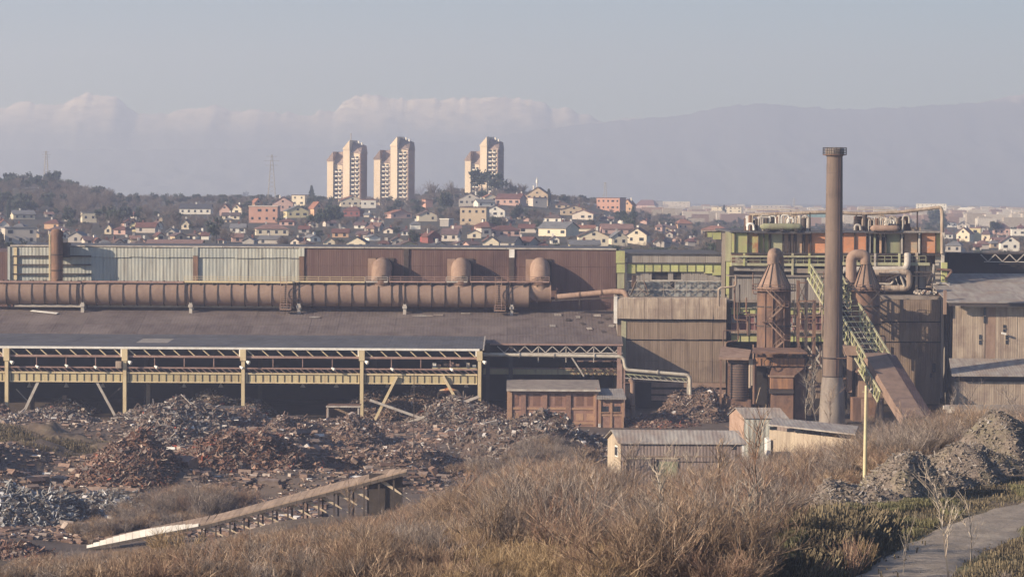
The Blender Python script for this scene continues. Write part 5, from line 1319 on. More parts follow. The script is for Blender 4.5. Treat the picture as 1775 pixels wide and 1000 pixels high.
# canopy roofs
def slab(name, par, pts, th, mat):
    vs = [Vector(p) for p in pts]; n = len(vs); vs += [p - Vector((0, 0, th)) for p in vs]
    return MP(name, par, vs, [tuple(range(n)), tuple(range(2 * n - 1, n - 1, -1))] + [(i, n + i, n + (i + 1) % n, (i + 1) % n) for i in range(n)], mat)
slab('canopy', fa, [P(1246, 619, 599), P(1298, 620, 599), P(1302, 606, 609), P(1250, 600, 609)], .5, 'rust_light')
slab('canopy', fa, [P(1303, 610, 597), P(1400, 611, 597), P(1388, 603, 606), P(1306, 602, 606)], .3, 'rust')
bx('canopy_post', fa, xu(1250, 600) - .2, xu(1250, 600) + .2, 599.5, 600, 0, zv(619, 600, 1250), 'rust')
R('orange_beam', fa, 1311, 621, 1394, 634, DA - 2, 4, 'rust_orange')
for u in (1318, 1334, 1350, 1366, 1382): R('beam_rib', fa, u, 621, u + 1, 634, DA - 2.15, .2, 'rust')
sweep('hand_wheel', fa, [P(1332, 629, DA - 2.6) + Vector((.9 * math.cos(k * .5236), 0, .9 * math.sin(k * .5236))) for k in range(13)], .1, 'dark_steel', 6)
for u in (1263, 1310, 1395): R('post', fa, u - 1.5, 620, u + 1.5, 730, DA + 1, .6, 'rust')
lathe('ribbed_drum', fa, P(1281, 690, DA), [(1.95, zv(692, DA, 1281)), (1.95, zv(630, DA, 1281))], 'dark_steel', 24)
for k in range(14):
    z = zv(690 - k * 4.4, DA, 1281); p = P(1281, 690, DA); C('drum_rib', fa, (p.x, DA, z - .07), (p.x, DA, z + .07), 2.07, 'rust', 22)
R('drum_seat', fa, 1260, 692, 1302, 735, DA - 1.5, 4, 'rust')
R('drum_top', fa, 1262, 620, 1298, 629, DA - 1, 3, 'rust')
for du_, v0, v1 in ((1300, 622, 672), (1304, 622, 668), (1307, 625, 700)): C('stand_pipe', fa, P(du_, v1, DA - 1.5), P(du_, v0, DA - 1.5), .28, 'pale_beige' if du_ < 1305 else 'rust', 10)
# hopper block with sloping hood
def hexa(name, par, u0, u1, v0, u2, u3, v1, Da, Db, mat):
    """frustum: top edge u0..u1 at v0, bottom edge u2..u3 at v1, from depth Da back to Db"""
    vs = [P(u0, v0, Da), P(u1, v0, Da), P(u3, v1, Da), P(u2, v1, Da)]
    vs += [Vector((p.x, Db, p.z)) for p in vs]
    return MP(name, par, vs, [(0, 3, 2, 1), (4, 5, 6, 7), (0, 1, 5, 4), (1, 2, 6, 5), (2, 3, 7, 6), (3, 0, 4, 7)], mat)
hexa('hood', fa, 1338, 1396, 636, 1335, 1376, 652, DA - 1.5, DA + 5, 'rust')
R('hopper_box', fa, 1336, 653, 1375, 674, DA - 2.2, 7, 'rust_orange')
R('hopper_lip', fa, 1333, 651, 1377, 653.5, DA - 2.5, 7.4, 'rust_light')
R('lower_box', fa, 1337, 683, 1375, 735, DA - 1.5, 6, 'rust')
R('ledge', fa, 1334, 675, 1376, 682, DA - 2.0, 6.6, 'dark_steel')
R('side_bunker', fa, 1377.5, 640, 1396, 735, DA + .5, 5, 'rust')
R('back_box', fa, 1310, 636, 1336, 735, DA + 6, 2, 'void_shade')
for a, va, b_, vb_ in ((1398, 640, 1420, 668), (1420, 640, 1398, 668)): B('cross_brace', fa, P(a, va, DA + 3), P(b_, vb_, DA + 3), .22, 'rust')
R('brace_beam', fa, 1396, 668, 1422, 672, DA + 3, .6, 'rust_light'); R('brace_beam', fa, 1396, 677, 1422, 681, DA + 3, .6, 'rust_light')
# annex right of the chimney
fb = thing('hopper_house', 'narrow rusty hopper house between the tall chimney and the skip bridge foot', 'hopper house', (xu(1480, 606), 606, 0))
R('tower_wall', fb, 1470, 605, 1477, 680, 606, 3, 'rust_light'); R('tower_wall', fb, 1478, 600, 1498, 720, 611, 3, 'dark_steel')
hexa('hood', fb, 1462, 1500, 600, 1468, 1492, 616, 605, 612, 'rust_light')
R('bin_wall', fb, 1488, 645, 1512, 690, 604, 5, 'rust_light'); hexa('bin_roof', fb, 1492, 1510, 636, 1485, 1515, 646, 603, 609, 'rust')
R('low_wall', fb, 1478, 690, 1532, 735, 601, 4, 'rust')
for i in range(4): R('wall_panel', fb, 1479 + i * 13.2, 690, 1491.6 + i * 13.2, 735, 600.7, .25, 'rust_light' if i % 2 else 'rust')

# ---- skip bridge -------------------------------------------------------------------------
sb = thing('skip_bridge', 'lime green inclined lattice skip bridge rising to the mill with a brown boxed lower end', 'conveyor bridge', (xu(1560, 590), 590, 0))
A0 = P(1556, 745, 584)     # foot of the near (left) truss bottom chord
A1 = P(1400, 482, 632)     # head of it
dirv = (A1 - A0); Lb = dirv.length; dn = dirv.normalized()
side = Vector((dn.y, -dn.x, 0)).normalized()      # to the right of the way up
upv = side.cross(dn); upv = upv if upv.z > 0 else -upv
WB, HB_ = 5.6, 3.5
fr = 0.385                  # boxed part
def sbp(s, w, h): return A0 + dn * (Lb * s) + side * w + upv * h
for w in (0, WB):
    for h in (0, HB_ * .5, HB_):
        B('chord', sb, sbp(fr - .02, w, h), sbp(1.0, w, h), .34 if h != HB_ * .5 else .2, 'lime_pale')
    n = 17
    for i in range(n):
        s0, s1 = fr + (1 - fr) * i / n, fr + (1 - fr) * (i + 1) / n
        B('lattice_bar', sb, sbp(s0, w, 0), sbp(s1, w, HB_), .16, 'lime_pale'); B('lattice_bar', sb, sbp(s0, w, HB_), sbp(s0, w, 0), .2, 'lime')
        if w == 0 or i % 2 == 0: B('cross_tie', sb, sbp(s0, 0, HB_ if w == 0 else 0), sbp(s0 if w == 0 else s1, WB, HB_ if w == 0 else 0), .18, 'lime_pale')
# lower truss extension beside the boxed part
for i in range(9):
    s0, s1 = .18 + .205 * i / 9, .18 + .205 * (i + 1) / 9
    B('lattice_bar', sb, sbp(s0, -.5, -.3), sbp(s1, -.5, 2.2), .16, 'lime_pale'); B('lattice_bar', sb, sbp(s0, -.5, 2.2), sbp(s0, -.5, -.3), .18, 'lime')
for h in (-.3, 2.2): B('chord', sb, sbp(.18, -.5, h), sbp(fr, -.5, h), .3, 'lime_pale')
rails = MB()
for w in (1.2, 2.4, 3.4, 4.5): rails.bar(sbp(fr, w, .5), sbp(1, w, .5), .14)
rails.part('skip_rail', sb, 'pale_steel')
# box in panels
nb = 7
for i in range(nb):
    s0, s1 = -.02 + (fr + .02) * i / nb, -.02 + (fr + .02) * (i + 1) / nb
    g = .02 / Lb
    def quad(name, p, mat):
        nrm = (p[1] - p[0]).cross(p[3] - p[0]).normalized() * .12
        vs = p + [q + nrm for q in p]
        MP(name, sb, vs, [(0, 1, 2, 3), (7, 6, 5, 4), (0, 4, 5, 1), (1, 5, 6, 2), (2, 6, 7, 3), (3, 7, 4, 0)], mat)
    quad('side_panel', [sbp(s0 + g, 0, 1.6), sbp(s1 - g, 0, 1.6), sbp(s1 - g, 0, HB_ + .3), sbp(s0 + g, 0, HB_ + .3)], 'box_sheet')
    quad('roof_panel', [sbp(s0 + g, -.2, HB_ + .45), sbp(s1 - g, -.2, HB_ + .45), sbp(s1 - g, 4.6, HB_ + .45), sbp(s0 + g, 4.6, HB_ + .45)], 'box_sheet')
    quad('hip_panel', [sbp(s0 + g, 4.65, HB_ + .45), sbp(s1 - g, 4.65, HB_ + .45), sbp(s1 - g, 7.0, HB_ - .2), sbp(s0 + g, 7.0, HB_ - .2)], 'purple_sheet')
    quad('far_panel', [sbp(s0 + g, WB + .6, 0), sbp(s1 - g, WB + .6, 0), sbp(s1 - g, WB + .6, HB_ - .3), sbp(s0 + g, WB + .6, HB_ - .3)], 'purple_sheet')
for s in (fr * .5, fr + .06, .78):
    for w in (0.3, WB - .3):
        p = sbp(s, w, 0); B('trestle_leg', sb, (p.x, p.y, -.5), (p.x, p.y, p.z), .4, 'dark_steel')

# ================================================================= yard
# ---- pale process pipe on trestle before the hall
pp = thing('steam_pipe', 'cream pipe running before the hall, stepping down and dropping to the ground at a post', 'pipe', P(1197, 745, 604))
DP = 604.0
sweep('pipe_run', pp, fillet([P(838, 614.5, DP), P(1081, 618, DP), P(1084, 641, DP), P(1196, 650, DP), P(1198, 752, DP)], 1.1, 6), .36, 'pale_pipe', 14)
for u, v in ((900, 615.4), (960, 616.2), (1030, 617.2), (1140, 645.5)):
    p = P(u, v, DP); C('flange', pp, p - Vector((.1, 0, 0)), p + Vector((.1, 0, 0)), .55, 'pale_steel', 12)
B('post', pp, P(1191, 655, DP + .8), P(1192, 752, DP + .8), .3, 'pale_steel')
B('girder_chord', pp, P(1084, 648, DP + .6), P(1192, 656, DP + .6), .22, 'lime_pale'); B('girder_chord', pp, P(1084, 655, DP + .6), P(1192, 662, DP + .6), .22, 'pale_steel')
for i in range(10):
    a = 1086 + i * 10.5; k = i * .8; B('girder_brace', pp, P(a, 648 + k, DP + .6), P(a + 10, 655.5 + k, DP + .6), .13, 'lime_pale')
for u in (1077, 1082): B('rack_post', pp, P(u, 620, DP + 1.5), P(u, 740, DP + 1.5), .32, 'pink_steel')
vp = thing('vent_stack', 'short rusty vent stack with bent head standing beside the brick house', 'vent stack', P(1097, 748, 590))
sweep('stack_pipe', vp, fillet([P(1096.5, 752, 590), P(1096.5, 662, 590), P(1092, 656.5, 590)], .6), .5, 'rust_light', 12)
C('clamp_ring', vp, P(1096.5, 704, 590), P(1096.5, 702, 590), .6, 'rust', 12)
B('side_bracket', vp, P(1084, 663, 590), P(1103, 664, 590), .2, 'rust')

# ---- brick house below the hall
DK = 583.0
bk = thing('brick_house', 'long brick house with grey roof and pilasters in the shadow before the open hall', 'brick building', (xu(955, DK), DK, 0))
za, zb = zv(676, DK, 950), -.5
bx('wall', bk, xu(882, DK, 710), xu(1036, DK, 710), DK, DK + 12, zb, za, 'brick_wall')
for u in (884, 908, 945, 986, 1034):
    x = xu(u, DK); bx('pilaster', bk, x - .5, x + .5, DK - .3, DK, zb, za - .02, 'brick_band' if u in (884, 1034) else 'brick_wall')
for v in (706, 731): R('string_course', bk, 882, v, 1036, v + 4, DK - .18, .18, 'brick_band')
for k in range(8):
    x = xu(884, DK) + (xu(1034, DK) - xu(884, DK)) * (k + .5) / 8
    bx('shade_panel', bk, x - .7, x + .7, DK - .04, DK + .2, zv(703, DK, 950), zv(682, DK, 950), 'brick_shade')  # shade on the upper wall painted as darker brick panels
    bx('low_window', bk, x - .75, x + .75, DK - .05, DK + .2, zv(728, DK, 950), zv(716, DK, 950), 'brick_band')
p0, p1 = P(878, 673, DK - 1), P(1041, 673, DK - 1)
z0, z1 = p0.z, zv(658, DK + 12, 950)
slab('roof', bk, [(p0.x, DK - 1, za + .2), (p1.x, DK - 1, za + .2), (p1.x, DK + 12.5, z1), (p0.x, DK + 12.5, z1)], .35, 'concrete')
B('fascia', bk, (p0.x, DK - 1.2, za + .05), (p1.x, DK - 1.2, za + .05), .2, 'pale_steel', .4)
B('down_pipe', bk, P(1033, 672, DK - .5), P(1033, 748, DK - .5), .2, 'pink_steel')
bs = thing('brick_annex', 'small square brick annex at the right end of the long brick house', 'brick building', (xu(1060, DK), DK - 2, 0))
D2 = DK - 2; zt = zv(691, D2, 1060)
bx('wall', bs, xu(1037.5, D2, 710), xu(1081, D2, 710), D2, D2 + 9, -.5, zt, 'brick_wall')
for u in (1040, 1059.5, 1079.5): R('pilaster', bs, u - 1.8, 692, u + 1.8, 745, D2 - .2, .2, 'brick_band')
R('string_course', bs, 1037.5, 718, 1081, 721, D2 - .12, .12, 'brick_band')
for a in (1043, 1063.5):
    for k in range(4): R('window_pane', bs, a + k * 3, 704, a + k * 3 + 2.4, 713.5, D2 - .06, .2, 'window_glass')
    R('window_sill', bs, a - 1, 714, a + 13, 715.5, D2 - .25, .25, 'brick_band')
p0, p1 = P(1034, 689, D2 - 1), P(1085.5, 689, D2 - 1)
slab('roof', bs, [(p0.x, D2 - 1, zt + .2), (p1.x, D2 - 1, zt + .2), (p1.x - .3, D2 + 9, zv(673, D2 + 9, 1060)), (p0.x + .8, D2 + 9, zv(673, D2 + 9, 1060))], .3, 'grey_sheet')
R('white_notice', bs, 1037, 734, 1041, 740, D2 - .2, .05, 'white_paint')

# ---- low dark canopy and open bin in the yard
cy = thing('low_canopy', 'low dark flat canopy on posts between scrap piles under the craneway', 'canopy', P(365, 735, 578))
p = [P(283, 717, 574), P(447, 719, 574), P(443, 701, 590), P(300, 700, 590)]
zc0 = p[0].z; slab('roof', cy, [(q.x, q.y, zc0 + (.5 if i > 1 else 0)) for i, q in enumerate(p)], .35, 'roof_slate')
for u in (296, 335, 375, 412, 443):
    x = xu(u, 575, 730); bx('post', cy, x - .15, x + .15, 574.6, 575, -.5, zc0 - .3, 'rust')
bn = thing('open_bin', 'open fronted rusty sheet bin with pale back wall under the craneway column', 'scrap bin', P(596, 745, 582))
for u in (568, 621): R('post', bn, u - 1.3, 705, u + 1.3, 745, 580, .4, 'pale_steel')
R('top_beam', bn, 565, 703.5, 624, 706, 579.8, .8, 'pale_steel'); R('back_sheet', bn, 569, 708, 622, 746, 586, .2, 'beige_sheet')
bx('side_sheet', bn, xu(567, 582), xu(567, 582) + .15, 580.5, 586, 0, zv(707, 582, 567), 'rust_light'); bx('side_sheet', bn, xu(622, 582), xu(622, 582) + .15, 580.5, 586, 0, zv(707, 582, 622), 'rust_light')
R('cover_sheet', bn, 566, 703, 624, 704, 580.2, 6, 'rust')

# ---- scrap heaps
def scrap_heap(name, label, cat, u, D, rx, ry, h, bits, nbits, size, soil='scrap_soil', seed=0, body_only=False, power=1.3, bname='scrap_piece'):
    c = P(u, 700, D); c.z = ground_z(c.x, c.y) - .6
    t = thing(name, label, cat, c)
    q = random.Random(seed * 13 + int(u))
    nr, na = 14, 40
    def hz_(r, a):
        x, y = c.x + rx * r * math.cos(a), c.y + ry * r * math.sin(a)
        f = noise.fractal(Vector((x * .13, y * .13, seed)), .8, 2.1, 5)
        return max(0.0, (h * (1 - r ** 1.6) ** power) * (1 + .55 * f)) + .5 * (1 - r) * noise.noise(Vector((x * .5, y * .5, seed)))
    gz0 = lambda x, y: ground_z(x, y) - .45
    vs, fs = [Vector((c.x, c.y, gz0(c.x, c.y) + hz_(0, 0)))], []
    for i in range(1, nr + 1):
        for k in range(na):
            r = i / nr; a = 2 * math.pi * k / na
            w = 1 + .34 * noise.noise(Vector((math.cos(a) * 1.9, math.sin(a) * 1.9, seed + 20)))
            x, y = c.x + rx * r * w * math.cos(a), c.y + ry * r * w * math.sin(a)
            vs.append(Vector((x, y, gz0(x, y) + hz_(r, a) - (.5 if i == nr else 0))))
    for k in range(na):
        fs.append((0, 1 + k, 1 + (k + 1) % na))
        for i in range(nr - 1):
            a, b = 1 + i * na + k, 1 + i * na + (k + 1) % na
            fs.append((a, a + na, b + na, b))
    MP('heap_body', t, vs, fs, soil, True)
    if nbits:
        m = MB()
        for _ in range(nbits):
            r = math.sqrt(q.random()) * .98; a = q.uniform(0, 2 * math.pi)
            if math.sin(a) > .55 and q.random() < .7: a = -a           # fewer on the hidden far side
            w = 1 + .34 * noise.noise(Vector((math.cos(a) * 1.9, math.sin(a) * 1.9, seed + 20)))
            x, y = c.x + rx * r * w * math.cos(a), c.y + ry * r * w * math.sin(a)
            L = size * 1.28 * min(2.6, math.exp(q.gauss(0, .55))); k = q.random()
            dims = (L * q.uniform(.4, 1.2), L * q.uniform(.25, .8), L * q.uniform(.04, .16)) if k < .45 else (L * q.uniform(1.2, 2.6), L * q.uniform(.08, .2), L * q.uniform(.08, .16)) if k < .82 else (L * .6, L * .5, L * .4)
            M = Matrix.Translation((x, y, gz0(x, y) + hz_(r, a) + L * .12)) @ Matrix.Rotation(q.uniform(0, 6.3), 4, 'Z') @ Matrix.Rotation(q.gauss(0, .7), 4, 'X') @ Matrix.Rotation(q.gauss(0, .6), 4, 'Y') @ Matrix.Diagonal((*dims, 1))
            m.box(M)
        m.part(bname, t, bits, True)
    return t
HEAPS = [
 ('scrap_heap', 'broad brown scrap slope below the brick house at the right edge of the pit', 'scrap heap', 960, 512, 18, 26, 5.0, 'scrap_mixed', 6500, .40, .9),
 ('scrap_heap', 'sunlit scrap pile around the last craneway column', 'scrap heap', 800, 594, 12, 9, 4.9, 'scrap_mixed', 4200, .36, .8),
 ('scrap_heap', 'tall brown scrap pile inside the craneway behind the open bin', 'scrap heap', 668, 604, 10, 8, 6.2, 'scrap_brown', 3200, .32, .8),
 ('scrap_heap', 'brown scrap pile inside the craneway left of the grab', 'scrap heap', 738, 606, 8, 7, 5.6, 'scrap_brown', 2600, .32, .8),
 ('scrap_heap', 'long brown scrap bank in front of the open bin', 'scrap heap', 640, 572, 20, 8, 1.2, 'scrap_brown', 4600, .34, .7),
 ('scrap_heap', 'fine brown scrap bank behind the first shadowed hollow', 'scrap heap', 425, 570, 14, 8, 2.4, 'scrap_brown', 3600, .33, .7),
 ('scrap_heap', 'rounded brown scrap pile between the first and second shadowed hollow', 'scrap heap', 512, 545, 6.6, 15, 4.3, 'scrap_brown', 3600, .34, .6),
 ('scrap_heap', 'narrow brown scrap ridge left of the large shadowed hollow', 'scrap heap', 624, 532, 5.0, 15, 3.4, 'scrap_brown', 3400, .34, .6),
 ('scrap_heap', 'mixed bright scrap pile in front of the low canopy', 'scrap heap', 296, 556, 12, 12, 4.2, 'scrap_mixed', 4600, .42, .65),
 ('scrap_heap', 'mixed scrap spill with a yellow beam left of the yard centre', 'scrap heap', 292, 528, 9.5, 13, 3.9, 'scrap_mixed', 4200, .46, .6),
 ('scrap_heap', 'low dark scrap row along the foot of the left craneway columns', 'scrap heap', 70, 562, 24, 14, 1.6, 'scrap_mixed', 4800, .40, .9),
 ('scrap_heap', 'small scrap pile inside the left craneway bay', 'scrap heap', 112, 608, 7, 6, 3.6, 'scrap_mixed', 1300, .36, .9),
 ('scrap_heap', 'scrap pile at the left edge beside the first craneway column', 'scrap heap', -14, 588, 5, 7, 4, 'scrap_red', 1000, .36, .9),
 ('scrap_heap', 'scrap pile inside the craneway behind the low canopy', 'scrap heap', 392, 606, 10, 7, 5.6, 'scrap_mixed', 2000, .36, .9),
 ('scrap_heap', 'long reddish scrap ridge on the left of the yard', 'scrap heap', 222, 452, 9.5, 14, 4.4, 'scrap_red', 5000, .36, .7),
 ('scrap_heap', 'reddish brown ridge of rusty pieces at the foot of the centre pile', 'scrap heap', 410, 476, 13, 11, 4.0, 'scrap_red', 5000, .40, .7),
 ('scrap_heap', 'rusty scrap lying just above the low plank roof', 'scrap heap', 520, 474, 12, 11, 2.4, 'scrap_red', 3200, .38, .9),
 ('scrap_heap', 'scattered brown scrap on the floor of the large shadowed hollow', 'scrap heap', 720, 498, 13, 24, 1.0, 'scrap_brown', 3600, .32, .9),
 ('scrap_heap', 'silvery heap of sheet metal at the left edge', 'scrap heap', 34, 412, 10.5, 13, 4.4, 'scrap_silver', 4600, .42, .7),
 ('scrap_heap', 'pale scattered scrap between the silvery heap and the bushes', 'scrap heap', 185, 426, 12, 12, 2.2, 'scrap_silver', 2800, .36, .9),
 ('scrap_heap', 'red and orange scrap in the bottom left corner', 'scrap heap', 20, 366, 7.0, 8, 2.8, 'scrap_red', 2600, .30, .9),
 ('scrap_heap', 'brown scrap pile against the beige mill wall', 'scrap heap', 1222, 606, 11, 13, 6.4, 'scrap_brown', 4200, .32, .8),
 ('scrap_heap', 'low reddish scrap strip between the vent stack and the cream pipe', 'scrap heap', 1140, 588, 9, 10, 2.0, 'scrap_red', 2000, .32, .9),
]
for i, (n_, l_, c_, u, D, rx, ry, h, b_, nb_, sz, pw_) in enumerate(HEAPS): scrap_heap(n_, l_, c_, u, D, rx, ry, h, b_, nb_, sz, seed=i + 1, power=pw_)
scrap_heap('earth_mound', 'long brown earth mound with dry grass at the left of the yard', 'earth mound', 100, 508, 20, 14, 4.0, None, 0, 0, soil='earth', seed=40, power=.8)
scrap_heap('earth_mound', 'added earth rise outside the left edge that shades the yard hollow', 'earth mound', -160, 452, 15, 18, 12.0, None, 0, 0, soil='earth', seed=41)  # unseen mound added to cast shade over the left hollow
# loose scrap strewn over the yard floor
q = random.Random(99); m = MB()
for _ in range(46000):
    y = q.uniform(392, 582); u = q.uniform(-30, 1000) if y > 440 else q.uniform(-30, 560); rx_, _z = ray(u, 800)
    z = ground_z(rx_ * y, y); L = .33 * math.exp(q.gauss(0, .6))
    m.box(Matrix.Translation((rx_ * y, y, z + L * .1)) @ Matrix.Rotation(q.uniform(0, 6.3), 4, 'Z') @ Matrix.Rotation(q.gauss(0, .4), 4, 'X') @ Matrix.Diagonal((L * q.uniform(.5, 2), L * q.uniform(.3, .9), L * q.uniform(.1, .5), 1)))
m.part('strewn_scrap', None, 'scrap_brown', True, org=(0, 0, 0))
# single pieces one can point at
yb_ = thing('yellow_beam', 'short bright yellow bent beam lying on the mixed scrap spill', 'beam', P(268, 800, 515))
p = P(261, 795, 516); q = P(276, 806, 514)
B('beam_arm', yb_, p, p.lerp(q, .45) + Vector((0, 0, -.1)), .3, 'yellow_paint'); B('beam_arm', yb_, p.lerp(q, .45) + Vector((0, 0, -.1)), q, .34, 'yellow_paint')
wb = thing('white_tank', 'crumpled white sheet metal box lying at the foot of the left craneway', 'scrap box', P(118, 744, 578))
o = bpy.data.objects.new('box_shell', cube_mesh('white_paint')); _place(o, wb, Matrix.Translation(P(119, 736, 578)) @ Matrix.Rotation(.3, 4, 'Z') @ Matrix.Rotation(.15, 4, 'Y') @ Matrix.Diagonal((2.4, 1.6, 1.3, 1)))
o = bpy.data.objects.new('flap', cube_mesh('pale_steel')); _place(o, wb, Matrix.Translation(P(104, 738, 577)) @ Matrix.Rotation(-.5, 4, 'Y') @ Matrix.Diagonal((1.5, 1.2, .1, 1)))
o = bpy.data.objects.new('loose_plate', cube_mesh('peach_panel')); _place(o, wb, Matrix.Translation(P(99, 746, 574)) @ Matrix.Rotation(.2, 4, 'Y') @ Matrix.Diagonal((1.8, 1.0, .12, 1)))
gr = thing('ring_tangle', 'tangle of grey steel rings and bars left of the brown scrap slope', 'scrap rings', P(788, 772, 545))
for k, (u, v, r, tx) in enumerate(((778, 757, 1.3, .5), (790, 762, 1.6, -.4), (800, 765, 1.5, .9), (783, 770, 1.4, .2), (796, 751, 1.0, 1.2))):
    c = P(u, v, 545 - k * .4); a = Vector((math.cos(tx), math.sin(tx), .15)); b = Vector((0, 0, 1)) + a * .1
    sweep('steel_ring', gr, [c + a * r * math.cos(j * .4189) + b * r * math.sin(j * .4189) for j in range(16)], .2, 'grey_sheet' if k % 2 else 'pale_steel', 8)
for a_, b_ in (((802, 773), (822, 757)), ((792, 746), (806, 757)), ((770, 752), (782, 748))): B('steel_bar', gr, P(*a_, 544), P(*b_, 544), .3, 'pale_steel')
cr_ = thing('crumpled_sheet', 'crumpled blue grey sheet in the shadowed hollow behind the plank roof end', 'scrap sheet', P(733, 806, 490))
for (u, v, rz, rx, L) in ((724, 799, .3, .5, 2.2), (736, 804, -.2, -.3, 2.6), (744, 801, .5, .6, 2.0)):
    o = bpy.data.objects.new('sheet_fold', cube_mesh('glazing')); _place(o, cr_, Matrix.Translation(P(u, v, 490)) @ Matrix.Rotation(rz, 4, 'Z') @ Matrix.Rotation(rx, 4, 'X') @ Matrix.Rotation(-.3, 4, 'Y') @ Matrix.Diagonal((L, 1.2, .08, 1)))
th = thing('yard_mast', 'thin dark mast with a yellow foot standing in the yard behind the plank roof end', 'mast', P(718, 838, 452))
B('mast_tube', th, P(716.5, 645, 452), P(718, 822, 452), .12, 'dark_steel'); B('mast_foot', th, P(718, 822, 452), P(718, 838, 452), .3, 'yellow_girder')
for s in (-1, 1): B('foot_stay', th, P(718, 829, 452), P(718 + s * 4, 838, 452), .15, 'yellow_girder')

# ---- timber ramp
rp_ = thing('plank_roof', 'long narrow slanting plank roof on dark posts sloping down through the bushes', 'plank roof', P(430, 885, 382))
TR = [(705, 809, 378), (590, 839, 380), (470, 871, 382), (360, 900, 384), (255, 920, 385), (150, 941, 387)]
TW = 2.5
tops = [P(t_[0], t_[1] + 6, t_[2]) for t_ in TR]
def deck_at(s):
    s *= len(tops) - 1; i = min(int(s), len(tops) - 2); return tops[i].lerp(tops[i + 1], s - i)
nd = 46
for i in range(nd):
    a, b = deck_at(i / nd), deck_at((i + .96) / nd)
    d = (b - a).normalized(); back = Vector((-d.y, d.x, 0)); back = back if back.y > 0 else -back
    white = i / nd > .615
    taper = clamp((1.0 - i / nd) * 9 + .15) * clamp(i / nd * 12 + .3)
    w = TW * taper * (1.0 if not white else (.95 if i / nd < .95 else .6))
    vs = [a, b, b + back * w + Vector((0, 0, .31 * w)), a + back * w + Vector((0, 0, .31 * w))]
    vs += [p - Vector((0, 0, .22)) for p in vs]
    MP('deck_board', rp_, vs, [(0, 3, 2, 1), (4, 5, 6, 7), (0, 1, 5, 4), (1, 2, 6, 5), (2, 3, 7, 6), (3, 0, 4, 7)], 'timber')
    if white:      # white painted kerb boards along the low end
        hgt = .95 * math.sin(math.pi * clamp((i / nd - .60) / .41)) ** .6
        vs = [a + Vector((0, -.06, -.25)), b + Vector((0, -.06, -.25)), b + Vector((0, -.06, hgt - .2)), a + Vector((0, -.06, hgt - .2))]
        vs += [p + Vector((0, -.1, 0)) for p in vs]
        MP('side_board', rp_, vs, [(0, 1, 2, 3), (7, 6, 5, 4), (0, 4, 5, 1), (1, 5, 6, 2), (2, 6, 7, 3), (3, 7, 4, 0)], 'white_paint')
    B('edge_beam', rp_, a - Vector((0, 0, .4)), b - Vector((0, 0, .4)), .35, 'timber_dark', .4)
for i in range(14):
    s = .04 + .58 * i / 13
    p = deck_at(s); q = deck_at(s - .02); d = (deck_at(s + .02) - q).normalized(); back = Vector((-d.y, d.x, 0)); back = back if back.y > 0 else -back
    gz = ground_z(p.x, p.y) - .5
    for w in (.2, TW - .3):
        f = p + back * w; B('trestle_post', rp_, (f.x, f.y, gz), (f.x, f.y, f.z - .3), .22, 'timber_dark')
    B('trestle_cap', rp_, p + back * .1 - Vector((0, 0, .5)), p + back * (TW - .1) - Vector((0, 0, .5)), .3, 'timber_dark')
    # sunlight between the trestles, put in as pale triangles below the deck
    if i > 0:
        e = deck_at(s - .055)
        ft = 3.2 * (1 - .45 * s)
        vs = [p + Vector((0, .5, -.5)), p + Vector((.9, .5, -.5)), Vector((e.x + 1.9, e.y + .9, p.z - ft))]
        vs += [v_ + Vector((0, .14, 0)) for v_ in vs]
        MP('sun_triangle', rp_, vs, [(0, 2, 1), (3, 4, 5), (0, 1, 4, 3), (1, 2, 5, 4), (2, 0, 3, 5)], 'timber_sunlit')  # sunlight painted as a pale triangle
e0 = tops[0]; bx('end_bulkhead', rp_, e0.x - 5.0, e0.x - .6, e0.y + 1.6, e0.y + 2.0, 2, e0.z - .6, 'timber_dark')

# ---- sheds in the bushes
DS = 441.0
sh = thing('long_shed', 'long old wooden shed with grey corrugated roof and cream gable end in the bushes', 'shed', (xu(1170, DS), DS, 0))
xL, xF, xR_ = xu(1054, DS + 7, 780), xu(1076, DS, 780), xu(1288, DS, 780)
zE, zRg = zv(768, DS, 1080), zv(747, DS + 5, 1065)
# body: the front is parallel to the picture, the gable end turned to the left
gx = lambda k: xF + (xL - xF) * k
slope_x = (xL - xF) / 9.0
vs = [(xF, DS, -1), (xR_, DS, -1), (xR_, DS, zE), (xF, DS, zE), (xL, DS + 9, -1), (xL, DS + 9, zE - .1), ((xF + xL) / 2, DS + 4.5, zRg), (xR_ + slope_x * 9, DS + 9, -1), (xR_ + slope_x * 9, DS + 9, zE), (xR_ + slope_x * 4.5, DS + 4.5, zRg)]
MP('gable_wall', sh, [vs[i] for i in (0, 3, 6, 5, 4)], [(0, 1, 2, 3, 4)], 'shed_cream')
MP('rear_wall', sh, [vs[i] for i in (4, 5, 8, 7)], [(0, 1, 2, 3)], 'shed_wood')
MP('far_gable', sh, [vs[i] for i in (1, 7, 8, 9, 2)], [(0, 1, 2, 3, 4)], 'shed_wood')
zm = zE - 2.7
for i in range(16):
    a, b = xF + (xR_ - xF) * i / 16, xF + (xR_ - xF) * (i + 1) / 16
    bx('wall_board', sh, a + .01, b - .01, DS - .12 - rnd.uniform(0, .05), DS + .05, zm, zE - .05, 'shed_wood')
bx('lower_wall', sh, xF, xR_, DS + .08, DS + .3, -1, zm, 'shed_wood')
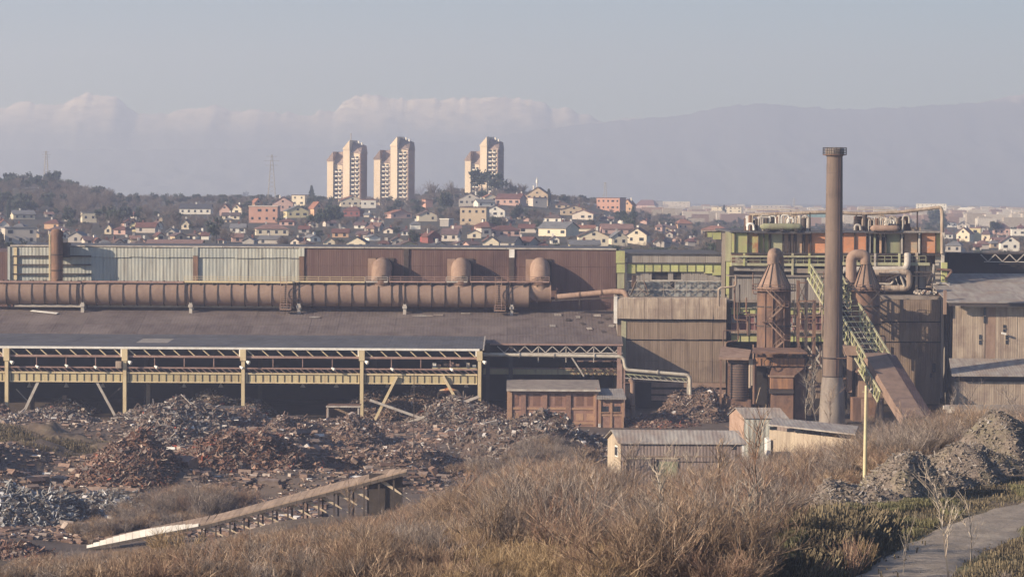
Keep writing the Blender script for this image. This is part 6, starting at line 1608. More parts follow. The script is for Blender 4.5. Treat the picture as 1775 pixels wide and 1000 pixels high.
for k in range(4):
    for side in (0, 1):
        y0, y1 = (DS - .5, DS + 4.5) if side == 0 else (DS + 4.5, DS + 9.5)
        zz0, zz1 = (zE - .1, zRg + .12) if side == 0 else (zRg + .12, zE - .1)
        a, b = -.5 + (xR_ - xF + 1) * k / 4, -.5 + (xR_ - xF + 1) * (k + 1) / 4 - .03
        o0, o1 = xF + slope_x * (y0 - DS), xF + slope_x * (y1 - DS)
        slab('roof_sheet', sh, [(o0 + a, y0, zz0 + .15), (o0 + b, y0, zz0 + .15), (o1 + b, y1, zz1 + .15), (o1 + a, y1, zz1 + .15)], .12, 'roof_pale')
for a, b in ((1085, 1130), (1137, 1175)):
    R('door_frame', sh, a, 793, b, 795.5, DS - .3, .3, 'shed_cream'); R('door_frame', sh, a, 796, a + 2, 850, DS - .25, .3, 'timber_dark')
    R('door', sh, a + 2.5, 796, b, 850, DS - .1, .15, 'shed_wood' if a == 1085 else 'olive_panel')
R('sill_band', sh, 1077, 789.5, 1240, 792, DS - .2, .2, 'timber')
R('wall_post', sh, 1131, 793, 1133.5, 850, DS - .2, .25, 'timber')
g = [Vector(vs[0]).lerp(Vector(vs[4]), k) for k in (.2, .42)]
MP('gable_window', sh, [(g[0].x - .05, g[0].y, zE - 2.3), (g[1].x - .05, g[1].y, zE - 2.3), (g[1].x - .05, g[1].y, zE - .6), (g[0].x - .05, g[0].y, zE - .6)], [(0, 1, 2, 3)], 'white_paint')
MP('gable_window', sh, [(g[0].x - .09, g[0].y + .2, zE - 2.1), (g[1].x - .09, g[1].y - .2, zE - 2.1), (g[1].x - .09, g[1].y - .2, zE - .8), (g[0].x - .09, g[0].y + .2, zE - .8)], [(0, 1, 2, 3)], 'window_glass')
R('side_opening', sh, 1268, 768, 1276, 779, DS - .2, .1, 'window_glass')
R('corner_board', sh, 1286, 770, 1290, 800, DS - .3, .35, 'white_paint')
# pale gabled hut and long low shed behind it
h2 = thing('gabled_hut', 'pale corrugated hut with brown gable between the long shed and the low shed', 'shed', P(1310, 760, 462))
DH = 462.0
xa, xb, xc_ = xu(1265, DH + 5, 735), xu(1290, DH, 735), xu(1362, DH, 735)
ze, zr = zv(724, DH, 1300), zv(708, DH + 3, 1280)
k = (xa - xb) / 6
MP('gable_wall', h2, [(xb, DH, 0), (xb, DH, ze), ((xa + xb) / 2, DH + 3, zr), (xa, DH + 6, ze), (xa, DH + 6, 0)], [(0, 1, 2, 3, 4)], 'rust_light')
for i in range(7):
    a, b = xb + (xc_ - xb) * i / 7, xb + (xc_ - xb) * (i + 1) / 7
    bx('wall_sheet', h2, a + .01, b - .01, DH - .05 - rnd.uniform(0, .04), DH + .1, 0, ze, 'pale_sheet')
MP('rear_wall', h2, [(xa, DH + 6, 0), (xa, DH + 6, ze), (xc_ + k * 6, DH + 6, ze), (xc_ + k * 6, DH + 6, 0)], [(0, 1, 2, 3)], 'shed_wood')
MP('far_gable', h2, [(xc_, DH, 0), (xc_, DH, ze), (xc_ + k * 3, DH + 3, zr), (xc_ + k * 6, DH + 6, ze), (xc_ + k * 6, DH + 6, 0)], [(4, 3, 2, 1, 0)], 'shed_wood')
for i in range(6):
    a, b = -.3 + (xc_ - xb + .6) * i / 6, -.3 + (xc_ - xb + .6) * (i + 1) / 6 - .03
    slab('roof_sheet', h2, [(xb + a + .2, DH - .3, ze), (xb + b + .2, DH - .3, ze), (xb + k * 3 + b, DH + 3, zr + .2), (xb + k * 3 + a, DH + 3, zr + .2)], .1, 'roof_pale')
    slab('roof_sheet', h2, [(xb + k * 3 + a, DH + 3.01, zr + .2), (xb + k * 3 + b, DH + 3.01, zr + .2), (xb + k * 6 + b, DH + 6.3, ze), (xb + k * 6 + a, DH + 6.3, ze)], .1, 'grey_sheet')
B('eave_trim', h2, (xb, DH - .12, ze - .05), (xb + k * 3, DH + 2.9, zr + .02), .2, 'white_paint')
h3 = thing('low_shed', 'long low shed with faded slanting roof stretching right from the pale hut', 'shed', P(1410, 770, 455))
DL = 452.0
p = [P(1332, 735, DL), P(1482, 752, DL - 12), P(1488, 738, DL + 2), P(1340, 723, DL + 8)]
slab('roof', h3, [(q.x, q.y, q.z) for q in p], .2, 'roof_pale')
f0, f1 = Vector(p[0]), Vector(p[1])
for i in range(10):
    a, b = f0.lerp(f1, i / 10) + Vector((.2, .5, 0)), f0.lerp(f1, (i + 1) / 10) + Vector((.16, .5, 0))
    MP('wall_panel', h3, [(a.x, a.y, -1), (b.x, b.y, -1), (b.x, b.y, b.z - .9), (a.x, a.y, a.z - .9), (a.x, a.y + .15, -1), (b.x, b.y + .15, -1), (b.x, b.y + .15, b.z - .9), (a.x, a.y + .15, a.z - .9)],
       [(0, 1, 2, 3), (7, 6, 5, 4), (0, 4, 5, 1), (1, 5, 6, 2), (2, 6, 7, 3), (3, 7, 4, 0)], 'shed_cream')
    if i in (0, 2, 3, 6, 8): 
        c = a.lerp(b, .5); bx('strip_window', h3, c.x - .55, c.x + .55, c.y + .02, c.y + .1, c.z - .85, c.z - .35, 'window_glass')
slab('back_wall', h3, [(p[3].x, p[3].y, p[3].z - .3), (p[2].x, p[2].y, p[2].z - .3), (p[2].x, p[2].y + .2, p[2].z - .3), (p[3].x, p[3].y + .2, p[3].z - .3)], 7, 'shed_wood')
R('left_end', h3, 1330, 762, 1336, 790, DL - .3, 5, 'white_paint')
lw = thing('low_wall', 'low broken concrete wall with a pale strip in the bushes at the right', 'wall', P(1720, 720, 520))
R('wall_slab', lw, 1640, 702, 1800, 716, 520, .8, 'concrete'); R('wall_slab', lw, 1662, 717.5, 1740, 722, 512, 1, 'pale_beige')
for u, v in ((1640, 706), (1646, 712), (1651, 708)): 
    o = bpy.data.objects.new('rubble_block', cube_mesh('pale_steel')); _place(o, lw, Matrix.Translation(P(u, v, 514)) @ Matrix.Rotation(u, 4, 'Z') @ Matrix.Diagonal((1.0, .8, .7, 1)))

# ---- lamp post on the terrace
lp = thing('lamp_post', 'slender cream lamp post standing on the rubble at right', 'street lamp', P(1498, 852, 231))
lb = P(1498.5, 852, 231); lt = P(1501.5, 668, 231)
sweep('post', lp, [lb - Vector((0, 0, .5)), lb.lerp(lt, .35), lt], [.16, .145, .115], 'lamp_post', 12)
B('bracket_arm', lp, lt + Vector((-.3, 0, -.5)), lt + Vector((.35, 0, -.5)), .07, 'lamp_post')
sweep('lamp_head', lp, [lt + Vector((.3, 0, -.45)), lt + Vector((.42, 0, -.3)), lt + Vector((.5, 0, -.25))], [.06, .11, .05], 'pale_steel', 8)
C('collar', lp, lb + Vector((0, 0, .0)), lb + Vector((0, 0, .5)), .2, 'pale_steel', 12)

# ---- terrace: road, rubble
L_ = [(1395, 1030), (1478, 1000), (1562, 948), (1650, 905), (1720, 882), (1790, 866), (1900, 846)]
Rr = [(1600, 1030), (1640, 1003), (1690, 968), (1740, 942), (1790, 922), (1850, 905), (1960, 880)]
def tp(u, v):
    z = 22.4; rx, rz = ray(u, v)
    for _ in range(4):
        D = (z - CAMZ) / rz; z = ground_z(rx * D, D)
    return Vector((rx * D, D, z))
vs, fs = [], []
NW = 8; NL = 40
for i in range(NL + 1):
    s = i / NL * (len(L_) - 1); k = min(int(s), len(L_) - 2); f = s - k
    a = (L_[k][0] + (L_[k + 1][0] - L_[k][0]) * f, L_[k][1] + (L_[k + 1][1] - L_[k][1]) * f); b = (Rr[k][0] + (Rr[k + 1][0] - Rr[k][0]) * f, Rr[k][1] + (Rr[k + 1][1] - Rr[k][1]) * f)
    pa, pb = tp(*a), tp(*b)
    for j in range(NW + 1):
        q = pa.lerp(pb, j / NW); jit = noise.noise(q * .35) * 1.1 if j in (0, NW) else 0
        d = (pb - pa).normalized(); q = q + d * jit
        q.z = ground_z(q.x, q.y) + .21 - (.24 if j in (0, NW) else 0) + .09 * noise.noise(q * .6) - (.07 if j in (2, 5, 6) else 0); vs.append(q)
for i in range(NL):
    for j in range(NW):
        a = i * (NW + 1) + j; fs.append((a, a + 1, a + NW + 2, a + NW + 1))
road = MP('dirt_road', None, vs, fs, 'road_dirt', True, org=(0, 0, 0)); road['kind'] = 'structure'
def rubble(u, v, rx, ry, h, label, seed, n):
    p = tp(u, v)
    t = scrap_heap('rubble_heap', label, 'rubble heap', u, p.y, rx, ry, h, 'rubble_bits', int(n * 1.7), .13, soil='rubble', seed=seed, power=.95, bname='stone')
    return t
rubble(1478, 872, 4.6, 5.6, 2.9, 'front rubble heap around the foot of the lamp post', 61, 1500)
rubble(1561, 860, 4.2, 6.0, 3.9, 'pointed rubble heap right behind the lamp post heap', 62, 1500)
rubble(1650, 832, 5.2, 5.0, 3.6, 'broad rubble heap in the middle of the row beside the road', 63, 1500)
rubble(1735, 808, 5.6, 5.0, 3.7, 'long grassy rubble heap near the right edge beside the road', 64, 1500)
rubble(1800, 800, 6.0, 6.0, 3.6, 'rubble heap cut by the right edge of the picture', 65, 900)
rubble(1605, 842, 4.5, 4.5, 2.2, 'low rubble heap filling the gap right of the pointed heap', 66, 900)
rubble(1692, 817, 5.0, 4.5, 2.6, 'low rubble heap filling the gap left of the long grassy heap', 67, 900)
rubble(1440, 880, 3.4, 4.0, 1.5, 'lowest rubble spill at the left end of the row', 68, 700)

# ================================================================= vegetation
def grow(m, q, p, d, L, r, depth, spread, up=.25, kids=(3, 5), taper=.6):
    """recursive twigs: thin three sided prisms"""
    n = 2 if depth > 0 else 1
    a = p
    for i in range(n):
        d = (d + Vector((q.gauss(0, .12), q.gauss(0, .12), q.gauss(0, .08) + up * .12))).normalized()
        b = a + d * L / n
        m.twig(a, b, r * (1 - (1 - taper) * i / n), r * (1 - (1 - taper) * (i + 1) / n))
        if depth > 0:
            for _ in range(q.randint(*kids) // (2 if i == 0 else 1)):
                t = q.uniform(.3, 1); c = a.lerp(b, t)
                dd = (d + Vector((q.gauss(0, spread), q.gauss(0, spread), q.gauss(0, spread * .6) + up))).normalized()
                grow(m, q, c, dd, L * q.uniform(.45, .72), r * .55, depth - 1, spread, up, kids, taper)
        a = b
def shrub_mesh(name, seed, h, w, stems, r, mat, depth=2, kids=(3, 5), spread=.45):
    q = random.Random(seed); m = MB()
    for _ in range(stems):
        a = q.uniform(0, 6.283); k = math.sqrt(q.random())
        d = Vector((math.cos(a) * k * w, math.sin(a) * k * w, 1)).normalized()
        grow(m, q, Vector((math.cos(a) * k * .3, math.sin(a) * k * .3, -.15)), d, h * q.uniform(.55, .8), r, depth, spread, .3, kids)
    zm = max(v.z for v in m.v); k = h / zm
    m.v = [Vector((v.x * (k + 1) / 2, v.y * (k + 1) / 2, v.z * k)) for v in m.v]
    return raw_mesh(name, m.v, m.f, mat)
def add(name, me, par):
    o = bpy.data.objects.new(name, me); return _place(o, par, W[par.name].copy())
def bare_tree(name, seed, h, mat, label, cat, loc, rz=0, r=.07, lean=(0, 0), depth=4, kids=(2, 4), spread=.5, trunk_k=.45, up=.22):
    t = thing(name, label, cat, loc, rz)
    q = random.Random(seed); m = MB(); tr = MB()
    p = Vector((0, 0, -.3)); d = Vector((lean[0], lean[1], 1)).normalized(); n = 6
    tops = []
    for i in range(n):
        d = (d + Vector((q.gauss(0, .05), q.gauss(0, .05), .05))).normalized(); b = p + d * h * (trunk_k + .25) / n
        tr.twig(p, b, r * (1 - .11 * i), r * (1 - .11 * (i + 1)))
        if i >= 2:
            for _ in range(q.randint(1, 2)): tops.append((p.lerp(b, q.random()), d, .75))
        p = b
    tops.append((p, d, 1.0)); tops.append((p, d, .9))
    for c, d, k in tops:
        dd = (d + Vector((q.gauss(0, spread), q.gauss(0, spread), .25))).normalized()
        grow(m, q, c, dd, h * .30 * k, r * .42, depth - 2, spread, up, kids)
    add('trunk', raw_mesh('trunk', tr.v, tr.f, mat), t); add('crown', raw_mesh('crown', m.v, m.f, mat), t)
    return t
def far_tree(name, kind, seed, label, loc, s=1.0, group=None):
    """tree about 10 m tall for the town slope"""
    t = thing(name, label, 'tree', loc, 0, group)
    q = random.Random(seed); m = MB(); tr = MB()
    if kind == 'cypress' or kind == 'fir':
        tr.twig(Vector((0, 0, -1.5)), Vector((0, 0, 6)), .22, .08)
        for _ in range(420):
            z = q.random() ** .8; w = (1.25 if kind == 'cypress' else 2.4) * (math.sin(math.pi * min(1, z * .85 + .12)) ** .8 if kind == 'cypress' else (1 - z) ** .85 + .08)
            a = q.uniform(0, 6.283); rr_ = w * math.sqrt(q.uniform(.25, 1)) * (1 + .2 * math.sin(a * 3 + seed))
            m.tetra(Vector((rr_ * math.cos(a), rr_ * math.sin(a), .8 + z * 9.2)), q.uniform(.7, 1.3), q.uniform(.22, .5), Vector((math.cos(a), math.sin(a), q.uniform(-.2, 1.0))).normalized())
        mat = 'far_conifer'
    elif kind == 'pine':
        tr.twig(Vector((0, 0, -1.5)), Vector((.2, 0, 7)), .28, .12)
        cl = [(Vector((q.gauss(0, 1.5), q.gauss(0, 1.5), q.uniform(4.2, 8.6))), q.uniform(1.3, 2.3)) for _ in range(9)]
        for c, rr_ in cl:
            tr.twig(Vector((0, 0, c.z * .6)), c, .12, .04)
            for _ in range(60):
                d = Vector((q.gauss(0, 1), q.gauss(0, 1), q.gauss(0, .7))).normalized()
                m.tetra(c + d * rr_ * q.uniform(.5, 1), q.uniform(.6, 1.2), q.uniform(.25, .5), (d + Vector((0, 0, .5))).normalized())
        mat = 'far_conifer'
    else:
        tr.twig(Vector((0, 0, -1.5)), Vector((.1, .1, 4.2)), .25, .14)
        for _ in range(16):
            a = q.uniform(0, 6.283); d = Vector((math.cos(a) * .75, math.sin(a) * .75, q.uniform(.5, 1.5))).normalized()
            grow(m, q, Vector((0, 0, q.uniform(2.0, 4.2))), d, q.uniform(2.6, 4.4), .11, 2, .55, .2, (3, 5))
        mat = 'far_bare' if kind == 'bare' else 'far_pale'
    add('trunk', raw_mesh('trunk', tr.v, tr.f, 'bark'), t); add('crown', raw_mesh('crown', m.v, m.f, mat), t)
    t.scale = (s, s, s)
    return t
# ---- instancing of thickets and woods (ground cover nobody could count): points + geometry nodes over the real plants
def scatter(name, pts, sources):
    """pts: (x, y, z, scale, rot, idx)"""
    me = bpy.data.meshes.new(name); me.from_pydata([p[:3] for p in pts], [], [])
    for nm_, typ, k in (('scl', 'FLOAT', 3), ('rot', 'FLOAT', 4), ('idx', 'INT', 5)):
        a = me.attributes.new(nm_, typ, 'POINT'); a.data.foreach_set('value', [p[k] for p in pts])
    o = bpy.data.objects.new(name, me); COL.objects.link(o); W[o.name] = Matrix.Identity(4); o['kind'] = 'stuff'
    ng = bpy.data.node_groups.new(name, 'GeometryNodeTree')
    ng.interface.new_socket('Geometry', in_out='INPUT', socket_type='NodeSocketGeometry'); ng.interface.new_socket('Geometry', in_out='OUTPUT', socket_type='NodeSocketGeometry')
    n, l = ng.nodes, ng.links
    gi, go = n.new('NodeGroupInput'), n.new('NodeGroupOutput')
    iop = n.new('GeometryNodeInstanceOnPoints'); iop.inputs['Pick Instance'].default_value = True
    jn = n.new('GeometryNodeJoinGeometry')
    for s in reversed(sources):
        oi = n.new('GeometryNodeObjectInfo'); oi.transform_space = 'ORIGINAL'; oi.inputs['Object'].default_value = s; oi.inputs['As Instance'].default_value = True
        l.new(oi.outputs['Geometry'], jn.inputs[0])
    def na(nm_, typ):
        x = n.new('GeometryNodeInputNamedAttribute'); x.data_type = typ; x.inputs['Name'].default_value = nm_; return x.outputs['Attribute']
    cx = n.new('ShaderNodeCombineXYZ'); l.new(na('rot', 'FLOAT'), cx.inputs[2])
    l.new(gi.outputs[0], iop.inputs['Points']); l.new(jn.outputs[0], iop.inputs['Instance']); l.new(na('idx', 'INT'), iop.inputs['Instance Index'])
    l.new(cx.outputs[0], iop.inputs['Rotation']); l.new(na('scl', 'FLOAT'), iop.inputs['Scale']); l.new(iop.outputs[0], go.inputs[0])
    md = o.modifiers.new('scatter', 'NODES'); md.node_group = ng
    return o

# trees one can point at on the town slope
far_specs = [
 ('pine', 20, 331, 34, 'dark pine at the left edge of the hilltop grove'), ('pine', 48, 326, 30, 'dark pine second from the left on the hilltop'), ('pine', 91, 331, 40, 'largest round dark pine on the left hilltop'),
 ('pine', 118, 332, 26, 'small pine right of the largest round pine'), ('pine', 143, 334, 30, 'dark pine at the right end of the hilltop grove'), ('bare', 178, 336, 22, 'bare round tree at the right foot of the hilltop grove'),
 ('cypress', 15, 381, 34, 'dark cypress at the left edge below the hill'), ('pine', 120, 392, 34, 'dark evergreen left of the bright cream box house'), ('fir', 180, 398, 40, 'dark fir right of the bright cream box house'),
 ('pine', 220, 388, 32, 'dark evergreen left in the belt above the red roofed row'), ('pine', 243, 388, 30, 'dark evergreen in the belt right above the red roofed row'), ('pine', 290, 388, 24, 'rounded evergreen left of the large white house'),
 ('bare', 275, 340, 26, 'bare tree standing on the left skyline'), ('pine', 425, 347, 26, 'evergreen on the skyline above the unfinished block'), ('pine', 460, 345, 24, 'evergreen on the skyline left of the pink gable'),
 ('fir', 540, 352, 30, 'pointed fir left of the first tower block'), ('pine', 375, 422, 46, 'dark evergreen above the pale hall right of the long pink roof'), ('pine', 428, 374, 24, 'evergreen left of the unfinished block wall'),
 ('bare', 600, 344, 34, 'bare tree rising at the foot of the first tower'), ('pine', 622, 346, 28, 'dense tree between the first and middle tower foot'), ('bare', 725, 348, 40, 'tall bare tree right of the middle tower'),
 ('bare', 752, 350, 38, 'tall bare tree halfway between the middle and right towers'), ('bare', 783, 350, 36, 'bare tree left of the third tower'), ('pine', 835, 340, 52, 'dark evergreen hiding the foot of the third tower'),
 ('pine', 858, 340, 44, 'dark evergreen right of the third tower foot'), ('bare', 885, 341, 30, 'bare tree on the hilltop left of the tall tan gable'), ('bare', 905, 342, 26, 'bare tree next to the tall tan gable'),
 ('cypress', 951, 358, 30, 'dark cypress right of the tall tan gable'), ('pine', 770, 372, 40, 'dark evergreen below the third tower left of the tan block'), ('pine', 545, 398, 32, 'dark evergreen below the sharp orange gable'),
 ('pine', 565, 395, 36, 'dark evergreen among bare trees under the first tower'), ('pine', 895, 388, 28, 'dark evergreen right of the white balcony gable'), ('pine', 918, 386, 26, 'dark evergreen in the middle of the right slope'),
 ('pine', 1078, 390, 26, 'dark evergreen below the pinkish red block'), ('cypress', 1097, 384, 26, 'dark cypress below the tall orange cream gable'), ('fir', 1255, 380, 24, 'dark fir before the distant cream works building'),
 ('pine', 1618, 394, 34, 'dark round tree before the white office block'), ('pine', 1632, 396, 28, 'dark tree right below the white office block'), ('pine', 1725, 408, 28, 'dark tree left of the purple roofed house'),
 ('pale', 1225, 432, 36, 'pale blossomy looking bush behind the green bracket'), ('bare', 1145, 432, 34, 'bare tree right of the cream gables'), ('bare', 1180, 434, 32, 'bare tree above the grey parapet of the mill'), ('bare', 395, 428, 40, 'bare tree behind the middle of the pale hall'),
]
protos = {}
for i, (kind, u, vb, hp, lab) in enumerate(far_specs):
    loc, D = on_land(u, vb); s = hp * D / F / 10.0
    nm_ = {'pine': 'evergreen_tree', 'bare': 'bare_tree', 'pale': 'pale_shrub', 'fir': 'fir_tree', 'cypress': 'cypress_tree'}[kind]
    key = (kind, i % 3 if kind in ('pine', 'bare') else 0)
    if key not in protos: protos[key] = far_tree(nm_, kind, 100 + i, lab, loc, s)
    else:
        c = copy_thing(protos[key], loc, lab, rnd.uniform(0, 6.28), s)
def crown(t): return [c for c in t.children if c.name.startswith('crown')][0]
src = [crown(protos[k]) for k in (('bare', 0), ('bare', 1), ('bare', 2), ('pale', 0), ('pine', 0), ('pine', 1), ('pine', 2)) if k in protos]
kinds = [k[0] for k in (('bare', 0), ('bare', 1), ('bare', 2), ('pale', 0), ('pine', 0), ('pine', 1), ('pine', 2)) if k in protos]
pts = []; q = random.Random(77)
tries = 0
while len(pts) < 6500 and tries < 60000:
    tries += 1
    D = 930 * (2700 / 930) ** q.random(); u = q.uniform(-120, 1900)
    rx, _ = ray(u, 400); x = rx * D; z = ground_z(x, D)
    cl = noise.noise(Vector((x * .012, D * .008, 3)))
    if q.random() > .62 + cl * 1.2: continue
    b = proj((x, D, z)); k = 0 if q.random() < .86 - cl * .5 else 1
    h = q.uniform(3.5, 9.5) * (1.15 if k else 1)
    if D > 1500: h *= .72 if u > 190 else 1.15
    top = b[1] - h * F / D
    bad = False
    for hu, vt, vb, w, HD in HB:
        hw_ = w * .5 + h * .28 * F / D
        if abs(b[0] - hu) < hw_:
            if D < HD - 1 and top < vb - .30 * (vb - vt): bad = True; break
            if HD - 3 < D < HD + 16: bad = True; break
    if bad: continue
    cand_ = [i for i, kk in enumerate(kinds) if (kk == 'pine') == (k == 1)]
    idx = q.choice(cand_)
    if kinds[idx] == 'pale' and q.random() < .6: continue
    pts.append((x, D, z - .3, h / 10, q.uniform(0, 6.28), idx))
scatter('town_woodland', pts, src)
# hazy small distant buildings of the plain town
cityq = random.Random(5)
mb = MB()
for _ in range(520):
    D = cityq.uniform(2300, 5300); u = cityq.uniform(1120, 1900); rx, _ = ray(u, 370)
    x = rx * D; z = ground_z(x, D); w, d, h = cityq.uniform(8, 22), cityq.uniform(8, 14), cityq.uniform(5, 11)
    mb.rect(x - w / 2, x + w / 2, D, D + d, z - 1, z + h)
scrap_mat('far_walls', [(0, (0.45, 0.40, 0.34)), (0.3, (0.60, 0.55, 0.48)), (0.55, (0.38, 0.27, 0.23)), (0.75, (0.30, 0.22, 0.20)), (0.9, (0.66, 0.62, 0.56))])
fc = mb.part('distant_town', None, 'far_walls', True, org=(0, 0, 0))

# ---- near thicket
MATSB = [('twig_brown', 11), ('twig_brown', 12), ('twig_grey', 13), ('twig_grey', 14), ('twig_gold', 15), ('twig_gold', 16), ('twig_red', 17), ('twig_brown', 18)]
def sight(u, v):                    # where a sight line meets the near slope
    rx, rz = ray(u, v); y = 150.0
    while y < 600 and CAMZ + rz * y > ground_z(rx * y, y): y += 1.0
    p = Vector((rx * y, y, 0)); p.z = ground_z(p.x, p.y); return p
near_specs = [(905, 985, 'golden shrub with dry leaves at the bottom centre'), (1000, 960, 'brown shrub right of the golden bottom shrub'), (1120, 900, 'brown shrub below the door of the long shed'),
              (560, 975, 'brown shrub below the middle of the plank roof'), (300, 985, 'dense brown shrub at the bottom left'), (1240, 930, 'grey shrub below the right end of the long shed'), (720, 930, 'reddish shrub below the end of the plank roof'), (1350, 880, 'brown shrub below the low shed')]
shr = []
for i, ((mat, seed), (u, v, lab)) in enumerate(zip(MATSB, near_specs)):
    p = sight(u, v)
    t = thing('bare_shrub', lab, 'shrub', p)
    me = shrub_mesh('crown', seed, 3.0, 1.0, 10, .04, mat, 2, (4, 6), .7)
    shr.append(add('crown', me, t))
tall_specs = [('twig_brown', 31, 1165, 905, 'tall bare bush left of centre below the long shed door'), ('twig_grey', 32, 1345, 850, 'tall grey bare bush before the low shed'), ('twig_red', 33, 1250, 900, 'tall reddish bare bush below the right end of the long shed'), ('twig_grey', 34, 985, 850, 'tall grey bare bush left of the long shed gable')]
for mat, seed, u, v, lab in tall_specs:
    t = thing('tall_bush', lab, 'bush', sight(u, v))
    me = shrub_mesh('crown', seed, 7.0, .7, 9, .075, mat, 3, (3, 4), .5)
    shr.append(add('crown', me, t))
VMIN = [(-20, 975), (60, 962), (140, 958), (300, 940), (480, 915), (640, 893), (712, 872), (800, 838), (860, 812), (960, 790), (1045, 800), (1062, 832), (1180, 822), (1290, 795), (1345, 780), (1420, 764), (1480, 756), (1560, 728), (1640, 706), (1800, 698)]
pts = []; q = random.Random(9)
gold = lambda u, y: u > 780 and u < 1100 and y < 235
tries = 0
while len(pts) < 6800 and tries < 90000:
    tries += 1
    y = 168 * (560 / 168) ** q.random(); u = q.uniform(-80, 1880); rx, _ = ray(u, 800); x = rx * y; z = ground_z(x, y)
    big = q.random() < (.42 if y > 255 else .06)
    b = proj((x, y, z)); h = q.uniform(3.2, 8.5) if big else q.uniform(1.6, 3.8) * (1.2 if y > 300 else .85)
    top = b[1] - h * F / y * .9
    if y > interp(YS, u) + (70 if u > 1330 else 55 if 830 < u < 1050 else 4): continue
    if top < interp(VMIN, b[0]) + q.gauss(0, 5): continue
    if 130 < b[0] < 712 and y < 389 and top < interp([(150, 953), (255, 930), (360, 913), (420, 905), (470, 900), (590, 872), (705, 860)], b[0]): continue
    ye = interp(YE, u)
    if u > 1380 and y < ye + 4: continue
    if 1350 < u <= 1380 and y < ye and q.random() < .6: continue
    if 1320 < u < 1480 and 165 < y < 232 and x > 11.0 + (y - 181) * .24: continue
    if 1050 < b[0] < 1295 and 436 < y < 455: continue
    if 1260 < b[0] < 1500 and 438 < y < 472: continue
    if noise.noise(Vector((x * .09, y * .09, 1))) < -.32: continue
    n_ = noise.noise(Vector((x * .05, y * .05, 7)))
    if gold(u, y): idx = q.choice([4, 5, 4, 5, 0])
    elif y > 330: idx = q.choice([2, 3, 2, 0, 1, 6])
    elif n_ > .15: idx = q.choice([6, 7, 0, 1])
    else: idx = q.choice([0, 1, 7, 2, 3, 6])
    if big: pts.append((x, y, z - .1, h / 7.0, q.uniform(0, 6.28), q.choice([8, 9, 10, 11])))
    else: pts.append((x, y, z - .1, h / 3.0, q.uniform(0, 6.28), idx))
# clumps behind the ramp on the left, round the earth mound and along the mill foot at the right
for (u0, v0, n, su, sv, hh) in ((345, 886, 120, 42, 7, 3.6), (255, 906, 70, 40, 6, 2.8), (185, 925, 40, 30, 5, 2.4), (1690, 722, 190, 70, 8, 5.5), (1560, 735, 110, 45, 8, 5.0), (1420, 800, 90, 40, 10, 4.6), (980, 800, 120, 55, 14, 3.2), (880, 826, 90, 40, 10, 3.0)):
    for _ in range(n):
        p = sight(q.gauss(u0, su), q.gauss(v0, sv)) 
        if p.y > 575: continue
        if u0 < 400 and p.y < 390: continue
        
        if hh > 3: pts.append((p.x, p.y, p.z - .1, hh * q.uniform(.6, 1.25) / 7, q.uniform(0, 6.28), q.choice([8, 9, 9, 10, 11])))
        else: pts.append((p.x, p.y, p.z - .1, hh * q.uniform(.6, 1.1) / 3, q.uniform(0, 6.28), q.choice([2, 3, 0, 1, 2])))
scatter('thicket', pts, shr)
# dry grass on the terrace and bank
twig_mat('grass_dry', (0.13, 0.105, 0.065), (0.19, 0.155, 0.095), (0.28, 0.235, 0.15))
gm = shrub_mesh('blades', 44, .26, 1.1, 26, .012, 'grass_dry', 0)
tg = thing('grass_tuft', 'dry grass tuft in front of the road at the bottom right', 'grass tuft', tp(1740, 990))
gt = tag(add('blades', gm, tg), kind='stuff')
twig_mat('grass_green', (0.13, 0.125, 0.062), (0.18, 0.17, 0.085), (0.25, 0.225, 0.13))
gm2 = shrub_mesh('blades', 45, .14, 1.2, 30, .012, 'grass_green', 0)
tg2 = thing('grass_tuft', 'green grass tuft at the right edge beside the road', 'grass tuft', tp(1755, 848))
gt2 = tag(add('blades', gm2, tg2), kind='stuff')
def inroad(u, v):
    a = interp([(b_, a_) for a_, b_ in L_][::-1], v); b = interp([(b_, a_) for a_, b_ in Rr][::-1], v)
    return a - 6 < u < b + 6
pts = []
tries = 0
while len(pts) < 3000 and tries < 30000:
    tries += 1
    u, v = q.uniform(1330, 1800), q.uniform(830, 1015)
    if v < interp([(1330, 930), (1480, 890), (1560, 880), (1775, 826), (1800, 820)], u): continue
    if inroad(u, v): continue
    p = tp(u, v)
    if p.y > 300: continue
    g = noise.noise(Vector((p.x * .15, p.y * .15, 2)))
    right = u > interp([(b_, a_) for a_, b_ in Rr][::-1], v)
    idx = 1 if (g > .12 and not (right and v > 950)) else 0
    pts.append((p.x, p.y, p.z - .03, q.uniform(.6, 1.5), q.uniform(0, 6.28), idx))
for _ in range(900):
    u = q.gauss(1420, 60); v = q.gauss(930, 30)
    p = sight(u, v)
    if p.y < 300: pts.append((p.x, p.y, p.z - .03, q.uniform(1.2, 2.6), q.uniform(0, 6.28), 0))
scatter('terrace_grass', pts, [gt, gt2])
pts = []
for _ in range(1100):
    D = 507 + q.gauss(0, 6); x = P(105, 800, 507).x + q.gauss(0, 9)
    r = math.hypot((x - P(100, 800, 508).x) / 20, (D - 508) / 14)
    if r > .95: continue
    pts.append((x, D, ground_z(x, D) - .5 + 4.0 * (1 - r ** 1.6) ** .8 * .95, q.uniform(1.0, 2.4), q.uniform(0, 6.28), 0))
scatter('mound_grass', pts, [gt])

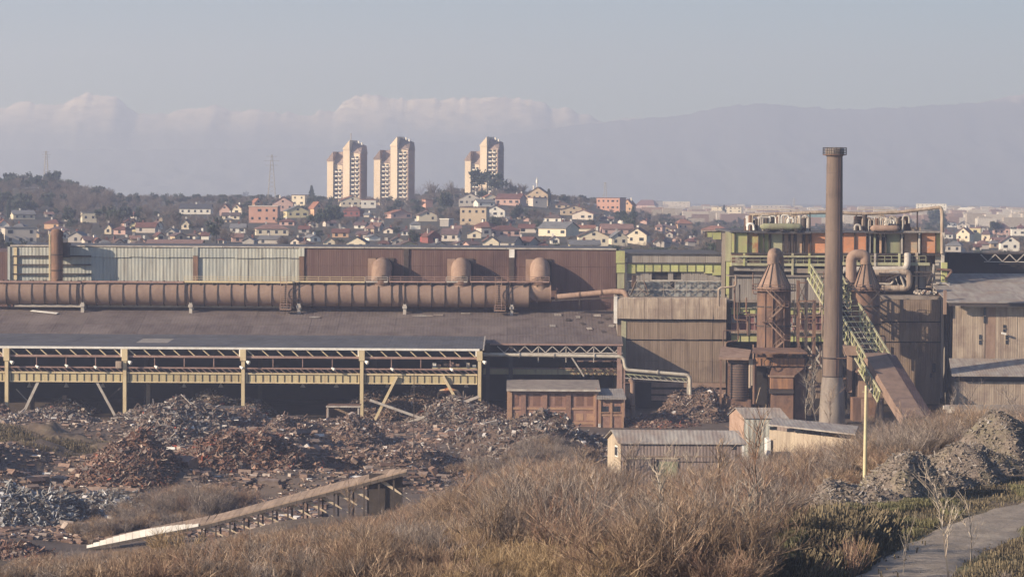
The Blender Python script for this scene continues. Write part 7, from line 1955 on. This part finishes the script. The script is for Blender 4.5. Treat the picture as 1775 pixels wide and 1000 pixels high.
# single trees and saplings
bare_tree('sapling', 301, 7.0, 'bark_pale', 'pale bare sapling with wide thin branches in front of the dirt road', 'young tree', tp(1644, 1004), r=.09, kids=(2, 4), spread=.6, up=.35)
bare_tree('sapling', 302, 4.6, 'bark_pale', 'small bare sapling right beside the wide branched one', 'young tree', tp(1682, 975), r=.06, kids=(2, 3), spread=.5, up=.3)
bare_tree('sapling', 303, 4.2, 'bark_pale', 'thin bare sapling left of the wide branched one', 'young tree', tp(1563, 1000), r=.035, kids=(1, 2), spread=.3, up=.4)
for u, v, lab, s, mt_ in ((1478, 1000, 'reddish upright shrub at the bottom edge left of the road', 2.9, 'twig_red'), (1500, 985, 'tan upright shrub against the road edge', 2.2, 'twig_gold'), (1430, 1010, 'low reddish shrub at the bottom edge', 1.5, 'twig_red'), (1740, 1012, 'dark low shrub in the bottom right corner', 1.0, 'twig_grey')):
    t = thing('upright_shrub', lab, 'shrub', tp(u, v)); add('crown', shrub_mesh('crown', int(u), s, .38, 22, .024, mt_, 1, (4, 7), .3), t)
bare_tree('bare_tree', 311, 9.0, 'twig_brown', 'many branched bare tree right of the lamp post behind the rubble', 'tree', sight(1568, 800), r=.15, spread=.5, kids=(3, 5))
bare_tree('bare_tree', 312, 6.5, 'twig_grey', 'small bare tree behind the middle rubble heap', 'tree', sight(1620, 785), r=.09, kids=(3, 4))
bare_tree('birch_tree', 313, 13, 'bark_pale', 'slim pale birch left of the chimney foot', 'tree', (xu(1418, 575), 575, 0), r=.14, kids=(2, 3), spread=.4)
bare_tree('birch_tree', 314, 12, 'bark_pale', 'slim pale birch leaning left before the rusty hoppers', 'tree', (xu(1400, 570), 570, 0), r=.12, lean=(-.12, 0), kids=(2, 3), spread=.4)
bare_tree('birch_tree', 315, 10, 'twig_brown', 'brown birch before the chimney foot', 'tree', (xu(1440, 560), 560, 0), r=.11, kids=(2, 4), spread=.45)
bare_tree('bare_tree', 316, 9, 'twig_grey', 'bare tree at the foot of the boxed skip bridge', 'tree', (xu(1640, 560), 560, 0), r=.12, kids=(3, 4))
bare_tree('bare_tree', 317, 11, 'twig_grey', 'pale bare tree before the far right hall', 'tree', (xu(1690, 555), 555, 0), r=.13, kids=(3, 4))
bare_tree('bare_tree', 318, 10, 'twig_grey', 'bare tree at the right edge before the far right hall', 'tree', (xu(1760, 550), 550, 0), r=.13, kids=(3, 4))
bare_tree('bare_tree', 319, 9.0, 'twig_brown', 'leaning bare tree in front of the gable of the long shed', 'tree', sight(1072, 868), r=.1, kids=(3, 4), lean=(.1, 0))
bare_tree('bare_tree', 320, 7.5, 'bark_pale', 'pale branched bush tree in the thicket below the long shed', 'tree', sight(1152, 985), r=.1, kids=(3, 4), spread=.6)
bare_tree('bare_tree', 321, 8, 'twig_brown', 'dark bare tree right of the long shed', 'tree', sight(1230, 950), r=.12, kids=(3, 4), spread=.5)
bare_tree('bare_tree', 322, 8.5, 'twig_red', 'reddish bare tree below the low shed', 'tree', sight(1310, 960), r=.1, kids=(3, 4), spread=.5)
bare_tree('bare_tree', 323, 7, 'twig_grey', 'grey bare tree rising behind the white low end of the plank roof', 'tree', sight(345, 912), r=.09, kids=(3, 5), spread=.5)
bare_tree('bare_tree', 324, 6, 'twig_brown', 'thin bare tree below the plank roof end', 'tree', sight(612, 925), r=.07, kids=(2, 4), spread=.4)
for k, (u, v, h, mt_, lab) in enumerate([(1105, 905, 7.5, 'twig_grey', 'slender bare tree standing left below the green shed door'), (1195, 880, 8.0, 'bark_pale', 'pale slender bare tree below the right half of the long shed'), (1365, 835, 8.5, 'twig_brown', 'brown bare tree before the low shed left end'),
        (1440, 820, 8.0, 'twig_grey', 'grey bare tree before the low shed right end'), (1010, 900, 7.0, 'twig_brown', 'brown bare tree left of the long shed'), (890, 880, 6.5, 'twig_grey', 'grey bare tree on the brown scrap slope edge'), (800, 930, 6.0, 'twig_red', 'reddish bare tree right below the plank roof end'), (1290, 990, 5.0, 'bark_pale', 'pale branchy bush tree near the bottom centre right')]):
    bare_tree('bare_tree', 340 + k, h, mt_, lab, 'tree', sight(u, v), r=.11, kids=(3, 5), spread=.5)
# sagging wire over the thicket
wr = thing('overhead_wire', 'thin dark wire sagging across the thicket in front of the long shed', 'wire', P(1000, 858, 250))
a, b = P(640, 985, 215), P(1345, 760, 330)
pw_ = [a.lerp(b, k / 30) - Vector((0, 0, 4 * .9 * (k / 30) * (1 - k / 30))) for k in range(31)]
sweep('wire_strand', wr, pw_, .018, 'dark_steel', 5)
